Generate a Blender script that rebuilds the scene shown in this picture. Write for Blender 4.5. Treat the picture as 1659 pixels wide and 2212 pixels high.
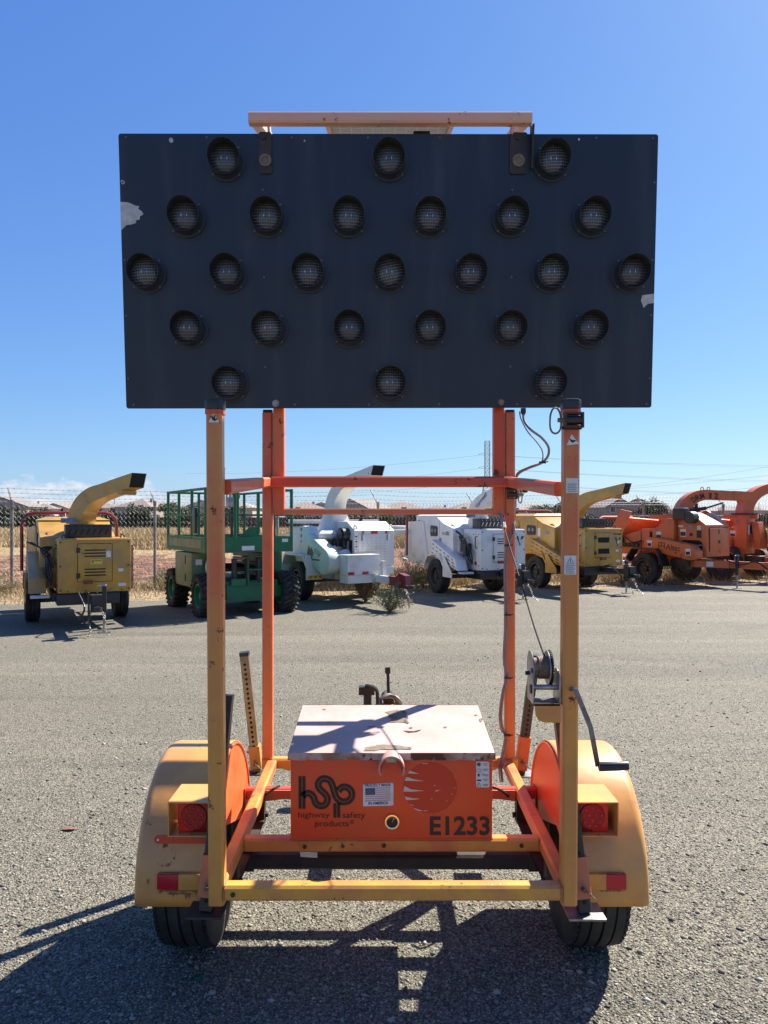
import bpy, bmesh, math, random
import numpy as np
from mathutils import Vector, Matrix, noise as mnoise

R = math.radians
scene = bpy.context.scene
for o in list(bpy.data.objects):
    bpy.data.objects.remove(o, do_unlink=True)
COL = scene.collection

# ------------------------------------------------------------------ camera
CAM_H = 1.70
cam_d = bpy.data.cameras.new('camera')
cam = bpy.data.objects.new('camera', cam_d)
COL.objects.link(cam)
cam.location = (0, 0, CAM_H)
cam.rotation_euler = (R(90), 0, 0)
cam_d.sensor_fit = 'AUTO'
cam_d.sensor_width = 36
cam_d.lens = 36 * 1600 / 2212
cam_d.shift_y = 12 / 2212
cam_d.clip_start = 0.05
cam_d.clip_end = 8000
scene.camera = cam

# ------------------------------------------------------------------ light
CLOUD_A, CLOUD_B = (5.3, 0.0, 0.0), (15.7, 25.2, 0.0)
SHX, SHY = -0.74, -0.70            # shadow offset on the ground per metre of height
sun_vec = Vector((-SHX, -SHY, 1)).normalized()
SUN_EL = math.asin(sun_vec.z)
SUN_AZ = math.atan2(sun_vec.x, sun_vec.y)      # clockwise from +Y
sun_d = bpy.data.lights.new('sun', 'SUN')
sun_d.energy = 5.0
sun_d.angle = R(0.53)
sun_d.color = (1.0, 0.95, 0.87)
sun = bpy.data.objects.new('sun', sun_d)
COL.objects.link(sun)
sun.rotation_euler = sun_vec.to_track_quat('Z', 'Y').to_euler()

EXPO = 1.32
SKY_S = 0.052
SKY_GAIN = 1 / (SKY_S * 2**EXPO)
world = bpy.data.worlds.new('World')
scene.world = world
world.use_nodes = True
wn, wl = world.node_tree.nodes, world.node_tree.links
wn.clear()
w_out = wn.new('ShaderNodeOutputWorld')
w_bg = wn.new('ShaderNodeBackground')
w_bg.inputs['Strength'].default_value = SKY_S
sky = wn.new('ShaderNodeTexSky')
sky.sky_type = 'NISHITA'
sky.sun_disc = False
sky.sun_elevation = SUN_EL
sky.sun_rotation = SUN_AZ
sky.altitude = 0
sky.air_density = 1.0
sky.dust_density = 0.4
sky.ozone_density = 3.0
# the photo's clear deep-blue rendering of the sky: one response curve per channel, for the whole sky
def wmath(op, a, b=None, clamp=False):
    n = wn.new('ShaderNodeMath'); n.operation = op; n.use_clamp = clamp
    for i, v in enumerate((a, b)):
        if v is None: continue
        if isinstance(v, (int, float)): n.inputs[i].default_value = v
        else: wl.new(v, n.inputs[i])
    return n.outputs[0]
srgb = wn.new('ShaderNodeSeparateColor'); wl.new(sky.outputs[0], srgb.inputs[0])
crgb = wn.new('ShaderNodeCombineColor')
for i, (gain, g) in enumerate(((0.60, 0.92), (0.77, 0.81), (1.01, 0.46))):
    v = wmath('POWER', wmath('MULTIPLY', srgb.outputs[i], 0.1339), g)
    wl.new(wmath('MULTIPLY', v, gain * SKY_GAIN), crgb.inputs[i])
# low cumulus bank along the horizon
tc = wn.new('ShaderNodeTexCoord')
sep = wn.new('ShaderNodeSeparateXYZ')
wl.new(tc.outputs['Generated'], sep.inputs[0])
def wnoise(scale, loc, detail, rough):
    mp = wn.new('ShaderNodeMapping')
    mp.inputs['Scale'].default_value = scale
    mp.inputs['Location'].default_value = loc
    wl.new(tc.outputs['Generated'], mp.inputs[0])
    n = wn.new('ShaderNodeTexNoise')
    n.inputs['Scale'].default_value = 1.0; n.inputs['Detail'].default_value = detail; n.inputs['Roughness'].default_value = rough
    wl.new(mp.outputs[0], n.inputs['Vector'])
    return n.outputs[0]
puff = wnoise((34, 34, 60), CLOUD_A, 9, 0.62)         # small billows
bank = wnoise((2.6, 2.6, 0.0), CLOUD_B, 2, 0.5)       # where banks stand, by heading
top = wmath('MINIMUM', wmath('MULTIPLY', wmath('SUBTRACT', bank, 0.45), 0.8), 0.048)      # height of the bank's top
over = wmath('DIVIDE', wmath('SUBTRACT', wmath('ADD', top, wmath('MULTIPLY', wmath('SUBTRACT', puff, 0.5), 0.075)), sep.outputs['Z']), 0.016)
body = wmath('MULTIPLY', over, 1.0, True)
lump = wmath('MULTIPLY', wmath('SUBTRACT', wnoise((30, 30, 75), CLOUD_A, 7, 0.6), 0.36), 4.0, True)
cm = wmath('MULTIPLY', body, wmath('ADD', wmath('MULTIPLY', lump, 0.80), 0.2), True)
mix = wn.new('ShaderNodeMixRGB')
wl.new(cm, mix.inputs[0])
wl.new(crgb.outputs[0], mix.inputs[1])
mix.inputs[2].default_value = (0.86*SKY_GAIN, 0.90*SKY_GAIN, 0.96*SKY_GAIN, 1)
wl.new(mix.outputs[0], w_bg.inputs['Color'])
wl.new(w_bg.outputs[0], w_out.inputs['Surface'])

vs = scene.view_settings
vs.view_transform = 'Standard'
vs.look = 'None'
vs.exposure = EXPO
vs.gamma = 1.0
vs.use_curve_mapping = False
scene.cycles.max_bounces = 5
scene.cycles.diffuse_bounces = 2
scene.cycles.glossy_bounces = 2
scene.cycles.transparent_max_bounces = 6
scene.cycles.use_denoising = True

# ------------------------------------------------------------------ helpers
def at(px, py, Y):
    """photo position (on a 1659x2212 copy) at a known distance -> world point"""
    return Vector(((px - 830) / 1600 * Y, Y, CAM_H - (py - 1118) / 1600 * Y))

def gnd(px, py):
    Y = 1600 * CAM_H / (py - 1118)
    return Vector(((px - 830) / 1600 * Y, Y, 0))

Z = Vector((0, 0, 1))

class MB:
    def __init__(self, off=(0, 0, 0)):
        self.v, self.f, self.off = [], [], Vector(off)
    def add(self, vs, fs):
        n = len(self.v)
        self.v += [Vector(p) for p in vs]
        self.f += [tuple(i + n for i in q) for q in fs]
        return self
    def box(self, x0, x1, y0, y1, z0, z1):
        return self.add([(x0,y0,z0),(x1,y0,z0),(x1,y1,z0),(x0,y1,z0),(x0,y0,z1),(x1,y0,z1),(x1,y1,z1),(x0,y1,z1)],
                 [(0,3,2,1),(4,5,6,7),(0,1,5,4),(1,2,6,5),(2,3,7,6),(3,0,4,7)])
    def hexa(self, p):      # 8 points, bottom ring then top ring
        return self.add(p, [(0,3,2,1),(4,5,6,7),(0,1,5,4),(1,2,6,5),(2,3,7,6),(3,0,4,7)])
    def beam(self, p0, p1, w, h=None, up=Z, ch=0.16):
        p0, p1 = Vector(p0), Vector(p1); h = h or w
        d = (p1 - p0).normalized(); up = Vector(up)
        if abs(d.dot(up)) > 0.98: up = Vector((0, 1, 0))
        s = d.cross(up).normalized(); u = s.cross(d).normalized()
        a, b, c = w / 2, h / 2, min(w, h) * ch
        ring = [(-a+c,-b),(a-c,-b),(a,-b+c),(a,b-c),(a-c,b),(-a+c,b),(-a,b-c),(-a,-b+c)]
        vs = [p0 + s*x + u*y for x, y in ring] + [p1 + s*x + u*y for x, y in ring]
        fs = [(i, (i+1) % 8, 8 + (i+1) % 8, 8 + i) for i in range(8)]
        return self.add(vs, fs + [tuple(range(7, -1, -1)), tuple(range(8, 16))])
    def cyl(self, p0, p1, r0, r1=None, n=16, caps=True):
        p0, p1 = Vector(p0), Vector(p1); r1 = r0 if r1 is None else r1
        d = (p1 - p0).normalized()
        up = Z if abs(d.z) < 0.95 else Vector((1, 0, 0))
        s = d.cross(up).normalized(); u = s.cross(d)
        vs = []
        for p, r in ((p0, r0), (p1, r1)):
            vs += [p + (s*math.cos(2*math.pi*i/n) + u*math.sin(2*math.pi*i/n)) * r for i in range(n)]
        fs = [(i, (i+1) % n, n + (i+1) % n, n + i) for i in range(n)]
        if caps: fs += [tuple(range(n-1, -1, -1)), tuple(range(n, 2*n))]
        return self.add(vs, fs)
    def pipe(self, p0, p1, ro, ri, n=24):
        p0, p1 = Vector(p0), Vector(p1)
        d = (p1 - p0).normalized()
        up = Z if abs(d.z) < 0.95 else Vector((1, 0, 0))
        s = d.cross(up).normalized(); u = s.cross(d)
        vs = []
        for p, r in ((p0, ro), (p1, ro), (p1, ri), (p0, ri)):
            vs += [p + (s*math.cos(2*math.pi*i/n) + u*math.sin(2*math.pi*i/n)) * r for i in range(n)]
        fs = []
        for k in range(4):
            a, b = k*n, ((k+1) % 4)*n
            fs += [(a+i, a+(i+1) % n, b+(i+1) % n, b+i) for i in range(n)]
        return self.add(vs, fs)
    def path(self, pts, r, n=6, closed=False):
        pts = [Vector(p) for p in pts]; m = len(pts); vs = []
        up0 = Vector((0.31, 0.2, 0.93))
        for i, p in enumerate(pts):
            if closed: d = pts[(i+1) % m] - pts[i-1]
            else: d = pts[min(i+1, m-1)] - pts[max(i-1, 0)]
            d.normalize()
            s = d.cross(up0)
            if s.length < 1e-3: s = d.cross(Vector((1, 0, 0)))
            s.normalize(); u = s.cross(d)
            vs += [p + (s*math.cos(2*math.pi*k/n) + u*math.sin(2*math.pi*k/n)) * r for k in range(n)]
        fs = []
        for i in range(m if closed else m-1):
            a, b = i*n, ((i+1) % m)*n
            fs += [(a+k, a+(k+1) % n, b+(k+1) % n, b+k) for k in range(n)]
        if not closed: fs += [tuple(range(n-1, -1, -1)), tuple(range((m-1)*n, m*n))]
        return self.add(vs, fs)
    def prism(self, pts, vec):
        pts = [Vector(p) for p in pts]; vec = Vector(vec); n = len(pts)
        fs = [(i, (i+1) % n, n + (i+1) % n, n + i) for i in range(n)]
        return self.add(pts + [p + vec for p in pts], fs + [tuple(range(n-1, -1, -1)), tuple(range(n, 2*n))])
    def poly(self, pts):
        return self.add(pts, [tuple(range(len(pts)))])
    def lathe_x(self, c, prof, n=40):
        """prof: (x, r) pairs revolved about the X axis through c, closed profile"""
        c = Vector(c); m = len(prof); vs = []
        for i in range(n):
            t = 2*math.pi*i/n
            vs += [c + Vector((x, r*math.cos(t), r*math.sin(t))) for x, r in prof]
        fs = []
        for i in range(n):
            a, b = i*m, ((i+1) % n)*m
            fs += [(a+k, a+(k+1) % m, b+(k+1) % m, b+k) for k in range(m)]
        return self.add(vs, fs)
    def ball(self, c, rx, ry, rz, nu=12, nv=8):
        c = Vector(c); vs = [c + Vector((0, 0, -rz))]
        for j in range(1, nv):
            ph = -math.pi/2 + math.pi*j/nv
            vs += [c + Vector((rx*math.cos(ph)*math.cos(2*math.pi*i/nu), ry*math.cos(ph)*math.sin(2*math.pi*i/nu), rz*math.sin(ph))) for i in range(nu)]
        vs.append(c + Vector((0, 0, rz)))
        fs = [(0, 1+(i+1) % nu, 1+i) for i in range(nu)]
        for j in range(nv-2):
            a, b = 1+j*nu, 1+(j+1)*nu
            fs += [(a+i, a+(i+1) % nu, b+(i+1) % nu, b+i) for i in range(nu)]
        t = len(vs)-1; a = 1+(nv-2)*nu
        fs += [(a+i, a+(i+1) % nu, t) for i in range(nu)]
        return self.add(vs, fs)
    def mesh(self, name, bevel=0, smooth=35, seg=2):
        me = bpy.data.meshes.new(name)
        o = self.off
        me.from_pydata([tuple(p - o) for p in self.v], [], self.f)
        bm = bmesh.new(); bm.from_mesh(me)
        bmesh.ops.recalc_face_normals(bm, faces=bm.faces)
        if bevel:
            es = [e for e in bm.edges if len(e.link_faces) == 2 and e.calc_face_angle(0) > R(28)]
            bmesh.ops.bevel(bm, geom=es, offset=bevel, segments=seg, affect='EDGES', profile=0.6, clamp_overlap=True)
        bm.to_mesh(me); bm.free()
        if smooth:
            me.polygons.foreach_set('use_smooth', [True]*len(me.polygons))
            me.set_sharp_from_angle(angle=R(smooth))
        return me
    def build(self, name, m, parent=None, bevel=0, smooth=35, loc=None, rot=None, seg=2):
        me = self.mesh(name, bevel, smooth, seg)
        me.materials.append(m)
        return link(name, me, parent, loc, rot)

def link(name, me, parent=None, loc=None, rot=None):
    o = bpy.data.objects.new(name, me)
    COL.objects.link(o)
    if parent: o.parent = parent
    if loc is not None: o.location = loc
    if rot is not None: o.rotation_euler = rot
    return o

def tag(o, label, cat, group=None, kind=None):
    if label: o['label'] = label
    if cat: o['category'] = cat
    if group: o['group'] = group
    if kind: o['kind'] = kind
    return o

def empty(name, loc, rz=0):
    o = bpy.data.objects.new(name, None)
    COL.objects.link(o)
    o.empty_display_size = 0.2
    o.location = loc
    o.rotation_euler = (0, 0, rz)
    return o

def copy_tree(o, parent=None):
    c = o.copy(); COL.objects.link(c); c.parent = parent
    for ch in list(o.children): copy_tree(ch, c)
    return c

def catmull(pts, k=8, closed=False):
    pts = [Vector(p) for p in pts]; n = len(pts); out = []
    for i in range(n if closed else n-1):
        if closed: p0, p1, p2, p3 = pts[i-1], pts[i], pts[(i+1) % n], pts[(i+2) % n]
        else: p0, p1, p2, p3 = pts[max(i-1, 0)], pts[i], pts[i+1], pts[min(i+2, n-1)]
        for j in range(k):
            t = j/k
            out.append(0.5*((2*p1) + (p2-p0)*t + (2*p0-5*p1+4*p2-p3)*t*t + (3*p1-p0-3*p2+p3)*t**3))
    if not closed: out.append(pts[-1])
    return out

# ------------------------------------------------------------------ materials
def mat(name, col, rough=0.5, metal=0.0, col2=None, vscale=4.0, vcon=(0.35, 0.65), rust=0.0, rscale=9.0,
        rustcol=(0.11, 0.045, 0.02), bump=0.0, bscale=60.0, spec=0.5, zmix=None, coat=0.0, stretch=(1, 1, 1), trans=0.0):
    m = bpy.data.materials.new(name)
    m.use_nodes = True
    nt = m.node_tree; N, L = nt.nodes, nt.links
    b = N['Principled BSDF']
    b.inputs['Base Color'].default_value = (*col, 1)
    b.inputs['Roughness'].default_value = rough
    b.inputs['Metallic'].default_value = metal
    b.inputs['Specular IOR Level'].default_value = spec
    b.inputs['Coat Weight'].default_value = coat
    if trans: b.inputs['Transmission Weight'].default_value = trans
    tcn = N.new('ShaderNodeTexCoord')
    vec = tcn.outputs['Object']
    if stretch != (1, 1, 1):
        mpn = N.new('ShaderNodeMapping'); mpn.inputs['Scale'].default_value = stretch
        L.new(vec, mpn.inputs[0]); vec = mpn.outputs[0]
    cur = None
    def noise(scale, detail=6, rgh=0.6, v=None):
        n = N.new('ShaderNodeTexNoise'); n.inputs['Scale'].default_value = scale
        n.inputs['Detail'].default_value = detail; n.inputs['Roughness'].default_value = rgh
        L.new(v or vec, n.inputs['Vector']); return n.outputs[0]
    def ramp(src, a, c):
        r = N.new('ShaderNodeMapRange'); r.inputs[1].default_value = a; r.inputs[2].default_value = c
        r.interpolation_type = 'SMOOTHSTEP'
        L.new(src, r.inputs[0]); return r.outputs[0]
    def mixc(f, a, c):
        x = N.new('ShaderNodeMixRGB')
        L.new(f, x.inputs[0])
        if isinstance(a, tuple): x.inputs[1].default_value = (*a, 1)
        else: L.new(a, x.inputs[1])
        if isinstance(c, tuple): x.inputs[2].default_value = (*c, 1)
        else: L.new(c, x.inputs[2])
        return x.outputs[0]
    base = col
    if zmix:      # paint faded unevenly along the height: (z0, z1, colour at the top)
        sp = N.new('ShaderNodeSeparateXYZ'); L.new(tcn.outputs['Object'], sp.inputs[0])
        nz = N.new('ShaderNodeMath'); nz.operation = 'MULTIPLY_ADD'
        L.new(noise(2.5, 3), nz.inputs[0]); nz.inputs[1].default_value = 0.7; L.new(sp.outputs[2], nz.inputs[2])
        base = mixc(ramp(nz.outputs[0], zmix[0]+0.35, zmix[1]+0.35), col, zmix[2])
    if col2:
        base = mixc(ramp(noise(vscale), vcon[0], vcon[1]), base, col2)
    if rust > 0:
        rn = noise(rscale, 9, 0.7)
        big = noise(rscale*0.22, 3, 0.5)
        ad = N.new('ShaderNodeMath'); ad.operation = 'MULTIPLY_ADD'
        L.new(big, ad.inputs[0]); ad.inputs[1].default_value = 0.8; L.new(rn, ad.inputs[2])
        fr = ramp(ad.outputs[0], 1.16 - rust, 1.20 - rust)
        base = mixc(fr, base, rustcol)
        rr = N.new('ShaderNodeMix'); L.new(fr, rr.inputs[0]); rr.inputs[2].default_value = rough; rr.inputs[3].default_value = 0.9
        L.new(rr.outputs[0], b.inputs['Roughness'])
    if not isinstance(base, tuple): L.new(base, b.inputs['Base Color'])
    if bump:
        bn = N.new('ShaderNodeBump'); bn.inputs['Strength'].default_value = bump; bn.inputs['Distance'].default_value = 0.01
        L.new(noise(bscale, 5), bn.inputs['Height']); L.new(bn.outputs[0], b.inputs['Normal'])
    return m

M = {}
# trailer paint
M['post'] = mat('faded_orange_paint', (0.64, 0.285, 0.055), 0.45, col2=(0.56, 0.225, 0.055), vscale=6, rust=0.055, rscale=42,
                zmix=(1.0, 1.75, (0.60, 0.115, 0.042)), bump=0.08, bscale=40, coat=0.1)
M['rearpost'] = mat('reddish_orange_paint', (0.66, 0.205, 0.045), 0.45, col2=(0.58, 0.15, 0.045), vscale=5, rust=0.06, rscale=40,
                zmix=(0.9, 1.5, (0.58, 0.085, 0.035)), bump=0.08, bscale=40, coat=0.1)
M['frame'] = mat('orange_yellow_paint', (0.70, 0.33, 0.048), 0.45, col2=(0.58, 0.235, 0.06), vscale=7, rust=0.065, rscale=36, bump=0.05, coat=0.15)
M['rail'] = mat('orange_rail_paint', (0.70, 0.27, 0.045), 0.45, col2=(0.58, 0.14, 0.04), vscale=5, rust=0.065, rscale=36, bump=0.05)
M['mast'] = mat('red_orange_mast_paint', (0.64, 0.14, 0.035), 0.45, col2=(0.56, 0.07, 0.022), vscale=3, rust=0.10, rscale=16, bump=0.08)
M['redpaint'] = mat('red_orange_paint', (0.62, 0.062, 0.022), 0.42, col2=(0.52, 0.085, 0.04), vscale=3.5, rust=0.09, rscale=16, bump=0.06)
M['fender'] = mat('fender_orange_paint', (0.70, 0.33, 0.075), 0.38, col2=(0.58, 0.265, 0.08), vscale=5, rust=0.055, rscale=24,
                  rustcol=(0.18, 0.07, 0.02), bump=0.16, bscale=7, coat=0.15)
M['fender_in'] = mat('fender_side_red_orange', (0.74, 0.10, 0.02), 0.4, col2=(0.70, 0.16, 0.04), vscale=3, bump=0.03)
M['salmon'] = mat('salmon_faded_orange', (0.56, 0.15, 0.06), 0.5, col2=(0.50, 0.20, 0.10), vscale=5, rust=0.05, bump=0.05)
M['boxred'] = mat('box_red_orange', (0.80, 0.066, 0.010), 0.42, col2=(0.68, 0.085, 0.02), vscale=4, rust=0.0, rscale=20, bump=0.10, bscale=5, coat=0.1)
M['lid'] = mat('bleached_pink_lid', (0.52, 0.355, 0.315), 0.65, col2=(0.45, 0.29, 0.235), vscale=3.5, rust=0.05, rscale=9,
               rustcol=(0.32, 0.15, 0.07), bump=0.08, bscale=30)
M['lid_edge'] = mat('rusted_lid_edge', (0.52, 0.36, 0.27), 0.7, col2=(0.28, 0.13, 0.06), vscale=14, rust=0.22, rscale=18, bump=0.3)
M['bare'] = mat('bare_weathered_metal', (0.16, 0.125, 0.09), 0.85, col2=(0.24, 0.18, 0.115), vscale=40, rust=0.12, rscale=50, bump=0.4, bscale=120)
M['board'] = mat('matte_black_sheet', (0.015, 0.021, 0.034), 0.40, col2=(0.040, 0.046, 0.056), vscale=7, vcon=(0.45, 0.85), bump=0.05, bscale=12, spec=0.4, stretch=(1, 1, 0.10))
M['blackplastic'] = mat('black_plastic', (0.012, 0.014, 0.018), 0.42, col2=(0.02, 0.022, 0.026), vscale=20)
M['blackmetal'] = mat('black_metal', (0.014, 0.015, 0.018), 0.45, col2=(0.03, 0.027, 0.025), vscale=8, bump=0.1)
M['blackrust'] = mat('dirty_black_steel', (0.02, 0.018, 0.017), 0.6, col2=(0.05, 0.03, 0.02), vscale=10, rust=0.1, bump=0.15)
M['alu'] = mat('bare_aluminium', (0.56, 0.55, 0.51), 0.6, col2=(0.42, 0.41, 0.38), vscale=25, bump=0.1)
M['zinc'] = mat('zinc_plated_steel', (0.42, 0.41, 0.39), 0.38, metal=0.8, col2=(0.25, 0.23, 0.21), vscale=12, rust=0.05, bump=0.1)
M['rusty'] = mat('rusty_steel', (0.16, 0.09, 0.06), 0.75, metal=0.2, col2=(0.30, 0.24, 0.2), vscale=18, bump=0.25)
M['galv'] = mat('galvanized_steel', (0.50, 0.48, 0.45), 0.55, metal=0.1, col2=(0.30, 0.27, 0.24), vscale=6, bump=0.05)
M['perf'] = mat('perforated_zinc_tube', (0.30, 0.28, 0.20), 0.45, metal=0.55, col2=(0.20, 0.18, 0.11), vscale=10, bump=0.05)
M['rubber'] = mat('tyre_rubber', (0.022, 0.021, 0.02), 0.75, col2=(0.05, 0.047, 0.042), vscale=6, bump=0.25, bscale=90, spec=0.3)
M['rim'] = mat('dark_wheel_rim', (0.03, 0.03, 0.032), 0.5, metal=0.2, col2=(0.06, 0.055, 0.05), vscale=10)
M['sticker'] = mat('white_sticker', (0.72, 0.71, 0.68), 0.5, col2=(0.62, 0.60, 0.56), vscale=30)
M['ink'] = mat('black_print', (0.008, 0.007, 0.008), 0.45)
M['inkbrown'] = mat('dark_brown_print', (0.030, 0.013, 0.010), 0.5)
M['inkgrey'] = mat('grey_print', (0.22, 0.22, 0.21), 0.6)
M['inkred'] = mat('faded_red_print', (0.55, 0.30, 0.30), 0.6)
M['inkblue'] = mat('navy_print', (0.02, 0.03, 0.11), 0.6)
M['globe'] = mat('globe_red_print', (0.56, 0.035, 0.008), 0.4)
M['pale'] = mat('pale_worn_print', (0.62, 0.55, 0.47), 0.6)
M['chrome'] = mat('chrome_ring', (0.7, 0.7, 0.7), 0.15, metal=1.0)
M['dark'] = mat('very_dark_opening', (0.004, 0.004, 0.005), 0.8)
M['redlens'] = mat('red_lamp_lens', (0.85, 0.045, 0.020), 0.25, col2=(0.70, 0.02, 0.012), vscale=20, coat=0.2, spec=0.3)  # lens red brightened in the colour, as if sunlight came through it
M['redlensdark'] = mat('dark_red_lamp_lens', (0.34, 0.006, 0.010), 0.25, coat=0.2, spec=0.3)
M['reflector'] = mat('red_reflector', (0.50, 0.006, 0.020), 0.3, coat=0.2)
M['cable'] = mat('grey_brown_cable', (0.27, 0.21, 0.185), 0.5, col2=(0.19, 0.15, 0.13), vscale=20)
M['darkcable'] = mat('dark_wire_rope', (0.018, 0.014, 0.012), 0.75, spec=0.2)
M['hood'] = mat('matte_hood_plastic', (0.018, 0.024, 0.036), 0.55, col2=(0.026, 0.032, 0.042), vscale=15)
M['pinkbar'] = mat('sun_bleached_pink_bar', (0.70, 0.36, 0.27), 0.5, col2=(0.66, 0.40, 0.28), vscale=7, rust=0.045, rscale=26, bump=0.08)
M['backsheet'] = mat('solar_backsheet', (0.46, 0.42, 0.40), 0.45)
M['grid'] = mat('pale_cell_gap', (0.75, 0.72, 0.70), 0.5)
# machines
M['yellow'] = mat('machine_yellow', (0.52, 0.27, 0.032), 0.42, col2=(0.38, 0.215, 0.05), vscale=3.5, rust=0.05, rscale=7, bump=0.02, coat=0.2)
M['white'] = mat('machine_white', (0.70, 0.675, 0.62), 0.4, col2=(0.54, 0.51, 0.45), vscale=3.0, vcon=(0.45, 0.8), rust=0.03, rscale=7, bump=0.02, coat=0.2)
M['palegreenwhite'] = mat('greenish_white_paint', (0.62, 0.66, 0.57), 0.4, col2=(0.52, 0.57, 0.49), vscale=2.5, coat=0.2)
M['orange'] = mat('machine_orange', (0.58, 0.125, 0.028), 0.5, col2=(0.40, 0.11, 0.045), vscale=3.5, vcon=(0.45, 0.75), rust=0.06, rscale=8, bump=0.02, coat=0.2)
M['green'] = mat('machine_green', (0.003, 0.135, 0.050), 0.55, col2=(0.012, 0.10, 0.042), vscale=3, bump=0.03, coat=0.0)
M['dustygreen'] = mat('dusty_green_panel', (0.05, 0.17, 0.075), 0.5, col2=(0.17, 0.19, 0.09), vscale=2.2, bump=0.03)
M['rimgreen'] = mat('green_wheel_rim', (0.006, 0.20, 0.085), 0.45)
M['darkred'] = mat('dark_red_bar', (0.22, 0.012, 0.018), 0.35, col2=(0.18, 0.02, 0.02), vscale=6, coat=0.3)
M['deckgrey'] = mat('deck_steel', (0.25, 0.24, 0.22), 0.6, col2=(0.16, 0.15, 0.14), vscale=8)
M['hazy'] = mat('chevron_yellow', (0.65, 0.48, 0.06), 0.5)
M['logogreen'] = mat('logo_dark_green', (0.012, 0.05, 0.03), 0.4)
M['glass'] = mat('dark_window_glass', (0.03, 0.035, 0.045), 0.15)
M['chain'] = mat('chain_steel', (0.14, 0.12, 0.10), 0.5, metal=0.6, col2=(0.3, 0.28, 0.25), vscale=30)
M['stain'] = mat('rust_stained_paint', (0.36, 0.17, 0.05), 0.7, col2=(0.24, 0.10, 0.035), vscale=60)
M['screwhead'] = mat('dull_screw', (0.13, 0.13, 0.13), 0.5, metal=0.5)
M['weld'] = mat('painted_weld', (0.50, 0.20, 0.045), 0.5, col2=(0.30, 0.12, 0.04), vscale=60, bump=0.3)
M['hose'] = mat('black_hose', (0.012, 0.012, 0.013), 0.45)

def ribbon(pts, w):
    """flat strip along a 2-D path -> (verts2d, faces)"""
    n = len(pts); vs, fs = [], []
    for i, p in enumerate(pts):
        d = (pts[min(i+1, n-1)] - pts[max(i-1, 0)]).normalized()
        q = Vector((-d.y, d.x, 0))
        vs += [p + q*w/2, p - q*w/2]
    for i in range(n-1): fs.append((2*i, 2*i+1, 2*i+3, 2*i+2))
    return vs, fs

def text(body, m, parent, origin, xdir, ydir, w, h, name='lettering', bold=0.0, off=(0, 0, 0), depth=0.0015):
    """flat lettering fitted into a w x h rectangle whose lower left corner is origin"""
    cu = bpy.data.curves.new('lettering', 'FONT')
    cu.body = body; cu.size = 1.0; cu.offset = bold; cu.resolution_u = 4
    to = bpy.data.objects.new('lettering_tmp', cu)
    COL.objects.link(to)
    bpy.context.view_layer.update()
    dg = bpy.context.evaluated_depsgraph_get()
    me = bpy.data.meshes.new_from_object(to.evaluated_get(dg))
    bpy.data.objects.remove(to, do_unlink=True)
    co = np.empty(len(me.vertices)*3); me.vertices.foreach_get('co', co); co = co.reshape(-1, 3)
    mn, mx = co.min(0), co.max(0)
    xd, yd = Vector(xdir).normalized(), Vector(ydir).normalized()
    nd = xd.cross(yd).normalized()
    u = (co[:, 0]-mn[0])/max(mx[0]-mn[0], 1e-6)*w; v = (co[:, 1]-mn[1])/max(mx[1]-mn[1], 1e-6)*h
    org = np.array(Vector(origin) - Vector(off) + nd*depth)
    P = org + u[:, None]*np.array(xd) + v[:, None]*np.array(yd)
    me.vertices.foreach_set('co', P.ravel()); me.update()
    me.materials.clear(); me.materials.append(m)
    return link(name, me, parent)
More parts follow.
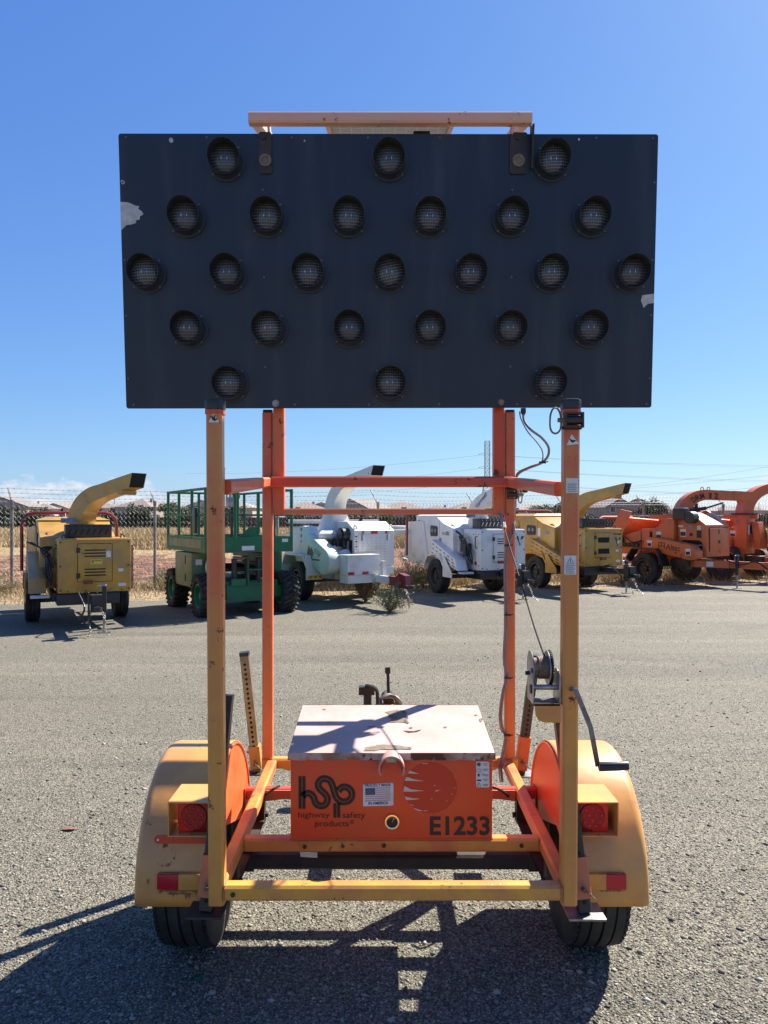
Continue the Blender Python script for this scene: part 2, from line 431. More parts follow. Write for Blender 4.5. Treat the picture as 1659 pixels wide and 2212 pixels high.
# ================================================================== ground
def ground_mat(name, base, alt, dark, light, sscale, pscale, bump, patch=None, dist=0.006, tracks=False):
    """stony surface: cells of differing tone, dark gaps, broad patches, fine relief"""
    m = bpy.data.materials.new(name); m.use_nodes = True
    N, L = m.node_tree.nodes, m.node_tree.links; b = N['Principled BSDF']
    b.inputs['Roughness'].default_value = 0.85; b.inputs['Specular IOR Level'].default_value = 0.35
    tcn = N.new('ShaderNodeTexCoord')
    def noise(s, d=5, r=0.6):
        n = N.new('ShaderNodeTexNoise'); n.inputs['Scale'].default_value = s; n.inputs['Detail'].default_value = d; n.inputs['Roughness'].default_value = r
        L.new(tcn.outputs['Object'], n.inputs['Vector']); return n.outputs[0]
    def rng(src, a, c):
        r = N.new('ShaderNodeMapRange'); r.inputs[1].default_value = a; r.inputs[2].default_value = c; L.new(src, r.inputs[0]); return r.outputs[0]
    def mixc(f, a, c, mode='MIX'):
        x = N.new('ShaderNodeMixRGB'); x.blend_type = mode
        if isinstance(f, float): x.inputs[0].default_value = f
        else: L.new(f, x.inputs[0])
        for i, v in ((1, a), (2, c)):
            if isinstance(v, tuple): x.inputs[i].default_value = (*v, 1)
            else: L.new(v, x.inputs[i])
        return x.outputs[0]
    vo = N.new('ShaderNodeTexVoronoi'); vo.inputs['Scale'].default_value = sscale; L.new(tcn.outputs['Object'], vo.inputs['Vector'])
    sepc = N.new('ShaderNodeSeparateColor'); L.new(vo.outputs['Color'], sepc.inputs[0])
    vo2 = N.new('ShaderNodeTexVoronoi'); vo2.inputs['Scale'].default_value = sscale*2.3; L.new(tcn.outputs['Object'], vo2.inputs['Vector'])
    sep2 = N.new('ShaderNodeSeparateColor'); L.new(vo2.outputs['Color'], sep2.inputs[0])
    c = mixc(rng(noise(pscale, 6), 0.38, 0.64), base, alt)
    c = mixc(rng(noise(pscale*0.23, 4), 0.45, 0.75), c, patch or alt)
    if tracks:      # swept and driven-over bands, dusty spots
        for ang, sc, tone, lo, hi in ((0.35, (0.10, 0.85, 1), (0.122, 0.110, 0.082), 0.50, 0.62), (-0.5, (0.16, 1.3, 1), (0.29, 0.26, 0.188), 0.52, 0.66), (1.2, (0.2, 1.1, 1), (0.148, 0.133, 0.096), 0.57, 0.70)):
            mpn = N.new('ShaderNodeMapping'); mpn.inputs['Scale'].default_value = sc; mpn.inputs['Rotation'].default_value = (0, 0, ang); mpn.inputs['Location'].default_value = (ang*3, 2.7, 0)
            L.new(tcn.outputs['Object'], mpn.inputs[0])
            tn_ = N.new('ShaderNodeTexNoise'); tn_.inputs['Scale'].default_value = 1.0; tn_.inputs['Detail'].default_value = 5; tn_.inputs['Distortion'].default_value = 0.6
            L.new(mpn.outputs[0], tn_.inputs['Vector'])
            fm = N.new('ShaderNodeMath'); fm.operation = 'MULTIPLY'; L.new(rng(tn_.outputs[0], lo, hi), fm.inputs[0]); fm.inputs[1].default_value = 0.8
            c = mixc(fm.outputs[0], c, tone)
    c = mixc(rng(sepc.outputs[0], 0.70, 0.95), c, light)
    c = mixc(rng(sepc.outputs[1], 0.66, 0.9), c, dark)
    c = mixc(rng(sep2.outputs[0], 0.86, 0.98), c, light)
    c = mixc(rng(sep2.outputs[1], 0.84, 0.98), c, dark)
    c = mixc(rng(vo.outputs['Distance'], 0.46/1.0, 0.75), c, dark)
    L.new(c, b.inputs['Base Color'])
    h = N.new('ShaderNodeMath'); h.operation = 'SUBTRACT'
    L.new(sepc.outputs[2], h.inputs[0]); L.new(vo.outputs['Distance'], h.inputs[1])
    h2 = N.new('ShaderNodeMath'); h2.operation = 'MULTIPLY_ADD'; L.new(noise(sscale*3), h2.inputs[0]); h2.inputs[1].default_value = 0.6; L.new(h.outputs[0], h2.inputs[2])
    bn = N.new('ShaderNodeBump'); bn.inputs['Strength'].default_value = bump; bn.inputs['Distance'].default_value = dist
    L.new(h2.outputs[0], bn.inputs['Height']); L.new(bn.outputs[0], b.inputs['Normal'])
    return m
M['lot'] = ground_mat('chip_seal_gravel', (0.180, 0.163, 0.116), (0.212, 0.192, 0.138), (0.068, 0.060, 0.043), (0.345, 0.318, 0.245), 110, 0.8, 0.75, (0.262, 0.225, 0.150), 0.006, True)
M['dirt'] = ground_mat('red_brown_dirt', (0.20, 0.078, 0.032), (0.25, 0.105, 0.045), (0.085, 0.034, 0.016), (0.31, 0.18, 0.10), 2.6, 0.35, 0.8, (0.28, 0.16, 0.085), 0.2)
M['field'] = ground_mat('dry_grass_field', (0.36, 0.25, 0.10), (0.30, 0.19, 0.075), (0.20, 0.13, 0.055), (0.45, 0.33, 0.16), 4.0, 0.12, 0.6, (0.40, 0.30, 0.15), 0.15)
M['straw'] = ground_mat('trampled_straw', (0.34, 0.25, 0.12), (0.26, 0.17, 0.085), (0.13, 0.085, 0.045), (0.48, 0.38, 0.20), 16, 0.9, 0.8, (0.30, 0.22, 0.11), 0.02)

def sheet(name, pts, z, m, jit=0.0, seed=1, sub=1):
    rnd = random.Random(seed)
    MBs = MB().poly([(x + rnd.uniform(-jit, jit), y + rnd.uniform(-jit, jit), z) for x, y in pts])
    o = MBs.build(name, M[m], smooth=0); tag(o, None, None, kind='structure'); return o
def fence_y(X): return 19.81 + 0.2775*X
sheet('ground', [(-2500, -60), (2500, -60), (2500, 5000), (-2500, 5000)], -0.012, 'field')
rg = random.Random(12)
edge = [(x, fence_y(x) + 21 + 4.5*math.sin(x*0.13) + 2.5*math.sin(x*0.41+1) + rg.uniform(-3, 3)) for x in np.arange(-70, 110, 0.8)]
sheet('dirt_strip', [(-70, 4)] + [(110, 4)] + edge[::-1], -0.008, 'dirt')
edge = [(x, fence_y(x) + 1.3 + 0.5*math.sin(x*0.9) + rg.uniform(-0.35, 0.35)) for x in np.arange(-40, 60, 0.5)]
sheet('verge', [(-40, -30), (60, -30)] + edge[::-1], -0.004, 'straw')
edge = []
for x in np.arange(-40, 60, 0.25):
    y = fence_y(x) - 3.3 + 0.35*math.sin(x*0.7) + 0.25*math.sin(x*2.1+1) + rg.uniform(-0.16, 0.16)
    edge.append((x, y))
lot = sheet('gravel_lot', [(-40, -30), (60, -30)] + edge[::-1], 0.0, 'lot')

# loose chips lying on the lot: real stones near the camera
def chips(name, n, y0, y1, smin, smax, seed, m):
    r = np.random.default_rng(seed)
    u = r.random(n)
    Y = 1/(1/y0 + u*(1/y1 - 1/y0))                 # denser near the camera
    X = (r.random(n)*2-1) * (0.56*Y + 0.25)
    s = smin + (smax-smin)*r.random(n)**2.2
    base = np.array([(1,0,0),(0,1,0),(-1,0,0),(0,-1,0),(0,0,1),(0,0,-1)], float)
    ang = r.random(n)*6.283; ca, sa = np.cos(ang), np.sin(ang)
    V = np.empty((n, 6, 3))
    jit = 0.65 + 0.7*r.random((n, 6, 1))
    B = base[None]*jit + (r.random((n, 6, 3))-0.5)*0.35
    B[:, :, 2] *= (0.35 + 0.35*r.random((n, 1)))
    B[:, :, 1] *= (0.6 + 0.4*r.random((n, 1)))
    V[:, :, 0] = (B[:, :, 0]*ca[:, None] - B[:, :, 1]*sa[:, None])*s[:, None] + X[:, None]
    V[:, :, 1] = (B[:, :, 0]*sa[:, None] + B[:, :, 1]*ca[:, None])*s[:, None] + Y[:, None]
    V[:, :, 2] = B[:, :, 2]*s[:, None] + s[:, None]*0.12
    F = np.array([(0,1,4),(1,2,4),(2,3,4),(3,0,4),(1,0,5),(2,1,5),(3,2,5),(0,3,5)])
    faces = (np.arange(n)[:, None, None]*6 + F[None]).reshape(-1, 3)
    me = bpy.data.meshes.new(name)
    me.vertices.add(n*6); me.vertices.foreach_set('co', V.ravel())
    me.loops.add(len(faces)*3); me.loops.foreach_set('vertex_index', faces.ravel())
    me.polygons.add(len(faces)); me.polygons.foreach_set('loop_start', np.arange(len(faces))*3)
    me.update(calc_edges=True)
    me.materials.append(m)
    return tag(link(name, me), None, None, kind='stuff')
def chip_mat():
    m = bpy.data.materials.new('stone_chips'); m.use_nodes = True
    N, L = m.node_tree.nodes, m.node_tree.links; b = N['Principled BSDF']; b.inputs['Roughness'].default_value = 0.8
    g = N.new('ShaderNodeNewGeometry'); cr = N.new('ShaderNodeValToRGB')
    L.new(g.outputs['Random Per Island'], cr.inputs[0])
    e = cr.color_ramp.elements
    e[0].position = 0; e[0].color = (0.055, 0.05, 0.044, 1); e[1].position = 1; e[1].color = (0.40, 0.365, 0.31, 1)
    for p_, c in ((0.25, (0.12, 0.109, 0.085, 1)), (0.55, (0.20, 0.183, 0.142, 1)), (0.85, (0.285, 0.262, 0.205, 1))):
        k = e.new(p_); k.color = c
    L.new(cr.outputs[0], b.inputs['Base Color']); return m
M['chips'] = chip_mat()
tag(chips('gravel_chips', 90000, 2.25, 9.0, 0.0022, 0.0080, 5, M['chips']), 'loose grey stone chips scattered over the lot', 'gravel')
tag(chips('loose_pebbles', 3500, 2.3, 15.0, 0.006, 0.017, 9, M['chips']), 'larger loose pebbles lying about on the lot', 'gravel')

# ================================================================== beyond the field
def at_far(px, D): return Vector(((px-830)/1600*D, D, 0))
# low ridge behind the houses on the right
def ridge(name, D, pts, depth, m):
    vs, fs = [], []
    for px, h in pts:
        X = (px-830)/1600*D
        vs += [(X, D, -1), (X, D+depth*0.5, h*0.75), (X, D+depth, h)]
    for i in range(len(pts)-1):
        for k in range(2): fs.append((3*i+k, 3*i+k+3, 3*i+k+4, 3*i+k+1))
    o = MB().add(vs, fs).build(name, m, smooth=60); tag(o, None, None, kind='structure'); return o
M['hill'] = mat('hazy_hillside', (0.30, 0.27, 0.24), 0.9, col2=(0.20, 0.19, 0.16), vscale=0.02)
rg = random.Random(77)
ridge('hill', 520, [(x, 3.2 + 2.2*math.sin(x*0.006+1) + (5.5 if x > 1480 else 0)*min(1, (x-1480)/120) + rg.uniform(-0.3, 0.3)) for x in range(-900, 3600, 45)], 260, M['hill'])

M['wall_a'] = mat('stucco_beige', (0.40, 0.35, 0.30), 0.9, col2=(0.36, 0.31, 0.27), vscale=0.6)
M['wall_b'] = mat('stucco_grey_tan', (0.31, 0.28, 0.25), 0.9, col2=(0.27, 0.25, 0.23), vscale=0.6)
M['wall_c'] = mat('stucco_cream', (0.52, 0.47, 0.40), 0.9, col2=(0.46, 0.42, 0.36), vscale=0.6)
M['roof_a'] = mat('clay_tile_roof', (0.27, 0.20, 0.165), 0.85, col2=(0.20, 0.155, 0.13), vscale=1.5, bump=0.6, bscale=8)
M['roof_b'] = mat('brown_tile_roof', (0.215, 0.19, 0.165), 0.85, col2=(0.165, 0.145, 0.13), vscale=1.5, bump=0.6, bscale=8)
M['roof_c'] = mat('tan_tile_roof', (0.31, 0.265, 0.22), 0.85, col2=(0.24, 0.205, 0.17), vscale=1.5, bump=0.6, bscale=8)
M['trimw'] = mat('white_trim', (0.70, 0.68, 0.64), 0.7)
M['garden_wall'] = mat('brown_board_fence', (0.12, 0.085, 0.06), 0.9, col2=(0.09, 0.07, 0.05), vscale=0.8)

def make_house(loc, rz, w, d, h, rise, wm, rm, gable, ext, label, seed):
    r = random.Random(seed)
    t = empty('house', loc, rz)
    t.scale = (0.97, 1, 0.88)
    tag(t, label, 'house', 'houses beyond the dry field')
    MB().box(-w/2, w/2, -d/2, d/2, 0, h).build('wall', M[wm], t, smooth=0)
    e = 0.5
    if gable:
        a = [(-w/2-e, -d/2-e, h-0.15), (w/2+e, -d/2-e, h-0.15), (w/2+e, d/2+e, h-0.15), (-w/2-e, d/2+e, h-0.15), (0, -d/2-e, h+rise), (0, d/2+e, h+rise)]
        ro = MB().add(a, [(0, 4, 5, 3), (1, 2, 5, 4), (0, 1, 4), (2, 3, 5), (0, 3, 2, 1)])
        roof = ro.build('roof', M[rm], t, smooth=0)
        MB().prism([(-w/2+0.1, -d/2-e-0.02, h-0.13), (w/2-0.1, -d/2-e-0.02, h-0.13), (0, -d/2-e-0.02, h+rise-0.35)], (0, -0.06, 0)).build('gable_wall', M[wm], t, smooth=0)
    else:
        k = min(w, d)/2
        a = [(-w/2-e, -d/2-e, h-0.15), (w/2+e, -d/2-e, h-0.15), (w/2+e, d/2+e, h-0.15), (-w/2-e, d/2+e, h-0.15), (-w/2+k, 0, h+rise), (w/2-k+0.01, 0, h+rise)]
        ro = MB().add(a, [(0, 1, 5, 4), (1, 2, 5), (2, 3, 4, 5), (3, 0, 4), (0, 3, 2, 1)])
        roof = ro.build('roof', M[rm], t, smooth=0)
    # windows on the side that faces the field
    n = max(2, int(w/3))
    for fl in range(2):
        for i in range(n):
            if r.random() < 0.2: continue
            x = -w/2 + w*(i+0.5)/n; z = 1.0 + fl*(h*0.5)
            fr_ = MB().box(x-0.62, x+0.62, -d/2-0.09, -d/2-0.01, z-0.1, z+1.45).build('window', M['trimw'], t, smooth=0)
            MB().box(x-0.5, x+0.5, -d/2-0.13, -d/2-0.095, z, z+1.35).build('pane', M['glass'], fr_, smooth=0)
    if ext:
        x0, x1 = (-w/2-ext, -w/2-0.02) if ext > 0 else (w/2+0.02, w/2-ext)
        MB().box(x0, x1, -d/2+0.5, d/2-1, 0, h*0.52).build('annex_wall', M[wm], t, smooth=0)
        hh = h*0.52
        MB().add([(x0-0.4, -d/2+0.1, hh), (x1+0.02, -d/2+0.1, hh), (x1+0.02, d/2-0.6, hh), (x0-0.4, d/2-0.6, hh), (x0+0.9 if ext > 0 else x0, 0, hh+1.1), (x1 if ext > 0 else x1-0.9, 0, hh+1.1)],
                 [(0, 1, 5, 4), (1, 2, 5), (2, 3, 4, 5), (3, 0, 4), (0, 3, 2, 1)]).build('annex_roof', M[rm], t, smooth=0)
    if seed % 4 == 0: MB().box(w*0.2, w*0.2+0.5, 0.3, 0.8, h, h+rise+0.1).build('chimney', M[wm], t, smooth=0)
    return t
# px centre, distance, width, depth, wall height, roof rise, wall, roof, gable, annex, rotation, label
HS = [
 (18, 135, 9.5, 9, 4.3, 2.0, 'wall_b', 'roof_b', 1, 0, 8, 'large grey gabled house at the left edge, nearest of its row'),
 (66, 172, 8.0, 8, 5.0, 1.2, 'wall_a', 'roof_c', 0, 0, -6, 'beige house with pale hipped roof behind the first fence post'),
 (98, 160, 6.5, 8, 4.2, 1.2, 'wall_c', 'roof_a', 0, 0, 5, 'cream house with clay roof left of the yellow chipper chute'),
 (138, 165, 6.4, 8, 4.3, 1.2, 'wall_c', 'roof_a', 1, 0, -4, 'cream gabled house with white trimmed windows beside the yellow chute'),
 (226, 175, 9.0, 8, 4.6, 1.3, 'wall_c', 'roof_a', 0, 0, 6, 'cream house with reddish roof seen right of the yellow chute'),
 (308, 145, 7.4, 8, 4.4, 1.7, 'wall_b', 'roof_a', 0, 0, -9, 'grey house with clay hipped roof left of the green lift'),
 (372, 165, 7.5, 8, 4.4, 1.3, 'wall_a', 'roof_b', 0, 0, 4, 'beige house seen through the lift guard rails'),
 (438, 160, 6.5, 8, 4.6, 1.6, 'wall_a', 'roof_b', 1, 0, 10, 'beige gabled house behind the left orange post'),
 (520, 158, 7.6, 8, 4.4, 1.4, 'wall_a', 'roof_c', 0, 0, -5, 'tan roofed house seen between the two left posts'),
 (660, 170, 8.6, 8, 4.3, 1.7, 'wall_b', 'roof_a', 0, 0, 12, 'house with low clay roof just right of the left mast'),
 (704, 178, 7.0, 8, 4.6, 1.5, 'wall_b', 'roof_a', 1, 0, -8, 'clay roofed gabled house left of the white chute'),
 (783, 150, 8.4, 9, 4.0, 2.2, 'wall_b', 'roof_b', 1, 0, -28, 'dark gabled house with brown roof right of the white chute'),
 (868, 158, 9.8, 9, 3.9, 1.9, 'wall_b', 'roof_a', 0, 0, 5, 'hip roofed house above the white engine box, behind the fence post'),
 (945, 182, 8.5, 9, 4.0, 1.4, 'wall_b', 'roof_b', 0, 0, -4, 'low brown roofed house left of the white chipper'),
 (1012, 160, 8.6, 9, 4.0, 1.8, 'wall_b', 'roof_b', 0, 0, 8, 'brown hip roofed house left of the white striped chute'),
 (1070, 172, 7.0, 9, 4.4, 1.5, 'wall_a', 'roof_c', 0, 0, 3, 'tan roofed house behind the right mast'),
 (1150, 160, 11.5, 9, 3.6, 1.6, 'wall_a', 'roof_c', 0, 0, -6, 'wide tan roofed house between the right mast and right post'),
 (1282, 150, 9.2, 9, 4.0, 1.9, 'wall_b', 'roof_b', 0, 0, 12, 'brown roofed house right of the right orange post'),
 (1312, 140, 6.0, 8, 4.2, 1.9, 'wall_b', 'roof_b', 1, 0, 16, 'grey gabled house above the second yellow chipper'),
 (1378, 140, 7.6, 9, 3.9, 2.2, 'wall_b', 'roof_c', 1, 0, -18, 'grey gabled house behind the bent fence arm on the right'),
 (1352, 165, 8.0, 9, 4.6, 1.8, 'wall_b', 'roof_c', 0, 0, 4, 'tan roofed house behind two grey gables on the right'),
]
for i, (px, D, w, d, h, rise, wm, rm, gb, ext, rz, lab) in enumerate(HS):
    make_house(at_far(px, D), R(rz), w, d, h, rise, wm, rm, gb, ext, lab, i+3)
# small far houses on the ridge, right
rg = random.Random(31)
far = []
for k in range(26):
    px = 1395 + k*11.5 + rg.uniform(-4, 4); D = 480 + rg.uniform(-120, 60)
    far.append((px, D))
for k, (px, D) in enumerate(far):
    t = empty('house', at_far(px, D) + Vector((0, 0, 0.0)), R(rg.uniform(-20, 20)))
    tag(t, 'tiny pale house far away below the right hand ridge', 'house', 'tiny houses along the far ridge')
    w, h, rise = rg.uniform(8, 13), rg.uniform(4.5, 6.0), rg.uniform(1.5, 2.4)
    zb_ = max(0.0, (D-420)*0.02)
    MB().box(-w/2, w/2, -4, 4, -1, zb_+h).build('wall', M[rg.choice(('wall_a', 'wall_b', 'wall_c'))], t, smooth=0)
    h += zb_
    MB().add([(-w/2-.5, -4.5, h), (w/2+.5, -4.5, h), (w/2+.5, 4.5, h), (-w/2-.5, 4.5, h), (-w/2+3, 0, h+rise), (w/2-3, 0, h+rise)],
             [(0, 1, 5, 4), (1, 2, 5), (2, 3, 4, 5), (3, 0, 4), (0, 3, 2, 1)]).build('roof', M[rg.choice(('roof_a', 'roof_b', 'roof_c'))], t, smooth=0)
# garden fence in front of the houses
gf = empty('garden_fence', (0, 124, 0))
tag(gf, 'dark brown board fence along the gardens in front of the houses', 'fence')
x = -95.0
k = 0
pan = MB().box(0, 2.36, -0.03, 0.03, 0, 1.75).mesh('fence_panel', smooth=0); pan.materials.append(M['garden_wall'])
pst = MB().box(-0.06, 0.06, -0.06, 0.06, 0, 1.85).mesh('post', smooth=0); pst.materials.append(M['garden_wall'])
while x < 78:
    link('fence_panel', pan, gf, (x+0.06, 0, 0)); link('post', pst, gf, (x, 0, 0)); x += 2.42

# ---- trees: trunk, limbs, crown of many small leaf faces
M['leaf_a'] = mat('olive_leaves', (0.065, 0.080, 0.030), 0.7, col2=(0.10, 0.105, 0.035), vscale=0.8)
M['leaf_b'] = mat('dark_leaves', (0.038, 0.056, 0.024), 0.7, col2=(0.06, 0.075, 0.03), vscale=0.8)
M['leaf_c'] = mat('yellow_green_leaves', (0.12, 0.14, 0.035), 0.7, col2=(0.09, 0.11, 0.03), vscale=0.8)
M['bark'] = mat('grey_bark', (0.10, 0.075, 0.055), 0.9)
def leaf_cloud(name, blobs, n, ls, seed):
    r = np.random.default_rng(seed)
    P = []
    for (cx, cy, cz, rx, ry, rz) in blobs:
        m_ = max(10, int(n*rx*rz/sum(b[3]*b[5] for b in blobs)))
        d = r.normal(size=(m_, 3)); d /= np.linalg.norm(d, axis=1)[:, None]
        rad = r.random(m_)**0.45
        lump = 1 + 0.25*np.sin(d[:, 0]*7+cx)*np.cos(d[:, 2]*6+cz)
        P.append(np.array([cx, cy, cz]) + d*rad[:, None]*lump[:, None]*np.array([rx, ry, rz]))
    P = np.concatenate(P); m_ = len(P)
    a = r.normal(size=(m_, 3)); a /= np.linalg.norm(a, axis=1)[:, None]
    b = np.cross(a, r.normal(size=(m_, 3))); b /= np.linalg.norm(b, axis=1)[:, None]
    s = ls*(0.6+0.8*r.random((m_, 1)))
    V = np.stack([P - a*s, P + b*s*0.5, P + a*s, P - b*s*0.5], 1).reshape(-1, 3)
    me = bpy.data.meshes.new(name)
    me.vertices.add(m_*4); me.vertices.foreach_set('co', V.ravel())
    me.loops.add(m_*4); me.loops.foreach_set('vertex_index', np.arange(m_*4))
    me.polygons.add(m_); me.polygons.foreach_set('loop_start', np.arange(m_)*4)
    me.update(calc_edges=True)
    return me
def tree_meshes(seed, h, spread, leafm, low=0.25, n=3200):
    r = random.Random(seed)
    blobs = [(r.uniform(-spread, spread)*0.55, r.uniform(-spread, spread)*0.5, h*r.uniform(low+0.12, 0.86), spread*r.uniform(0.35, 0.6), spread*r.uniform(0.35, 0.6), h*r.uniform(0.13, 0.24)) for _ in range(9)]
    cr = leaf_cloud('crown', blobs, n, 0.075*spread**0.5+0.03, seed); cr.materials.append(M[leafm])
    tb = MB().cyl((0, 0, 0), (0.05*h, 0, h*0.45), 0.05*h**0.6, 0.03*h**0.6, 8)
    for b in blobs[:6]: tb.cyl((0.04*h, 0, h*0.35), (b[0], b[1], b[2]), 0.022*h**0.6, 0.008, 5)
    tk = tb.mesh('trunk'); tk.materials.append(M['bark'])
    return cr, tk
protos = [tree_meshes(1, 4.2, 2.6, 'leaf_a', 0.1), tree_meshes(2, 5.0, 2.2, 'leaf_b', 0.1), tree_meshes(3, 3.2, 2.6, 'leaf_b', 0.0), tree_meshes(4, 4.6, 2.0, 'leaf_c', 0.1), tree_meshes(5, 2.4, 2.2, 'leaf_a', 0.0)]
TR = [(8, 118, 2, 1.3, 'dark bushy tree before the gable at the left edge'), (45, 121, 0, 0.8, 'olive tree behind the first fence post'), (82, 120, 0, 0.9, 'olive tree left of the yellow chute'),
      (120, 121, 4, 0.9, 'low olive shrub tree beside the red bar'), (228, 118, 2, 1.0, 'dark low tree right of the yellow chute'), (286, 120, 1, 0.8, 'dark tree before the clay roofed grey house'),
      (303, 117, 2, 1.1, 'dark spreading tree before the grey house'), (366, 118, 3, 0.95, 'yellow green tree left of the green lift'), (342, 121, 3, 0.5, 'small yellow green tree by the second fence post'),
      (412, 120, 0, 1.0, 'olive tree seen through the lift rails'), (505, 119, 1, 0.8, 'dark tree seen between the left posts'), (640, 120, 2, 0.8, 'dark low tree right of the left mast'),
      (770, 119, 2, 0.8, 'dark low tree beside the white chute'), (820, 121, 4, 1.1, 'low olive bush by the middle fence post'), (905, 120, 2, 0.9, 'dark bush above the white engine box'),
      (1095, 118, 1, 0.7, 'dark tree just right of the right mast'), (1165, 117, 0, 1.0, 'olive tree between right mast and right post'), (1195, 119, 0, 1.1, 'olive tree beside the right post'),
      (1262, 120, 4, 1.0, 'low olive bush right of the right post'), (1392, 116, 1, 0.85, 'dark round tree above the orange feed table'), (1425, 117, 1, 0.95, 'dark tree left of the orange lettered chute'),
      (1372, 115, 4, 1.0, 'low bush before the tan roofed house'), (1440, 114, 4, 0.9, 'low olive bush under the lettered chute'), (1602, 118, 2, 0.7, 'dark bush beside the tall orange column'), (1648, 118, 4, 1.0, 'low olive bush at the right edge')]
for i, (px, D, k, s, lab) in enumerate(TR):
    t = empty('tree', at_far(px, D), R(i*73)); t.scale = (s, s, s)
    tag(t, lab, 'tree', 'trees before the houses')
    link('crown', protos[k][0], t); link('trunk', protos[k][1], t)

# ---- pylon, wires, poles
M['pylon'] = mat('pylon_steel', (0.30, 0.31, 0.33), 0.6, metal=0.3)
PD = 420.0
py = empty('pylon', at_far(1053, PD)); tag(py, 'tall grey lattice pylon on the horizon left of the right mast', 'pylon')
hT = CAM_H + (1118-953)/1600*PD
def hw(z): return 1.35 if z > hT*0.55 else 1.35 + (hT*0.55-z)/(hT*0.55)*3.2
tw = MB(); zs = [0, 5, 9.5, 13.5, 17, 20, 22.5] + list(np.linspace(24.5, hT, 9))
for a, b in zip(zs[:-1], zs[1:]):
    wa, wb = hw(a), hw(b)
    ca = [(-wa, -wa), (wa, -wa), (wa, wa), (-wa, wa)]; cb = [(-wb, -wb), (wb, -wb), (wb, wb), (-wb, wb)]
    for i in range(4):
        j = (i+1) % 4
        tw.beam((*ca[i], a), (*cb[i], b), 0.26); tw.beam((*ca[i], a), (*cb[j], b), 0.14); tw.beam((*ca[j], a), (*cb[i], b), 0.14); tw.beam((*cb[i], b), (*cb[j], b), 0.14)
tw.build('lattice', M['pylon'], py, smooth=0)
arms_z = [hT-8, hT-15.5, hT-23]
for az in arms_z:
    for s in (-1, 1):
        MB().beam((s*1.3, 0, az), (s*5.0, 0, az+0.4), 0.2).beam((s*1.3, 0, az+1.6), (s*5.0, 0, az+0.4), 0.15).build('cross_arm', M['pylon'], py)
M['wire'] = mat('conductor', (0.16, 0.17, 0.19), 0.6)
def wire(a, b, sag, label, r=0.05):
    a, b = Vector(a), Vector(b)
    pts = [a.lerp(b, k/24) - Vector((0, 0, sag*4*(k/24)*(1-k/24))) for k in range(25)]
    o = MB().path(pts, r, 4).build('power_line', M['wire'])
    tag(o, label, 'power line', 'power lines across the sky')
    return o
tips = {0: arms_z[0], 1: arms_z[1], 2: arms_z[2]}
names = ('upper', 'middle', 'lower')
for k in range(3):
    c = at_far(1053, PD)
    wire(c + Vector((4.8, 0, tips[k])), at(1900, (1008, 1042, 1076)[k], PD*0.8), 1.5, '%s power line falling right from the pylon' % names[k], 0.055)
    wire(c + Vector((4.8, -3, tips[k]-0.3)), at(2000, (1012, 1046, 1080)[k], PD*0.8), 2.0, '%s power line beside its twin right of the pylon' % names[k], 0.055)
    wire(c + Vector((-4.8, 0, tips[k])), at(400, (1022, 1060, 1075)[k], PD*1.4), 3.5, '%s power line running left from the pylon' % names[k], 0.06)
wire(at(1130, 1072, 420), at(1800, 1012, 300), 1.0, 'thin power line rising right above the wide tan roof', 0.05)
wire(at(1240, 1062, 420), at(1800, 982, 300), 2.0, 'power line rising right above the second yellow chute', 0.05)
wire(at(1300, 1074, 420), at(1800, 1040, 300), 0.6, 'lowest power line rising right over the orange chute', 0.05)
for px, yt, D, lab in ((248, 1066, 190, 'thin grey pole right of the yellow chute'), (1500, 1066, 230, 'thin grey pole right of the lettered orange chute'), (1309, 1074, 210, 'thin grey pole above the second yellow chipper'),
                       (1117, 1062, 240, 'thin grey pole beside the right mast'), (486, 1010, 260, 'tall thin pole beside the left orange post'), (1640, 1085, 230, 'thin grey pole at the right edge')):
    c = at_far(px, D); h = at(px, yt, D).z
    p_ = empty('utility_pole', c); tag(p_, lab, 'pole', 'thin poles near the houses')
    MB().cyl((0, 0, 0), (0, 0, h), 0.14, 0.09, 8).build('shaft', M['pylon'], p_)
    MB().beam((-0.5, 0, h-0.4), (0.5, 0, h-0.4), 0.12).build('cross_arm', M['pylon'], p_)

# ================================================================== chain link fence
cf = empty('chain_link_fence', (0, fence_y(0), 0))
tag(cf, 'galvanized chain link fence with barbed wire behind the machines', 'fence')
def fx(px):
    k = (px-830)/1600
    return k*19.81/(1-0.2775*k)
FO = Vector((0, fence_y(0), 0))
pxs = [-700, -330, 26, 335, 600, 817, 1023, 1215, 1390, 1563, 1725, 1900]
FH = 2.10
al = Vector((1, 0.2775, 0)).normalized()
arm = Vector((-0.20, 0.20, 0.34))
M['fpost'] = mat('weathered_fence_post', (0.30, 0.27, 0.24), 0.7, metal=0.2, col2=(0.20, 0.16, 0.13), vscale=5)
tops = []
for px in pxs:
    X = fx(px); b = Vector((X, fence_y(X), 0))
    po = MB(FO).cyl(b-Vector((0, 0, 0.05)), b+Vector((0, 0, FH)), 0.036, n=10).build('post', M['fpost'], cf)
    tp = b + Vector((0, 0, FH))
    av = arm*(0.75 + 0.35*((px*7) % 5)/5)
    MB(FO).beam(tp - Vector((0, 0, 0.05)), tp+av, 0.035, 0.02).cyl(tp-Vector((0, 0, 0.09)), tp+Vector((0, 0, 0.015)), 0.043, n=10).build('barb_arm', M['fpost'], po)
    tops.append((tp, av))
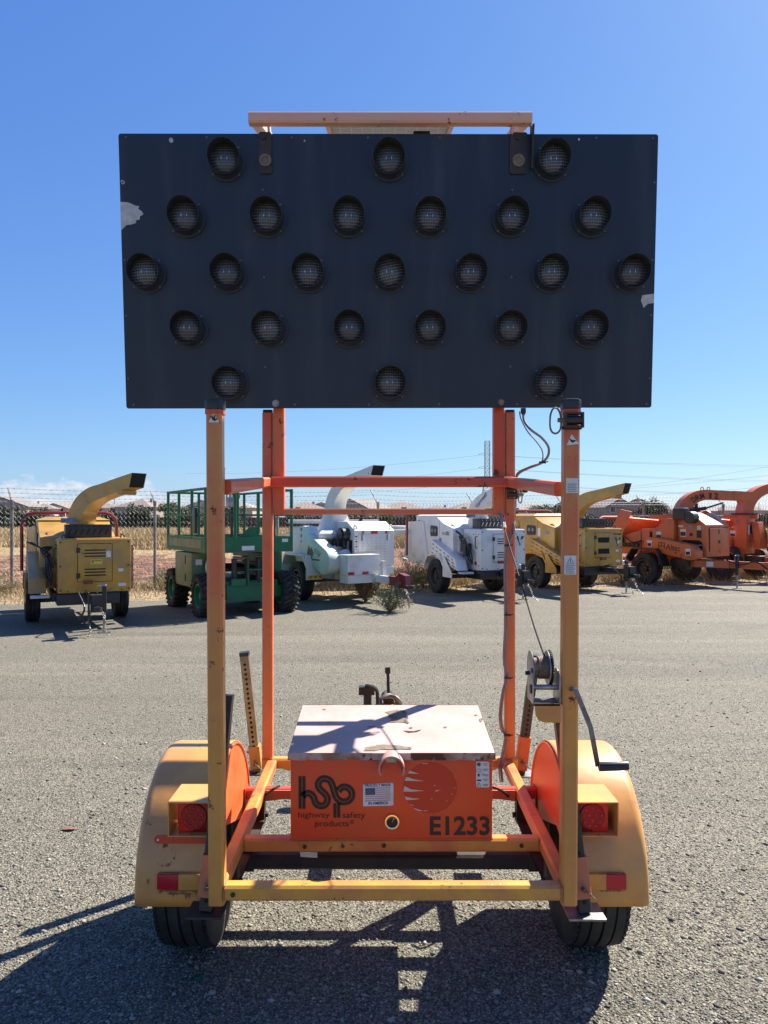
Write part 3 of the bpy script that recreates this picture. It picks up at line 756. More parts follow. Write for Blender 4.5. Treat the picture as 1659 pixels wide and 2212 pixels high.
for k, u in enumerate((0.25, 0.62, 0.98)):
    wv = MB(FO)
    pts = []
    for (tp, av), (tp2, av2) in zip(tops[:-1], tops[1:]):
        a, b = tp+av*u, tp2+av2*u
        for j in range(6): pts.append(a.lerp(b, j/6) - Vector((0, 0, 0.03*4*(j/6)*(1-j/6))))
    wv.path(pts, 0.004, 4)
    tot = [p for p in pts]
    for i in range(len(tot)-1):
        for j in range(4):
            c = tot[i].lerp(tot[i+1], j/4)
            wv.beam(c+Vector((-0.012, 0, -0.022)), c+Vector((0.012, 0, 0.022)), 0.004); wv.beam(c+Vector((0.012, 0.01, -0.02)), c+Vector((-0.012, 0, 0.02)), 0.004)
    wv.build('barbed_wire', M['galv'], cf, smooth=0)
MB(FO).path([Vector((fx(pxs[0]), fence_y(fx(pxs[0])), FH-0.02)), Vector((fx(pxs[-1]), fence_y(fx(pxs[-1])), FH-0.02))], 0.003, 4).build('tension_wire', M['galv'], cf)
# woven diamonds as real wires
nv = []; nf = []
p_ = 0.098; x0, x1 = -11.5, 15.2
nw = int((x1-x0)*1.0378/p_); ns = int(FH/(p_*0.62))
rw = 0.0046
for i in range(nw):
    s0 = i*p_
    prev = None
    for k in range(ns+2):
        z = 0.03 + (k*0.5)*p_*1.24
        if z > FH+0.035: break
        s = s0 + (p_*0.5 if (k % 2) else 0.0) - p_*0.25
        w = al*s + Vector((x0, fence_y(x0), z))
        off = 0.004 if k % 2 else -0.004
        c = w + Vector((0, off, 0))
        b_ = len(nv)
        nv += [(c.x-rw, c.y, c.z), (c.x+rw, c.y-rw, c.z), (c.x, c.y+rw, c.z+rw)]
        if prev is not None:
            for j in range(3): nf.append((prev+j, prev+(j+1) % 3, b_+(j+1) % 3, b_+j))
        prev = b_
MB(FO).add(nv, nf).build('wire_mesh', M['galv'], cf, smooth=0)['kind'] = 'stuff'
# ================================================================== arrow board trailer
TX = 0.028
T = Vector((TX, 3.05, 0))
tr = empty('arrow_board_trailer', T)
tag(tr, 'orange arrow board trailer with black lamp panel raised on posts, nearest the camera', 'trailer')
def mb(): return MB(T)
TB = 0.051        # square tube

# ---- frame at rail height
YF, YR, YM = 2.478, 3.70, 2.83
XL, XR = -0.557, 0.615
for px0, px1, yt in ((470.5, 465.5, 884), (1227.5, 1233, 883)):
    a, b = at(px0, 1949, YF), at(px1, yt, YF-0.02)
    mb().beam(a, b, TB+0.001, TB+0.001, ch=0.14).build('rear_post', M['post'], tr)
    c = mb().beam(b - Vector((0, 0, 0.004)), b + Vector((0, 0, 0.030)), 0.062, 0.062, ch=0.2)
    c.build('post_cap', M['blackplastic'], tr, bevel=0.006)
    # weld collar under the cap
    mb().beam(b - Vector((0, 0, 0.018)), b - Vector((0, 0, 0.004)), 0.060, 0.060, ch=0.2).build('post_collar', M['redpaint'], tr)
zf, zr = 0.4525, 0.474
mb().beam((XL+0.0265, YF, zf), (XR-0.0265, YF, zf), TB).build('rear_beam', M['frame'], tr)
for X in (XL, XR):
    mb().beam((X, YF+0.026, zf+0.0005), (X, YR-0.026, zr), TB-0.001).build('side_rail', M['rail'], tr)
def zrail(Y): return zf + (zr-zf)*(Y-YF)/(YR-YF)
mb().beam((XL+0.026, YM, zrail(YM)-0.002), (XR-0.026, YM, zrail(YM)-0.002), TB).build('box_beam', M['rail'], tr)
mb().beam((XL-0.05, YR, zr+0.003), (XR+0.05, YR, zr+0.003), TB).build('front_beam', M['frame'], tr)
mb().beam((-0.66, 3.335, 0.462), (0.715, 3.335, 0.462), TB-0.003).build('fender_tube', M['redpaint'], tr)
# gussets running from the fender tube to the box supports
for X, s in ((XL+0.03, 1), (XR-0.03, -1)):
    g = mb().prism([(X, 3.305, 0.436), (X, 3.305, 0.484), (X+s*0.20, 3.305, 0.484), (X+s*0.20, 3.305, 0.462)], (0, -0.006, 0))
    g.build('gusset', M['salmon'], tr)
# dark under frame: axle, springs, brace
mb().beam((-0.63, 3.03, 0.30), (0.69, 3.03, 0.30), 0.06).build('axle', M['blackrust'], tr)
mb().beam((XL+0.03, 2.93, 0.415), (XR-0.03, 2.93, 0.415), 0.04).build('cross_brace', M['blackmetal'], tr)
for X in (XL, XR):
    s = mb()
    for k in range(4):
        L = 0.30 - 0.055*k
        s.beam((X, 3.03-L, 0.345-0.009*k-0.03*(L/0.3)**2+0.03), (X, 3.03+L, 0.345-0.009*k-0.03*(L/0.3)**2+0.03), 0.045, 0.008, ch=0.05)
    s.build('leaf_spring', M['blackrust'], tr)
    for y0_ in (2.70, 3.31):
        mb().box(X-0.022, X+0.022, y0_, y0_+0.05, 0.33, 0.43).cyl((X-0.035, y0_+0.03, 0.36), (X+0.035, y0_+0.03, 0.36), 0.012, n=8).build('spring_hanger', M['blackrust'], tr)
    mb().box(X-0.03, X+0.03, 2.99, 3.07, 0.27, 0.37).build('axle_seat', M['blackrust'], tr)
# tongue towards the background
TXc = 0.03
mb().beam((TXc, YR+0.026, 0.455), (TXc, 4.86, 0.455), 0.075).build('tongue', M['frame'], tr)
for s in (-1, 1):
    mb().beam((TXc+s*0.52, YR+0.03, 0.452), (TXc+s*0.045, 4.5, 0.452), 0.05).build('tongue_brace', M['frame'], tr)
cp = mb().beam((TXc, 4.80, 0.50), (TXc, 5.02, 0.50), 0.07, 0.055).ball((TXc, 5.03, 0.485), 0.05, 0.06, 0.045)
cp.build('coupler', M['blackrust'], tr)
lv = mb().beam((TXc, 4.93, 0.52), (TXc-0.004, 4.94, 0.665), 0.020).beam((TXc-0.004, 4.94, 0.66), (TXc-0.006, 4.945, 0.70), 0.036, 0.03)
lv.build('latch_lever', M['blackmetal'], tr)
# chain wrapped around the coupler
chn = mb()
for k in range(5):
    r = 0.070 - 0.007*k
    ring = [(TXc + r*math.cos(t)*1.15, 4.74+0.03*k, 0.50 + r*math.sin(t)*0.85) for t in np.linspace(0, 2*math.pi, 18, endpoint=False)]
    ring = [Vector(p) + Vector((0, 0.01*math.sin(5*i), 0.006*math.sin(7*i+k))) for i, p in enumerate(ring)]
    chn.path(ring, 0.007, 5, True)
chn.build('safety_chain', M['chain'], tr)
tj = mb().cyl((TXc-0.135, 4.72, 0.18), (TXc-0.135, 4.72, 0.60), 0.026, n=12).box(TXc-0.19, TXc-0.09, 4.69, 4.75, 0.575, 0.625)
tj.cyl((TXc-0.135, 4.72, 0.02), (TXc-0.135, 4.72, 0.2), 0.018, n=10).box(TXc-0.2, TXc-0.07, 4.66, 4.78, 0.004, 0.02)
tj.path(catmull([(TXc-0.075, 4.70, 0.40), (TXc-0.07, 4.70, 0.55), (TXc-0.085, 4.70, 0.615), (TXc-0.15, 4.70, 0.635)], 5), 0.012, 6)
tj.beam((TXc-0.11, 4.72, 0.47), (TXc-0.03, 4.72, 0.47), 0.04)
tj.build('tongue_jack', M['blackmetal'], tr)

# ---- upper part: side arms, cross bar, outer posts, sliding mast
zc = 1.876
for X, pxf, pyf in ((-0.580, 481, 1051), (0.627, 1217, 1056)):
    mb().beam((X, YR, zr+0.026), (X, YR+0.003, 2.222), TB).build('front_post', M['rearpost'], tr)
    sg = 1 if X < 0 else -1
    e = at(pxf, pyf, YF)
    mb().beam((X, YR-0.028, zc), e + Vector((0, 0.026, 0)), TB-0.002).build('side_arm', M['rearpost'], tr)
mb().beam((-0.588, YR-0.053, zc), (0.635, YR-0.053, zc), TB+0.001).build('cross_bar', M['redpaint'], tr)
BX, BYB, BYT, BZB, BZT, BW = 0.026, 3.600, 3.500, 2.232, 3.513, 2.552
for X, k in ((-0.523, -1), (0.570, 1)):
    mb().beam((X, YR-0.0005, 1.712), (X, YR-0.005, 2.30), 0.0535, ch=0.1).build('mast_tube', M['mast'], tr)
    mb().beam((X, YR-0.004, 2.302), (X, YR-0.085, 3.46), 0.0535, ch=0.1).build('mast_tube', M['mast'], tr)
    b = mb().beam((X, YR-0.035, 2.262), (X, 3.60, 2.262), 0.04).beam((X, YR-0.10, 3.30), (X, 3.525, 3.30), 0.04)
    b.build('panel_standoff', M['blackmetal'], tr)
mb().beam((-0.496, YR-0.003, 1.730), (0.543, YR-0.003, 1.730), 0.030).build('mast_cross_bar', M['salmon'], tr)
# black end plugs in the outer posts
for X in (-0.580, 0.627):
    mb().beam((X, YR, 2.223), (X, YR, 2.236), 0.046).build('post_plug', M['blackplastic'], tr)

# ---- lamp panel
tilt = math.atan2(BYB-BYT, BZT-BZB)
bc = Vector((BX, (BYB+BYT)/2, (BZB+BZT)/2))
bh = math.hypot(BYB-BYT, BZT-BZB)
brot = (tilt, R(-0.18), R(0.5))
def rrect(w, h, r, n=5):
    pts = []
    for cx, cz, a0 in ((w/2-r, h/2-r, 0), (-w/2+r, h/2-r, 90), (-w/2+r, -h/2+r, 180), (w/2-r, -h/2+r, 270)):
        for k in range(n+1):
            t = R(a0 + 90*k/n); pts.append((cx+r*math.cos(t), cz+r*math.sin(t)))
    return pts
p = MB().prism([(x, 0, z) for x, z in rrect(BW, bh, 0.012)], (0, 0.004, 0))
panel = p.build('sign_panel', M['board'], tr, loc=bc-T, rot=brot, smooth=20)
lip = MB()
for (x0, x1, z0, z1) in ((-BW/2+0.004, BW/2-0.004, bh/2-0.006, bh/2-0.002), (-BW/2+0.004, BW/2-0.004, -bh/2+0.002, -bh/2+0.006)):
    lip.box(x0, x1, 0.0045, 0.032, z0, z1)
for s in (-1, 1):
    lip.box(s*(BW/2-0.004)-0.002, s*(BW/2-0.004)+0.002, 0.0045, 0.032, -bh/2+0.007, bh/2-0.007)
for z in (-0.32, 0.0, 0.32): lip.beam((-BW/2+0.02, 0.018, z), (BW/2-0.02, 0.018, z), 0.02, 0.024)
lip.build('panel_flange', M['board'], panel)
# peeled spots with bare aluminium
pl = MB().prism([(-BW/2+0.001, -0.0008, z) if x is None else (x, -0.0008, z) for x, z in (
    (None, 0.330), (-1.235, 0.326), (-1.205, 0.312), (-1.186, 0.31), (-1.192, 0.298), (-1.174, 0.285), (-1.168, 0.272), (-1.186, 0.262), (-1.186, 0.248), (-1.202, 0.246),
    (-1.205, 0.232), (-1.225, 0.225), (-1.25, 0.222), (-1.258, 0.214), (None, 0.198))], (0, -0.0006, 0))
pl.build('bare_patch', M['alu'], panel)
pl = MB().prism([(BW/2-0.001, -0.0008, -0.098), (BW/2-0.058, -0.0008, -0.106), (BW/2-0.064, -0.0008, -0.13), (BW/2-0.05, -0.0008, -0.165), (BW/2-0.03, -0.0008, -0.146), (BW/2-0.001, -0.0008, -0.142)], (0, -0.0006, 0))
pl.build('bare_patch', M['alu'], panel)
for x, z, q in ((-1.03, 0.612, 0.012), (0.9, 0.618, 0.006), (-1.262, 0.42, 0.010), (-0.4, 0.61, 0.005)):
    MB().prism([(x+q*math.cos(t)*random.Random(int(x*99+t*9)).uniform(0.5, 1.3), -0.0008, z+q*math.sin(t)) for t in np.linspace(0, 6.28, 8, endpoint=False)], (0, -0.0006, 0)).build('bare_patch', M['alu'], panel)
# screws around the edge and on the mast line
sc_me = MB().cyl((0, 0, 0), (0, -0.004, 0), 0.0065, 0.005, n=8).mesh('screw'); sc_me.materials.append(M['screwhead'])
spots = [(x, s*(bh/2-0.018)) for x in (-1.24, -0.86, -0.46, -0.1, 0.24, 0.62, 0.98, 1.25) for s in (-1, 1)]
spots += [(s*(BW/2-0.014), z) for z in (-0.5, -0.2, 0.06, 0.42) for s in (-1, 1)]
spots += [(x, z) for x in (-0.6, 0.585) for z in (-0.445, -0.02, 0.385)]
for x, z in spots: link('screw', sc_me, panel, (x, -0.0003, z))
# mast bolts at the lower edge
for x, m in ((-0.553, 'zinc'), (0.542, 'rusty')):
    MB().cyl((x, -0.0004, -bh/2+0.024), (x, -0.012, -bh/2+0.024), 0.013, n=6).cyl((x, -0.0003, -bh/2+0.024), (x, -0.003, -bh/2+0.024), 0.017, n=12).build('bolt', M[m], panel)
# lamps: open visor tube on a flange, ribbed lens behind
def lens_mat():
    m = bpy.data.materials.new('ribbed_lamp_lens'); m.use_nodes = True
    N, L = m.node_tree.nodes, m.node_tree.links; b = N['Principled BSDF']
    tcn = N.new('ShaderNodeTexCoord'); sp = N.new('ShaderNodeSeparateXYZ'); L.new(tcn.outputs['Object'], sp.inputs[0])
    def fn(op, a, c=None):
        n = N.new('ShaderNodeMath'); n.operation = op
        for i, v in enumerate((a, c)):
            if v is None: continue
            if isinstance(v, (int, float)): n.inputs[i].default_value = v
            else: L.new(v, n.inputs[i])
        return n.outputs[0]
    def lines(src, per, wid):
        f = fn('FRACT', fn('ADD', fn('DIVIDE', src, per), 50.0))
        return fn('LESS_THAN', f, wid)
    hz = lines(sp.outputs[2], 0.0135, 0.28)
    vt = lines(sp.outputs[0], 0.0115, 0.16)
    no = N.new('ShaderNodeTexNoise'); no.inputs['Scale'].default_value = 70
    oi = N.new('ShaderNodeObjectInfo'); va = N.new('ShaderNodeVectorMath'); va.operation = 'ADD'
    L.new(tcn.outputs['Object'], va.inputs[0]); L.new(oi.outputs['Random'], va.inputs[1]); L.new(va.outputs[0], no.inputs['Vector'])
    f = fn('MULTIPLY', fn('MAXIMUM', fn('MULTIPLY', hz, 1.0), fn('MULTIPLY', vt, 0.7)), fn('MULTIPLY', no.outputs[0], fn('ADD', fn('MULTIPLY', oi.outputs['Random'], 1.5), 0.8)))
    x = N.new('ShaderNodeMixRGB'); L.new(f, x.inputs[0]); x.inputs[1].default_value = (0.036, 0.036, 0.039, 1); x.inputs[2].default_value = (0.19, 0.185, 0.19, 1)
    L.new(x.outputs[0], b.inputs['Base Color'])
    b.inputs['Roughness'].default_value = 0.22
    bn = N.new('ShaderNodeBump'); bn.inputs['Strength'].default_value = 0.35; bn.inputs['Distance'].default_value = 0.003
    L.new(f, bn.inputs['Height']); L.new(bn.outputs[0], b.inputs['Normal'])
    return m
M['lens'] = lens_mat()
h = MB()
h.pipe((0, -0.0006, 0), (0, -0.006, 0), 0.093, 0.064, 32)
h.pipe((0, -0.006, 0), (0, -0.02, 0), 0.080, 0.066, 32)
# visor: longer on the upper side
n = 36
vs = []
for k in range(n):
    t = 2*math.pi*k/n; c, s = math.cos(t), math.sin(t)
    L = 0.078 + 0.020*s
    for r, y in ((0.0770, -0.019), (0.0755, -L), (0.0735, -L), (0.0750, -0.019)): vs.append((r*c, y, r*s))
fs = []
for k in range(n):
    a, b = 4*k, 4*((k+1) % n)
    fs += [(a, b, b+1, a+1), (a+1, b+1, b+2, a+2), (a+2, b+2, b+3, a+3)]
h.add(vs, fs)
hood_me = h.mesh('lamp', smooth=40); hood_me.materials.append(M['hood'])
ln = MB()
rings = [(0.0, -0.042), (0.02, -0.0412), (0.04, -0.038), (0.058, -0.031), (0.0715, -0.0205)]
vs = [(0, rings[0][1], 0)]; fs = []
for r, y in rings[1:]: vs += [(r*math.cos(2*math.pi*k/28), y, r*math.sin(2*math.pi*k/28)) for k in range(28)]
fs += [(0, 1+k, 1+(k+1) % 28) for k in range(28)]
for j in range(3):
    a, b = 1+28*j, 1+28*(j+1)
    fs += [(a+k, a+(k+1) % 28, b+(k+1) % 28, b+k) for k in range(28)]
ln.add(vs, fs)
lens_me = ln.mesh('lamp_lens'); lens_me.materials.append(M['lens'])
fil_me = MB().cyl((-0.014, -0.0425, -0.004), (-0.014, -0.0425, 0.008), 0.0016, n=6).cyl((0.012, -0.0425, -0.004), (0.012, -0.0425, 0.008), 0.0016, n=6).mesh('filament')
fil_me.materials.append(M['sticker'])
PU, PV = 0.386, 0.2595
rot_m = panel.matrix_basis if False else Matrix.LocRotScale(bc-T, panel.rotation_euler, None)
rows = [(2, (-2, 0, 2)), (1, (-2.5, -1.5, -0.5, 0.5, 1.5, 2.5)), (0, (-3, -2, -1, 0, 1, 2, 3)), (-1, (-2.5, -1.5, -0.5, 0.5, 1.5, 2.5)), (-2, (-2, 0, 2))]
rr = random.Random(4)
for rv, cols in rows:
    for cu in cols:
        loc = rot_m @ Vector((cu*PU, 0, rv*PV - 0.006))
        spin = rr.choice((0, 0, R(2), R(-2))) if (rv, cu) != (0, 0) else R(-12)
        lamp = link('lamp', hood_me, tr, loc, panel.rotation_euler)
        lamp.rotation_euler.x += rr.uniform(-0.03, 0.03); lamp.rotation_euler.z += rr.uniform(-0.03, 0.03)
        ll = link('lamp_lens', lens_me, lamp, (0, 0, 0), (0, spin, 0))
        link('filament', fil_me, lamp)
        for a in (45, 135, 225, 315):
            link('screw', sc_me, lamp, (0.0865*math.cos(R(a)), -0.0062, 0.0865*math.sin(R(a))))
# hinge plates of the solar frame, bolted on the panel's front
for x, w in ((-0.585, 0.060), (0.612, 0.082)):
    b = MB().prism([(x+u, -0.001, bh/2-0.09+v) for u, v in rrect(w, 0.190, 0.01)], (0, -0.007, 0))
    hp = b.build('hinge_plate', M['blackrust'], panel)
    MB().pipe((x, -0.008, bh/2-0.125), (x, -0.016, bh/2-0.125), 0.029, 0.017, 20).cyl((x, -0.008, bh/2-0.125), (x, -0.012, bh/2-0.125), 0.017, n=12).build('bolt', M['bare'], panel)
    MB().cyl((x-0.004, -0.008, bh/2-0.02), (x-0.004, -0.018, bh/2-0.02), 0.011, n=6).build('bolt', M['blackrust'], panel)

# ---- solar frame on top
sx0, sx1 = at(537, 260, 3.45).x, at(1150, 260, 3.45).x
s0 = Vector((0, 3.47, 3.566)); back = Vector((0, 1.0, 0.30))
mb().beam((sx0, s0.y, s0.z), (sx1, s0.y, s0.z), 0.052).build('solar_frame_bar', M['pinkbar'], tr)
mb().beam((sx0, s0.y+back.y, s0.z+back.z), (sx1, s0.y+back.y, s0.z+back.z), 0.052).build('solar_frame_bar', M['pinkbar'], tr)
for x in (sx0+0.026, sx1-0.026):
    mb().beam((x, s0.y+0.026, s0.z+0.006), (x, s0.y+back.y-0.026, s0.z+back.z-0.006), 0.05, up=(0, 0, 1)).build('solar_frame_bar', M['pinkbar'], tr)
for x in (sx0+0.088, sx1-0.085):
    mb().beam((x, s0.y+0.03, s0.z-0.01), (x, s0.y+0.05, s0.z-0.05), 0.012, 0.045).build('hinge_tab', M['pinkbar'], tr)
mb().prism([(sx1+0.004, s0.y-0.02, s0.z-0.03), (sx1+0.004, s0.y+0.05, s0.z-0.01), (sx1+0.004, s0.y+0.06, s0.z-0.20), (sx1+0.004, s0.y+0.02, s0.z-0.22)], (0.008, 0, 0)).build('hinge_tab', M['blackrust'], tr)
pa = Vector((at(706, 280, 3.52).x, 3.505, 3.580)); pb = pa + Vector((0.60, 0, 0)); pc = Vector((0, 0.9, 0.27))
sp_ = mb().prism([pa, pb, pb+pc, pa+pc], (0, 0, 0.012)).build('solar_panel', M['backsheet'], tr)
fr = mb()
for q0, q1 in ((pa, pb), (pb, pb+pc), (pb+pc, pa+pc), (pa+pc, pa)):
    fr.beam(q0, q1, 0.022, 0.035)
fr.build('panel_rim', M['pinkbar'], sp_)
gr = mb()
for k in range(1, 11):
    u = k/11; q = pa.lerp(pb, u) - Vector((0, 0, 0.0012))
    gr.prism([q+Vector((-0.0018, 0, 0)), q+Vector((0.0018, 0, 0)), q+pc+Vector((0.0018, 0, 0)), q+pc+Vector((-0.0018, 0, 0))], (0, 0, -0.0012))
for k in range(1, 18):
    q = pa + pc*(k/18) - Vector((0, 0, 0.003))
    gr.prism([q, q+Vector((0.6, 0, 0)), q+Vector((0.6, 0.004, 0.001)), q+Vector((0, 0.004, 0.001))], (0, 0, -0.0012))
gr.build('cell_gaps', M['grid'], sp_)
q = pa + pc*0.02 + Vector((0.31, 0, -0.003))
mb().prism([q, q+Vector((0.12, 0, 0)), q+Vector((0.12, 0.07, 0.016)), q+Vector((0, 0.07, 0.016))], (0, 0, -0.002)).build('rating_label', M['inkgrey'], sp_)
mb().box(0.14, 0.22, 3.53, 3.58, 3.515, 3.545).build('junction_box', M['blackplastic'], tr, bevel=0.006)

# ---- battery box
YB0, YB1 = 2.800, 3.275
bx0, bx1 = at(628, 1700, YB0).x, at(1064, 1700, YB0).x
bz0 = zrail(YM) + 0.0255; bz1 = 0.793
bb = mb()
bb.box(bx0, bx1, YB0, YB1, bz0, bz1+0.012)
battery = bb.build('battery_box', M['boxred'], tr, bevel=0.004)
mb().box(bx0-0.002, bx1+0.002, YB0-0.002, YB1, bz0-0.0015, bz0+0.004).build('box_seam', M['redpaint'], battery)
lx0, lx1 = at(623, 1630, 2.786).x, at(1070, 1630, 2.786).x
lf, lb = Vector((0, 2.786, 0.814)), Vector((0, 3.293, 0.8664))
lid = mb()
n1, n2 = 24, 14
lrand = random.Random(3)
vs, fs = [], []
for j in range(n2+1):
    for i in range(n1+1):
        u, v = i/n1, j/n2
        w = 0.0025*mnoise.noise(Vector((u*5, v*4, 0.3))) * min(1, 6*min(u, 1-u, v, 1-v)+0.2)
        vs.append((lx0+(lx1-lx0)*u, lf.y+(lb.y-lf.y)*v, lf.z+(lb.z-lf.z)*v+w))
for j in range(n2):
    for i in range(n1):
        a = j*(n1+1)+i; fs.append((a, a+1, a+n1+2, a+n1+1))
nn = len(vs)
lid.add(vs, fs)
ldo = lid.build('lid', M['lid'], battery)
le = mb()
def wob(i): return 0.0018*math.sin(i*2.3) + 0.0012*math.sin(i*5.1)
for a, b in ((Vector((lx0, lf.y, lf.z)), Vector((lx1, lf.y, lf.z))), (Vector((lx0, lf.y, lf.z)), Vector((lx0, lb.y, lb.z))),
             (Vector((lx1, lf.y, lf.z)), Vector((lx1, lb.y, lb.z))), (Vector((lx0, lb.y, lb.z)), Vector((lx1, lb.y, lb.z)))):
    m_ = 30; outn = (a+b)/2 - Vector(((lx0+lx1)/2, 3.04, (lf.z+lb.z)/2)); outn.z = 0; outn.normalize()
    v2, f2 = [], []
    for i in range(m_+1):
        q = a.lerp(b, i/m_)
        v2 += [q + Vector((0, 0, 0.001)), q + outn*0.002 + Vector((0, 0, -0.004)), q + outn*0.002 + Vector((0, 0, -0.026+wob(i))), q - outn*0.002 + Vector((0, 0, -0.026+wob(i)))]
    for i in range(m_):
        for k in range(3): f2.append((4*i+k, 4*i+k+1, 4*i+k+5, 4*i+k+4))
    le.add(v2, f2)
le.build('lid_edge', M['lid_edge'], battery)
# worn-through spots on the lid (coordinates: u along the width, v front to back)
def on_lid(u, v, dz=0.0026):
    w = 0.0025*mnoise.noise(Vector((u*5, v*4, 0.3))) * min(1, 6*min(u, 1-u, v, 1-v)+0.2)
    return Vector((lx0+(lx1-lx0)*u, lf.y+(lb.y-lf.y)*v, lf.z+(lb.z-lf.z)*v+dz+w))
def lid_uv(zx, zy):     # from the enlarged view of the box
    v = min(1, max(0, (690-zy)/(690-325)))
    v = v*0.846/(1-0.154*v) if v > 0 else 0
    xl, xr = 40+(150-40)*((690-zy)/365), 1590+(1450-1590)*((690-zy)/365)
    return (zx-xl)/(xr-xl), v
def lid_patch(pts, name='peeled_patch', m='bare', dz=0.0022):
    fan = [on_lid(*lid_uv(*q), dz) for q in pts]
    c = sum(fan, Vector())/len(fan)
    MB(T).add([c]+fan, [(0, 1+i, 1+(i+1) % len(fan)) for i in range(len(fan))]).build(name, M[m], battery, smooth=0)
lid_patch([(758,384),(800,372),(850,364),(905,368),(924,382),(918,405),(935,418),(925,436),(940,462),(900,458),(860,455),(800,461),(812,430),(795,425),(787,402),(790,390)])
lid_patch([(608,676),(620,650),(690,642),(700,634),(760,630),(860,634),(900,640),(965,650),(960,664),(880,662),(790,668),(700,662),(690,676)])
lid_patch([(1462,432),(1485,425),(1492,440),(1480,458),(1465,450)])
lid_patch([(896,520),(940,530),(1000,524),(1028,513),(1030,517),(1002,529),(940,535)], m='blackrust')
lid_patch([(903,456),(915,428),(942,462),(930,468)], m='blackrust')
lid_patch([(630,492),(690,487),(690,490),(640,495)], m='blackrust')
for q in ((310, 360, 9), (955, 497, 10), (1212, 497, 9), (1440, 404, 9)):
    lid_patch([(q[0]+q[2]*1.6*math.cos(t), q[1]+q[2]*0.6*math.sin(t)) for t in np.linspace(0, 6.28, 8, endpoint=False)], 'rust_spot', 'rusty')
# lock cover: short pipe under the lid's front edge
pcx = at(846, 1652, YB0).x; pcz = CAM_H - (1655-1118)/1600*2.76
M['pinktube'] = mat('faded_pink_tube', (0.52, 0.27, 0.21), 0.45, col2=(0.58, 0.32, 0.25), vscale=9, rust=0.08, rscale=20)
lk = mb()
vs, fs = [], []
n = 20
for k in range(n+1):
    t = R(-30) + R(240)*k/n; c, s = math.cos(t), math.sin(t)
    for r, y in ((0.048, YB0-0.003), (0.048, YB0-0.075), (0.043, YB0-0.075), (0.043, YB0-0.003)): vs.append((pcx+r*c, y, pcz+r*s))
for k in range(n):
    a, b = 4*k, 4*k+4
    fs += [(a, b, b+1, a+1), (a+1, b+1, b+2, a+2), (a+2, b+2, b+3, a+3)]
lk.add(vs, fs + [(0, 1, 2, 3), (4*n, 4*n+3, 4*n+2, 4*n+1)])
lk.build('lock_cover', M['pinktube'], battery)
mb().box(pcx-0.072, pcx+0.072, lf.y-0.006, lf.y-0.0022, lf.z-0.024, lf.z+0.002).build('lid_tab', M['lid'], battery)
mb().box(pcx-0.02, pcx+0.02, YB0-0.03, YB0-0.004, pcz+0.012, pcz+0.026).cyl((pcx-0.018, YB0-0.02, pcz+0.01), (pcx+0.018, YB0-0.02, pcz+0.01), 0.005, n=8).build('padlock', M['zinc'], battery)

YL = YB0 - 0.0016
def bz(zx, zy, Y=YL):  # enlarged box view -> point on the box front
    return at((720+zx*0.33755)*0.8508, (1680+zy*0.33755)*0.8508, Y)
def lz(zx, zy, Y=YL):  # enlarged logo view
    return at((740+zx/8.295)*0.8508, (1950+zy/8.295)*0.8508, Y)
def flat(pts, name, m, parent, conv=bz, Y=YL, th=0.0006):
    q = [conv(x, y, Y) for x, y in pts]
    return MB(T).prism(q, (0, -th, 0)).build(name, M[m], parent, smooth=0)
# emblem: three letters drawn as one double line
curve = catmull([(240,605,0),(275,560,0),(350,532,0),(430,560,0),(478,635,0),(500,705,0),(545,770,0),(630,800,0),(715,772,0),(762,690,0),(750,600,0),(690,527,0),(620,462,0),(575,395,0),(572,315,0),(630,243,0),(715,225,0),(795,255,0),(848,320,0),(880,400,0),(903,485,0),(932,580,0),(980,658,0),(1050,705,0),(1125,714,0),(1205,690,0),(1262,625,0),(1278,555,0),(1255,475,0),(1195,420,0),(1125,400,0),(1055,415,0),(990,487,0)], 5)
emb = MB(T)
def strip(pts, off, w):
    n = len(pts); q = []
    for i, p_ in enumerate(pts):
        d = (pts[min(i+1, n-1)] - pts[max(i-1, 0)]).normalized()
        q.append(p_ + Vector((-d.y, d.x, 0))*off)
    vs, fs = ribbon(q, w)
    emb.add([lz(a.x, a.y) for a in vs], fs)
for off in (-40, 40):
    strip(curve, off, 66)
    strip([Vector((227, 172, 0)), Vector((227, 858, 0))], off, 66)
    strip([Vector((960, 740, 0)), Vector((960, 1047, 0))], off, 66)
em = emb.build('emblem', M['ink'], battery, smooth=0)
def fit(body, m, x0, y0, x1, y1, conv, bold=0.0, name='lettering', parent=None):
    a = conv(x0, y1, YL); b = conv(x1, y0, YL)
    return text(body, M[m], parent or battery, a, (1, 0, 0), (0, 0, 1), b.x-a.x, b.z-a.z, name, bold, T, 0.0004)
fit('highway', 'inkbrown', 148, 925, 808, 1082, lz)
fit('safety', 'inkbrown', 1080, 930, 1560, 1090, lz)
fit('products', 'inkbrown', 500, 1105, 1210, 1268, lz)
fit('®', 'inkbrown', 1235, 1095, 1320, 1178, lz)
fit('E1233', 'inkbrown', 1102, 1163, 1553, 1306, bz, 0.025, 'fleet_number')
flat([(1105+200*math.cos(t), 950+190*math.sin(t)) for t in np.linspace(0, 2*math.pi, 48, endpoint=False)], 'globe_print', 'globe', battery)
YG = YL - 0.0008
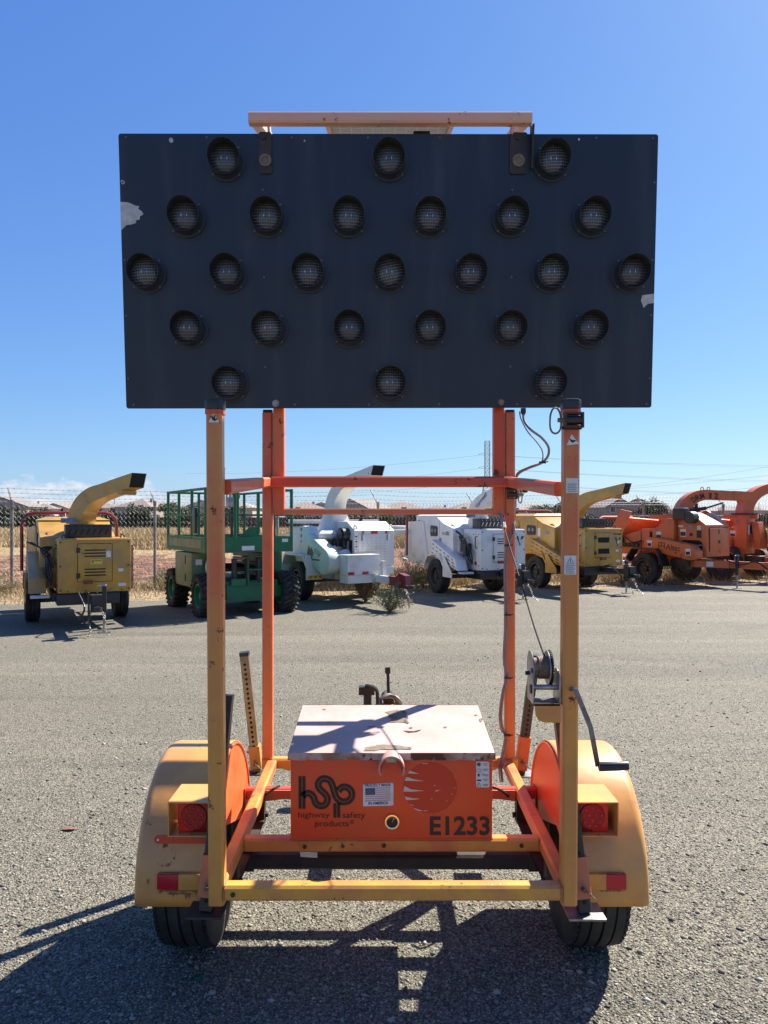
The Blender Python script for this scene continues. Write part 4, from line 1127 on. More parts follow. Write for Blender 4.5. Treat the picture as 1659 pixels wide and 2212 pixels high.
for poly in ([(950,819),(1020,843),(936,839)], [(928,866),(980,884),(1060,898),(970,896),(912,894)], [(910,934),(960,960),(1060,971),(960,977),(904,976)],
             [(914,1013),(960,1025),(1030,1032),(970,1038),(924,1040)], [(950,1072),(980,1080),(975,1084)], [(978,1099),(1030,1116),(1062,1122),(1020,1122),(986,1107)],
             [(1042,762),(1088,766),(1086,770),(1048,767)], [(1138,970),(1184,964),(1150,976)], [(1128,928),(1150,929),(1140,932)], [(1060,1119),(1090,1121),(1062,1125)], [(1105,1032),(1126,1031),(1115,1035)],
             [(1285,950),(1296,942),(1290,953)], [(1262,992),(1272,996),(1266,999)], [(1224,1044),(1236,1046),(1228,1049)]):
    flat(poly, 'worn_streak', 'pale', battery, Y=YG)
# made-in sticker
stk = flat([(600,922),(820,910),(828,918),(828,1076),(820,1082),(606,1087),(599,1080)], 'flag_sticker', 'sticker', battery)
YS = YL - 0.001
def fits(body, m, x0, y0, x1, y1, bold=0.0, rot=0.0):
    a = bz(x0, y1, YS); b = bz(x1, y0, YS)
    xd = Vector((math.cos(rot), 0, math.sin(rot)))
    return text(body, M[m], battery, a, xd, Vector((-math.sin(rot), 0, math.cos(rot))), b.x-a.x, b.z-a.z, 'lettering', bold, T, 0.0004)
fits('PROUDLY MADE', 'inkblue', 614, 922, 806, 942, 0.02, 0.035)
fits('IN AMERICA', 'inkblue', 640, 1055, 788, 1077, 0.02, 0.035)
flat([(616,952),(690,948),(691,1001),(617,1004)], 'flag_canton', 'inkblue', battery, Y=YS)
for k in range(7):
    y = 948 + k*15.6
    x0 = 694 if k < 4 else 617
    dy = (x0-617)*-0.03
    flat([(x0, y+dy+2), (805, y-4), (805, y+3), (x0, y+dy+9)], 'flag_stripe', 'inkred', battery, Y=YS)
star = MB(T)
for j in range(5):
    for i in range(6 if j % 2 == 0 else 5):
        c = bz(622+i*12.5+(0 if j % 2 == 0 else 6), 956+j*10-i*0.4, YS-0.0007)
        star.poly([c+Vector((0.0011*math.cos(t), 0, 0.0011*math.sin(t))) for t in np.linspace(0, 6.28, 6, endpoint=False)])
star.build('flag_stars', M['sticker'], battery, smooth=0)
# warning sticker
flat([(1456,749),(1540,751),(1548,758),(1550,938),(1544,946),(1456,944),(1450,937),(1449,757)], 'warning_sticker', 'sticker', battery)
def disc(x, y, r, m, name='pictogram', Y=YS): flat([(x+r*math.cos(t), y+r*math.sin(t)) for t in np.linspace(0, 6.28, 14, endpoint=False)], name, m, battery, Y=Y)
disc(1470, 773, 16, 'inkgrey'); disc(1470, 773, 8, 'ink', Y=YS-0.0007)
flat([(1455,806),(1486,806),(1486,828),(1455,828)], 'pictogram', 'inkgrey', battery, Y=YS)
flat([(1458,810),(1483,810),(1483,825),(1458,825)], 'pictogram', 'sticker', battery, Y=YS-0.0007)
flat([(1470,838),(1478,850),(1476,862),(1465,864),(1461,853)], 'pictogram', 'ink', battery, Y=YS)
flat([(1455,893),(1466,886),(1488,888),(1488,897),(1455,897)], 'pictogram', 'ink', battery, Y=YS)
flat([(1470,906),(1488,937),(1453,937)], 'pictogram', 'ink', battery, Y=YS)
flat([(1470,912),(1484,934),(1457,934)], 'pictogram', 'sticker', battery, Y=YS-0.0007)
flat([(1472,915),(1467,925),(1472,925),(1468,933),(1474,922),(1469,922)], 'pictogram', 'ink', battery, Y=YS-0.0014)
for y, w in ((768, 30), (778, 26), (808, 40), (817, 28), (848, 44), (857, 40), (884, 36), (893, 24), (922, 40), (931, 40)):
    flat([(1520-w/2, y-2), (1520+w/2, y-2), (1520+w/2, y+2), (1520-w/2, y+2)], 'caption_line', 'inkgrey', battery, Y=YS)
# gauge
gc = bz(818, 1199, YB0)
gg = mb().pipe(gc, gc+Vector((0, -0.010, 0)), 0.0275, 0.0215, 24).build('gauge_bezel', M['chrome'], battery)
mb().cyl(gc, gc+Vector((0, -0.005, 0)), 0.0218, n=24).build('gauge_face', M['ink'], battery)
gk = mb()
for a in np.linspace(R(40), R(140), 7):
    c0 = gc + Vector((0.0135*math.cos(a), -0.0056, 0.0135*math.sin(a))); c1 = gc + Vector((0.0175*math.cos(a), -0.0056, 0.0175*math.sin(a)))
    gk.path([c0, c1], 0.0007, 4)
gk.path([gc+Vector((0, -0.006, -0.003)), gc+Vector((0.006, -0.006, 0.014))], 0.0009, 4)
gk.build('gauge_needle', M['sticker'], battery)
# sticker hanging under the beam
s0_ = at(648, 1842, YM-0.02); 
mb().prism([at(648, 1840, YM+0.03), at(686, 1841, YM+0.03), at(686, 1853, YM+0.03), at(650, 1851, YM+0.03)], (0, 0.001, 0)).build('loose_sticker', M['sticker'], tr)

# ---- wheels and fenders
WYC, WZC, WR = 3.03, 0.352, 0.352
FR = 0.415
HW = dict(f_in=0.655, f_out=0.916, t_in=0.674, t_out=0.876)
def tyre_prof(w, r, rr_):
    g = 0.011
    h = w/2
    tr_ = []
    edges = [-h*0.92, -h*0.52, -h*0.45, -h*0.04-0.012, -h*0.04-0.002, h*0.40, h*0.47, h*0.92]
    pr = [(-h*0.72, rr_), (-h*0.98, rr_+0.03), (-h, (r+rr_)/2), (-h*0.985, r-0.035), (-h*0.93, r-0.010)]
    for a, b in ((-0.80, -0.46), (-0.40, -0.04), (0.04, 0.40), (0.46, 0.80)):
        for x, d in ((a, g), (a+0.012, 0), (b-0.012, 0), (b, g)):
            pr.append((x*h, r - d - 0.006*(x*x)))
    pr += [(h*0.93, r-0.010), (h*0.985, r-0.035), (h, (r+rr_)/2), (h*0.98, rr_+0.03), (h*0.72, rr_)]
    return pr
def tread_mat():
    m = M['rubber'].copy(); m.name = 'tread_rubber'
    N, L = m.node_tree.nodes, m.node_tree.links
    b = N['Principled BSDF']
    return m
for s in (-1, 1):
    cx = TX + s*(HW['t_in']+HW['t_out'])/2
    wh = empty('wheel', Vector((cx, WYC, 0)) - T); wh.parent = tr
    off = Vector((cx, WYC, 0))
    ty = MB(off).lathe_x((cx, WYC, WZC), tyre_prof(0.205, WR, 0.20), 64)
    # sipes: shallow cross cuts as small raised shoulder blocks
    ty.build('tyre', M['rubber'], wh, smooth=40)
    sb = MB(off)
    for k in range(60):
        t = 2*math.pi*k/60
        for x0, x1 in ((-0.096, -0.084), (0.084, 0.096)):
            c = Vector((cx, WYC + (WR-0.012)*math.cos(t), WZC + (WR-0.012)*math.sin(t)))
            d = Vector((0, math.cos(t), math.sin(t)))
            sb.beam(c+Vector((x0, 0, 0)), c+Vector((x1, 0, 0)), 0.022, 0.012, up=d, ch=0.05)
    sb.build('tread_blocks', M['rubber'], wh, smooth=0)
    rm = MB(off).lathe_x((cx, WYC, WZC), [(-0.07, 0.2), (-0.085, 0.205), (-0.085, 0.19), (-0.03, 0.17), (-0.02, 0.05), (0.02, 0.05), (0.03, 0.17), (0.085, 0.19), (0.085, 0.205), (0.07, 0.2)], 32)
    rm.cyl((cx-s*0.06, WYC, WZC), (cx+s*0.03, WYC, WZC), 0.055, n=16)
    rm.build('rim', M['rim'], wh)
    # fender: rolled sheet with a rounded outer shoulder
    xi, xo = TX + s*HW['f_in'], TX + s*HW['f_out']
    prof = [(xi, 0.0), (xi+s*0.012, 0.0), (xo-s*0.034, 0.0), (xo-s*0.022, -0.002), (xo-s*0.011, -0.007), (xo-s*0.003, -0.017), (xo, -0.030), (xo, -0.10)]
    fe = MB(T); n = 40; vs, fs = [], []
    for k in range(n+1):
        t = R(184) - R(188)*k/n
        for x, dr in prof:
            vs.append((x, WYC + (FR+dr)*math.cos(t), WZC+0.003 + (FR+dr)*math.sin(t)))
    m_ = len(prof)
    for k in range(n):
        for j in range(m_-1): fs.append((k*m_+j, k*m_+j+1, (k+1)*m_+j+1, (k+1)*m_+j))
    fe.add(vs, fs)
    # inner thickness
    fo = fe.build('fender', M['fender'], tr, smooth=50)
    md = fo.modifiers.new('thickness', 'SOLIDIFY'); md.thickness = 0.003; md.offset = 0
    # inner side plate, darker red, with a raised rim
    ip = MB(T); pts = [(xi-s*0.001, WYC+(FR-0.004)*math.cos(R(176-172*k/28)), WZC+(FR-0.004)*math.sin(R(176-172*k/28))) for k in range(29)]
    pts += [(xi-s*0.001, WYC+0.36, WZC-0.02), (xi-s*0.001, WYC+0.22, WZC+0.03), (xi-s*0.001, WYC-0.10, WZC+0.13), (xi-s*0.001, WYC-0.30, WZC+0.06)]
    ip.prism(pts, (s*0.003, 0, 0)); ip.build('fender_side', M['fender_in'], tr, smooth=0)
    rim_ = MB(T).path([(xi-s*0.002, WYC+(FR-0.006)*math.cos(R(174-168*k/30)), WZC+(FR-0.006)*math.sin(R(174-168*k/30))) for k in range(31)], 0.006, 6)
    rim_.build('fender_rim', M['fender_in'], tr)
    # outstanding support flange
    MB(T).prism([(xi-s*0.004, 3.30, 0.49), (xi-s*0.004, 3.37, 0.49), (xi-s*0.004, 3.37, 0.36), (xi-s*0.004, 3.30, 0.36)], (-s*0.006, 0, 0)).build('fender_bracket', M['redpaint'], tr)
    # tail lamp in its shroud
    x0, x1 = (at(363, 0, 2.56).x, at(452, 0, 2.56).x) if s < 0 else (at(1244, 0, 2.56).x, at(1337, 0, 2.56).x)
    z0, z1 = CAM_H-(1808-1118)/1600*2.56, CAM_H-(1733-1118)/1600*2.56
    tl = empty('tail_lamp', Vector(((x0+x1)/2, 2.65, z0)) - T); tl.parent = tr
    toff = Vector(((x0+x1)/2, 2.65, z0))
    th = 0.004
    sh = MB(toff)
    yb = 2.735
    sh.hexa([(x0, 2.56, z1-th), (x1, 2.56, z1-th), (x1, yb, z1-th), (x0, yb, z1-th), (x0, 2.56, z1), (x1, 2.56, z1), (x1, yb, z1), (x0, yb, z1)])
    sh.box(x0, x1, 2.56, yb, z0, z0+th).box(x0, x0+th, 2.56, yb, z0+th, z1-th).box(x1-th, x1, 2.56, yb, z0+th, z1-th)
    sh.build('lamp_shroud', M['fender'], tl, smooth=0)
    cx0 = (x0+x1)/2 + (-0.010 if s > 0 else 0.012)
    hs = MB(toff).box(cx0-0.052, cx0+0.052, 2.64, 2.70, (z0+z1)/2-0.050, (z0+z1)/2+0.050)
    hs.build('lamp_housing', M['blackplastic'], tl, bevel=0.006)
    zc_ = (z0+z1)/2
    # lens: outer half coloured brighter for sun shining through, inner half darker, raised LED disc
    MB(toff).box(cx0-0.057, cx0, 2.588, 2.6395, zc_-0.055, zc_+0.055).build('lens_half', M['redlens' if s < 0 else 'redlensdark'], tl, bevel=0.006)
    MB(toff).box(cx0+0.0005, cx0+0.057, 2.588, 2.6395, zc_-0.055, zc_+0.055).build('lens_half', M['redlensdark' if s < 0 else 'redlens'], tl, bevel=0.006)
    MB(toff).cyl((cx0, 2.5878, zc_), (cx0, 2.582, zc_), 0.046, 0.044, 28).build('led_disc', M['redlensdark'], tl)
    led = MB(toff)
    for k in range(9): led.ball((cx0+0.033*math.cos(2*math.pi*k/9+0.2), 2.582, zc_+0.033*math.sin(2*math.pi*k/9+0.2)), 0.0052, 0.005, 0.0052, 8, 6)
    for k in range(3): led.ball((cx0+0.013*math.cos(2*math.pi*k/3+0.5), 2.582, zc_+0.013*math.sin(2*math.pi*k/3+0.5)), 0.0052, 0.005, 0.0052, 8, 6)
    led.build('led_bumps', M['redlens'], tl)
    sd = MB(toff).box(cx0+s*0.0575, cx0+s*0.064, 2.61, 2.66, zc_-0.036, zc_+0.036)
    sd.build('side_lens', M['redlens'], tl, bevel=0.004)
    # light bracket bar
    if s < 0:
        pts = []
        a0 = at(342, 1810, 2.585); a1 = at(452, 1810, 2.585)
        for k in range(9):
            t = R(90+180*k/8); pts.append(a0 + Vector((0.0145*math.cos(t), 0, 0.0145*math.sin(t))))
        pts += [a1 + Vector((0, 0, -0.0145)), a1 + Vector((0, 0, 0.0145))]
        pts = [q - Vector((0, 0, 0.006)) for q in pts]
        MB(T).prism(pts, (0, 0.006, 0)).build('lamp_bracket', M['redpaint'], tr)
        MB(T).cyl(a0+Vector((0.0, -0.003, -0.006)), a0+Vector((0, 0, -0.006)), 0.004, n=8).build('bolt', M['sticker'], tr)
    # reflector on its plate
    pxs = ((340, 386), (386, 432)) if s < 0 else ((1310, 1353), (1268, 1310))
    for (a, b), nm, mm, py0, py1, yy in ((pxs[0], 'reflector', 'reflector', 1889, 1921, 2.608), (pxs[1], 'reflector_plate', 'frame', 1888, 1922, 2.609)):
        q0, q1 = at(a, py1, yy), at(b, py0, yy)
        MB(T).box(q0.x, q1.x, yy-0.004, yy+0.02, q0.z, q1.z).build(nm, M[mm], tr, bevel=0.0015)
    # rust stains and paint chips with their own shape
    pr2 = random.Random(int(s*7+20))
    a0_, a1_ = (344, 426) if s < 0 else (1296, 1352)
    def stain(x0, x1, y0, drop, name='rust_stain'):
        n_ = max(3, int((x1-x0)/2.5)); up, dn = [], []
        for k in range(n_+1):
            x = x0 + (x1-x0)*k/n_
            up.append(at(x, y0 + pr2.uniform(-0.6, 0.6), 2.6105)); dn.append(at(x, y0 + 1.2 + drop*pr2.random()**2.5, 2.6105))
        m_ = MB(T)
        for k in range(n_): m_.prism([up[k], up[k+1], dn[k+1], dn[k]], (0, -0.0008, 0))
        m_.build(name, M['stain'], tr, smooth=0)['kind'] = 'stuff'
    stain(a0_, a1_, 1923, 12 if s < 0 else 5)
    stain(a0_-2, a1_-10, 1886.5, 1.5)
    if s < 0: stain(362, 412, 1930, 14); stain(346, 352, 1924, 6)
# ---- stabiliser legs
def holes(bmx, p0, p1, n, r, nrm, dn):
    for k in range(n):
        c = Vector(p0).lerp(Vector(p1), (k+0.5)/n) + Vector(nrm)*dn
        bmx.cyl(c, c + Vector(nrm)*0.0012, r, n=10)
def stab(foot, topp, sl0, sl1, mt, fw, nh, sleeve_m):
    foot, topp = Vector(foot), Vector(topp)
    lg = empty('stabilizer_leg', foot - T); lg.parent = tr
    d = (topp-foot).normalized()
    MB(foot).beam(foot, topp, 0.044, 0.044, up=(0, 1, 0), ch=0.08).build('perforated_tube', M[mt], lg)
    s_ = d.cross(Vector((0, 1, 0))).normalized(); nrm = s_.cross(d).normalized()
    if nrm.y > 0: nrm = -nrm
    hb = MB(foot); holes(hb, foot+d*0.02, topp-d*0.03, nh, 0.0068, nrm, 0.0222)
    hb.build('tube_holes', M['dark'], lg)
    a, b = foot.lerp(topp, sl0), foot.lerp(topp, sl1)
    MB(foot).beam(a, b, 0.056, 0.056, up=(0, 1, 0), ch=0.06).build('leg_sleeve', M[sleeve_m], lg)
    fp = MB(foot).box(foot.x-fw/2, foot.x+fw/2, foot.y-0.05, foot.y+0.06, foot.z-0.012, foot.z-0.004)
    fp.build('foot_plate', M['zinc' if foot.x > 0 else 'blackrust'], lg, bevel=0.002)
    MB(foot).beam(topp, topp+d*0.018, 0.046, 0.046, up=(0, 1, 0), ch=0.08).build('tube_cap', M['blackplastic'], lg)
    # spring pin
    pn = a.lerp(b, 0.25) + nrm*0.028
    pm = MB(foot).cyl(pn, pn+nrm*0.02, 0.007, n=8)
    pm.path(catmull([pn+nrm*0.012, pn+nrm*0.016+Vector((0.02, 0, -0.012)), pn+nrm*0.012+Vector((0.038, 0, -0.03)), pn+nrm*0.01+Vector((0.018, 0, -0.012)), pn+nrm*0.012+Vector((-0.006, 0, 0.02))], 5), 0.0022, 5)
    pm.build('hitch_pin', M['rusty'], lg)
    return lg
stab(at(447, 1963, 2.53), at(490, 1512, 2.62), 0.065, 0.26, 'blackmetal', 0.125, 24, 'salmon')
stab(at(1262, 1966, 2.53), at(1207, 1520, 2.62), 0.065, 0.26, 'blackmetal', 0.125, 24, 'salmon')
stab(at(556, 1664, 3.76), at(529, 1416, 3.74), 0.03, 0.22, 'perf', 0.13, 22, 'post')
stab(at(1124, 1668, 3.76), at(1156, 1422, 3.74), 0.03, 0.32, 'blackmetal', 0.13, 22, 'mast')

# ---- winch on the right rear post
wx = at(1210, 0, 2.45)
br = empty('winch', at(1182, 1520, 2.49) - T); br.parent = tr
wo = at(1182, 1520, 2.49)
q = [at(x, y, 2.452) for x, y in ((1155, 1518), (1212, 1520), (1212, 1561), (1176, 1561), (1164, 1556), (1158, 1546))]
MB(wo).prism(q, (0, 0.006, 0)).build('mount_bracket', M['frame'], br)
q = [at(1154, 1518, 2.452), at(1210, 1519, 2.452), at(1210, 1500, 2.54), at(1150, 1500, 2.54)]
q = [Vector((v_.x, v_.y, wo.z+0.002)) for v_ in q]
MB(wo).prism(q, (0, 0, 0.006)).build('base_plate', M['blackrust'], br)
zb = wo.z + 0.008
# side plates with rounded tops
def side_plate(x, zt, mname):
    pts = [(x, 2.455, zb), (x, 2.545, zb)]
    for k in range(9):
        t = R(0+180*k/8); pts.append((x, 2.50+0.045*math.cos(t), zb+zt-0.045+0.045*math.sin(t)))
    MB(wo).prism(pts, (0.004, 0, 0)).build('side_plate', M[mname], br)
xa = at(1145, 0, 2.5).x; xb = at(1202, 0, 2.5).x
side_plate(xa, 0.110, 'zinc'); side_plate(xb, 0.110, 'zinc')
zd = zb + 0.105
yd_ = 2.535
for x, n_, m_ in ((xa+0.008, 'drum_flange', 'zinc'), (xb-0.024, 'drum_flange', 'zinc')):
    MB(wo).cyl((x, yd_, zd), (x+0.003, yd_, zd), 0.058, n=32).build(n_, M[m_], br)
gw = MB(wo).cyl((xb-0.018, yd_, zd), (xb-0.011, yd_, zd), 0.053, n=40)
for k in range(40):
    t = 2*math.pi*k/40; d = Vector((0, math.cos(t), math.sin(t)))
    c = Vector((xb-0.0145, yd_, zd)) + d*0.056
    gw.beam(c-Vector((0.0035, 0, 0)), c+Vector((0.0035, 0, 0)), 0.004, 0.007, up=d, ch=0.02)
gw.build('gear', M['blackrust'], br)
dr = MB(wo).cyl((xa+0.011, yd_, zd), (xb-0.024, yd_, zd), 0.026, n=20)
dr.build('drum', M['blackmetal'], br)
cw = MB(wo)
for k in range(10):
    x = xa + 0.014 + k*0.0052
    rr_ = 0.030 if k < 4 else 0.036
    cw.path([(x+0.002*t/6.28, yd_+rr_*math.cos(t), zd+rr_*math.sin(t)) for t in np.linspace(0, 2*math.pi, 20, endpoint=False)], 0.0036, 6, True)
cw.build('wound_cable', M['rusty'], br)
MB(wo).cyl((xa+0.003, 2.488, zb+0.048), (xb, 2.488, zb+0.048), 0.009, n=12).build('spacer_bar', M['zinc'], br)
MB(wo).cyl((xa-0.012, 2.515, zb+0.09), (xa, 2.515, zb+0.09), 0.007, n=8).cyl((xa-0.004, 2.475, zb+0.045), (xa-0.0005, 2.475, zb+0.045), 0.016, n=6).build('bolt', M['blackrust'], br)
# crank with grip
ck = [at(1205, 1490, 2.52), at(1243, 1488, 2.42), at(1251, 1500, 2.405), at(1276, 1570, 2.40), at(1282, 1610, 2.40), at(1292, 1655, 2.40)]
MB(wo).path(ck[:2], 0.007, 8).build('crank_shaft', M['zinc'], br)
MB(wo).beam(ck[1], ck[3], 0.016, 0.006, up=(0, 1, 0), ch=0.1).beam(ck[3]+Vector((0, -0.0008, 0)), ck[5], 0.0155, 0.006, up=(0, 1, 0), ch=0.1).build('crank_arm', M['rusty'], br)
g0, g1 = at(1294, 1656, 2.385), at(1357, 1654, 2.385)
MB(wo).cyl(g0, g1, 0.0150, n=18).build('crank_grip', M['blackplastic'], br, bevel=0.003)
# lifting cable up to the mast
top_c = at(1090, 1142, 3.60)
MB(T).path(catmull([at(1178, 1421, 2.535), at(1155, 1355, 2.72), at(1131, 1275, 2.97), at(1109, 1205, 3.28), top_c], 6), 0.0034, 6).build('lifting_cable', M['darkcable'], tr)
MB(T).beam(top_c, at(1087, 1127, 3.64), 0.020, ch=0.2).cyl(at(1087, 1132, 3.62), at(1080, 1108, 3.66), 0.0075, n=8).build('cable_clevis', M['zinc'], tr)

# ---- pin locks with pull rings
def pinlock(c, w, h, pin_to, ringc, rx, rz):
    pk = empty('pin_lock', c - T); pk.parent = tr
    f = MB(c)
    f.box(c.x-w/2, c.x+w/2, c.y-0.03, c.y-0.002, c.z-h/2, c.z-h/2+0.006).box(c.x-w/2, c.x+w/2, c.y-0.03, c.y-0.002, c.z+h/2-0.006, c.z+h/2)
    f.box(c.x-w/2, c.x-w/2+0.006, c.y-0.03, c.y-0.002, c.z-h/2+0.006, c.z+h/2-0.006).box(c.x+w/2-0.006, c.x+w/2, c.y-0.03, c.y-0.002, c.z-h/2+0.006, c.z+h/2-0.006)
    f.build('lock_frame', M['blackrust'], pk)
    MB(c).cyl((c.x-w/2+0.006, c.y-0.016, c.z), (c.x+w/2-0.006, c.y-0.016, c.z), h*0.28, n=14).build('spring_barrel', M['blackmetal'], pk)
    s = 1 if pin_to.x > c.x else -1
    MB(c).cyl((c.x+s*w/2, c.y-0.016, c.z), (pin_to.x, c.y-0.016, c.z), 0.0075, n=10).build('pin', M['rusty'], pk)
    MB(c).path([(ringc.x+rx*math.cos(t), c.y-0.016+0.3*rx*math.sin(2*t), ringc.z+rz*math.copysign(abs(math.sin(t))**0.75, math.sin(t))) for t in np.linspace(0, 2*math.pi, 28, endpoint=False)], 0.0032, 6, True).build('pull_ring', M['rusty'], pk)
pinlock(at(1237, 909, 2.432), 0.062, 0.050, at(1203, 909, 2.432), at(1198, 910, 2.432), 0.018, 0.042)
MB(T).box(at(1214, 925, 2.43).x, at(1256, 925, 2.43).x, 2.424, 2.434, at(0, 928, 2.43).z, at(0, 921, 2.43).z).build('lock_strap', M['blackrust'], tr)
pinlock(at(1106, 1068, 3.66), 0.048, 0.046, at(1130, 1068, 3.66), at(1123, 1071, 3.66), 0.009, 0.036)
MB(T).box(at(1093, 1056, 3.66).x, at(1118, 1056, 3.66).x, 3.655, 3.672, at(0, 1057, 3.66).z, at(0, 1052, 3.66).z).build('lock_strap', M['blackrust'], tr)

# ---- electric cables
gl = at(1131, 891, 3.62)
MB(T).cyl(gl+Vector((0, 0, 0.02)), gl-Vector((0, 0, 0.004)), 0.013, n=12).cyl(gl-Vector((0, 0, 0.003)), gl-Vector((0, 0, 0.012)), 0.010, 0.008, 12).build('cable_gland', M['blackplastic'], tr)
main = [at(1131, 893, 3.62), at(1133, 910, 3.60), at(1147, 928, 3.57), at(1170, 945, 3.55), at(1185, 965, 3.54), at(1184, 985, 3.55), at(1170, 1000, 3.58), at(1140, 1012, 3.63), at(1120, 1024, 3.66), at(1113, 1045, 3.735), at(1111, 1100, 3.735), at(1110, 1130, 3.68)]
low = [at(1109, 1150, 3.665), at(1099, 1180, 3.655), at(1094, 1230, 3.655), at(1096, 1330, 3.655), at(1092, 1420, 3.655), at(1097, 1460, 3.655), at(1088, 1500, 3.655), at(1083, 1545, 3.655), at(1087, 1575, 3.655), at(1095, 1588, 3.655), at(1092, 1612, 3.655), at(1086, 1640, 3.64), at(1083, 1660, 3.62), at(1086, 1690, 3.6)]
MB(T).path(catmull(main+low, 6), 0.0062, 7).build('power_cable', M['cable'], tr)
thin = [at(1123, 889, 3.62), at(1126, 905, 3.60), at(1140, 932, 3.57), at(1160, 955, 3.55), at(1172, 975, 3.54), at(1170, 998, 3.57), at(1145, 1008, 3.62), at(1118, 1022, 3.66), at(1116, 1045, 3.74), at(1113, 1120, 3.74), at(1111, 1140, 3.69)]
low2 = [Vector(p_)+Vector((-0.011, -0.004, 0)) for p_ in low]
low2[6] = at(1084, 1500, 3.65); low2[7] = at(1079, 1545, 3.65)
MB(T).path(catmull(thin+low2, 6), 0.0032, 6).build('thin_cable', M['cable'], tr)
for px, py in ((1172, 999), (1097, 1178), (1097, 1328), (1097, 1464), (1096, 1588)):
    c = at(px, py, 3.642 if py > 1100 else 3.565)
    MB(T).box(c.x-0.016, c.x+0.016, c.y-0.006, c.y+0.004, c.z-0.005, c.z+0.005).cyl(c+Vector((0.01, -0.005, 0)), c+Vector((0.026, -0.012, 0.004)), 0.0028, n=6).build('cable_tie', M['blackplastic'], tr)
# dark hose near the fender tube
MB(T).path(catmull([at(572, 1716, 3.31), at(580, 1712, 3.28), at(592, 1704, 3.26), at(604, 1698, 3.30)], 5), 0.006, 6).build('brake_hose', M['hose'], tr)
MB(T).path(catmull([at(1062, 1700, 3.30), at(1080, 1706, 3.27), at(1093, 1714, 3.28), at(1100, 1722, 3.31)], 5), 0.006, 6).build('brake_hose', M['hose'], tr)

# ---- stickers on the posts
def post_sticker(pts, m, name, Y, dy=0.0015):
    return MB(T).prism([at(x, y, Y) - Vector((0, dy, 0)) for x, y in pts], (0, -0.0005, 0)).build(name, M[m], tr, smooth=0)
YP = YF - TB/2 - 0.018
post_sticker([(463, 889), (477, 914), (449, 914)], 'ink', 'crush_warning_sticker', YP, 0.0012)
post_sticker([(463, 892), (474.5, 912.5), (451, 912.5)], 'sticker', 'crush_warning_sticker', YP, 0.0022)
post_sticker([(457, 900), (460, 899), (466, 905), (470, 903), (470, 907), (464, 910), (460, 907)], 'ink', 'pictogram', YP, 0.0032)
post_sticker([(463, 897), (466, 897), (466, 903), (463, 903)], 'ink', 'pictogram', YP, 0.0032)
post_sticker([(1235, 938), (1251, 959), (1224, 962)], 'sticker', 'crush_warning_sticker', YP, 0.0018)
post_sticker([(1230, 947), (1236, 951), (1246, 951), (1240, 955), (1237, 957), (1232, 953)], 'ink', 'pictogram', YP, 0.0028)
for y0, y1, tri in ((1033, 1065, 0), (1200, 1241, 1)):
    YP2 = YF - TB/2 - 0.003 - 0.014*(1949-y0)/1065
    a, b = (1223, 1249) if not tri else (1219, 1245)
    post_sticker([(a, y0), (b, y0), (b, y1), (a, y1)], 'sticker', 'warning_label', YP2, 0.003)
    if tri:
        post_sticker([(1232, 1203), (1240, 1217), (1224, 1217)], 'inkgrey', 'pictogram', YP2, 0.004)
        post_sticker([(1232, 1205.5), (1238, 1216), (1226, 1216)], 'sticker', 'pictogram', YP2, 0.005)
        post_sticker([(1231.3, 1208), (1232.7, 1208), (1232.5, 1215), (1231.5, 1215)], 'ink', 'pictogram', YP2, 0.006)
    rows_ = np.linspace(y0+(20 if tri else 12), y1-4, 5)
    for k, y in enumerate(rows_):
        post_sticker([(a+3, y), (b-3-(k % 2)*3, y), (b-3-(k % 2)*3, y+1.4), (a+3, y+1.4)], 'inkgrey', 'caption_line', YP2, 0.004)
# drill marks and chips on the frame
sp2 = random.Random(9)
dots = MB(T)
for k in range(8):
    c = Vector((0.36+k*0.028, YF-0.012+0.003*k, zf+0.0258)); dots.ball(c, 0.0028, 0.0028, 0.0008, 6, 4)
dots.build('paint_drips', M['sticker'], tr)

# weld beads where the tubes meet
def bead(pts, r=0.0035):
    rb = random.Random(int(abs(pts[0][0])*1000)); q = []
    for a, b in zip(pts[:-1], pts[1:]):
        a, b = Vector(a), Vector(b)
        for k in range(8): q.append(a.lerp(b, k/8) + Vector((rb.uniform(-.0006, .0006), rb.uniform(-.0006, .0006), rb.uniform(-.0006, .0006))))
    q.append(Vector(pts[-1]))
    MB(T).path(q, r, 6).build('weld_bead', M['weld'], tr)
for s_, X in ((1, XL), (-1, XR)):
    xx = X + s_*0.0275
    bead([(xx, YF-0.026, zf-0.024), (xx, YF-0.026, zf+0.024)])
    bead([(xx, YF-0.026, zf+0.026), (xx, YF+0.026, zf+0.026)])
    xm = X + s_*0.0265; zm = zrail(YM)
    bead([(xm, YM-0.026, zm-0.024), (xm, YM-0.026, zm+0.02)])
for X in (-0.580, 0.627):
    bead([(X-0.025, YR-0.027, zr+0.030), (X+0.025, YR-0.027, zr+0.030)])
    bead([(X-0.024, YR-0.029, zc-0.028), (X+0.024, YR-0.029, zc-0.028)])
for x, y, z in ((-0.50, YF-0.026, 0.452), (0.0, YM-0.026, zrail(YM)), (-0.30, YM-0.026, zrail(YM)-0.004), (0.52, YM-0.026, zrail(YM))):
    MB(T).cyl((x, y, z), (x, y-0.006, z), 0.008, n=6).build('bolt', M['blackrust'], tr)
# ================================================================== machines along the fence
def L3(x, fwd, z): return Vector((x, -fwd, z))
GRP = 'wood chippers parked along the fence'

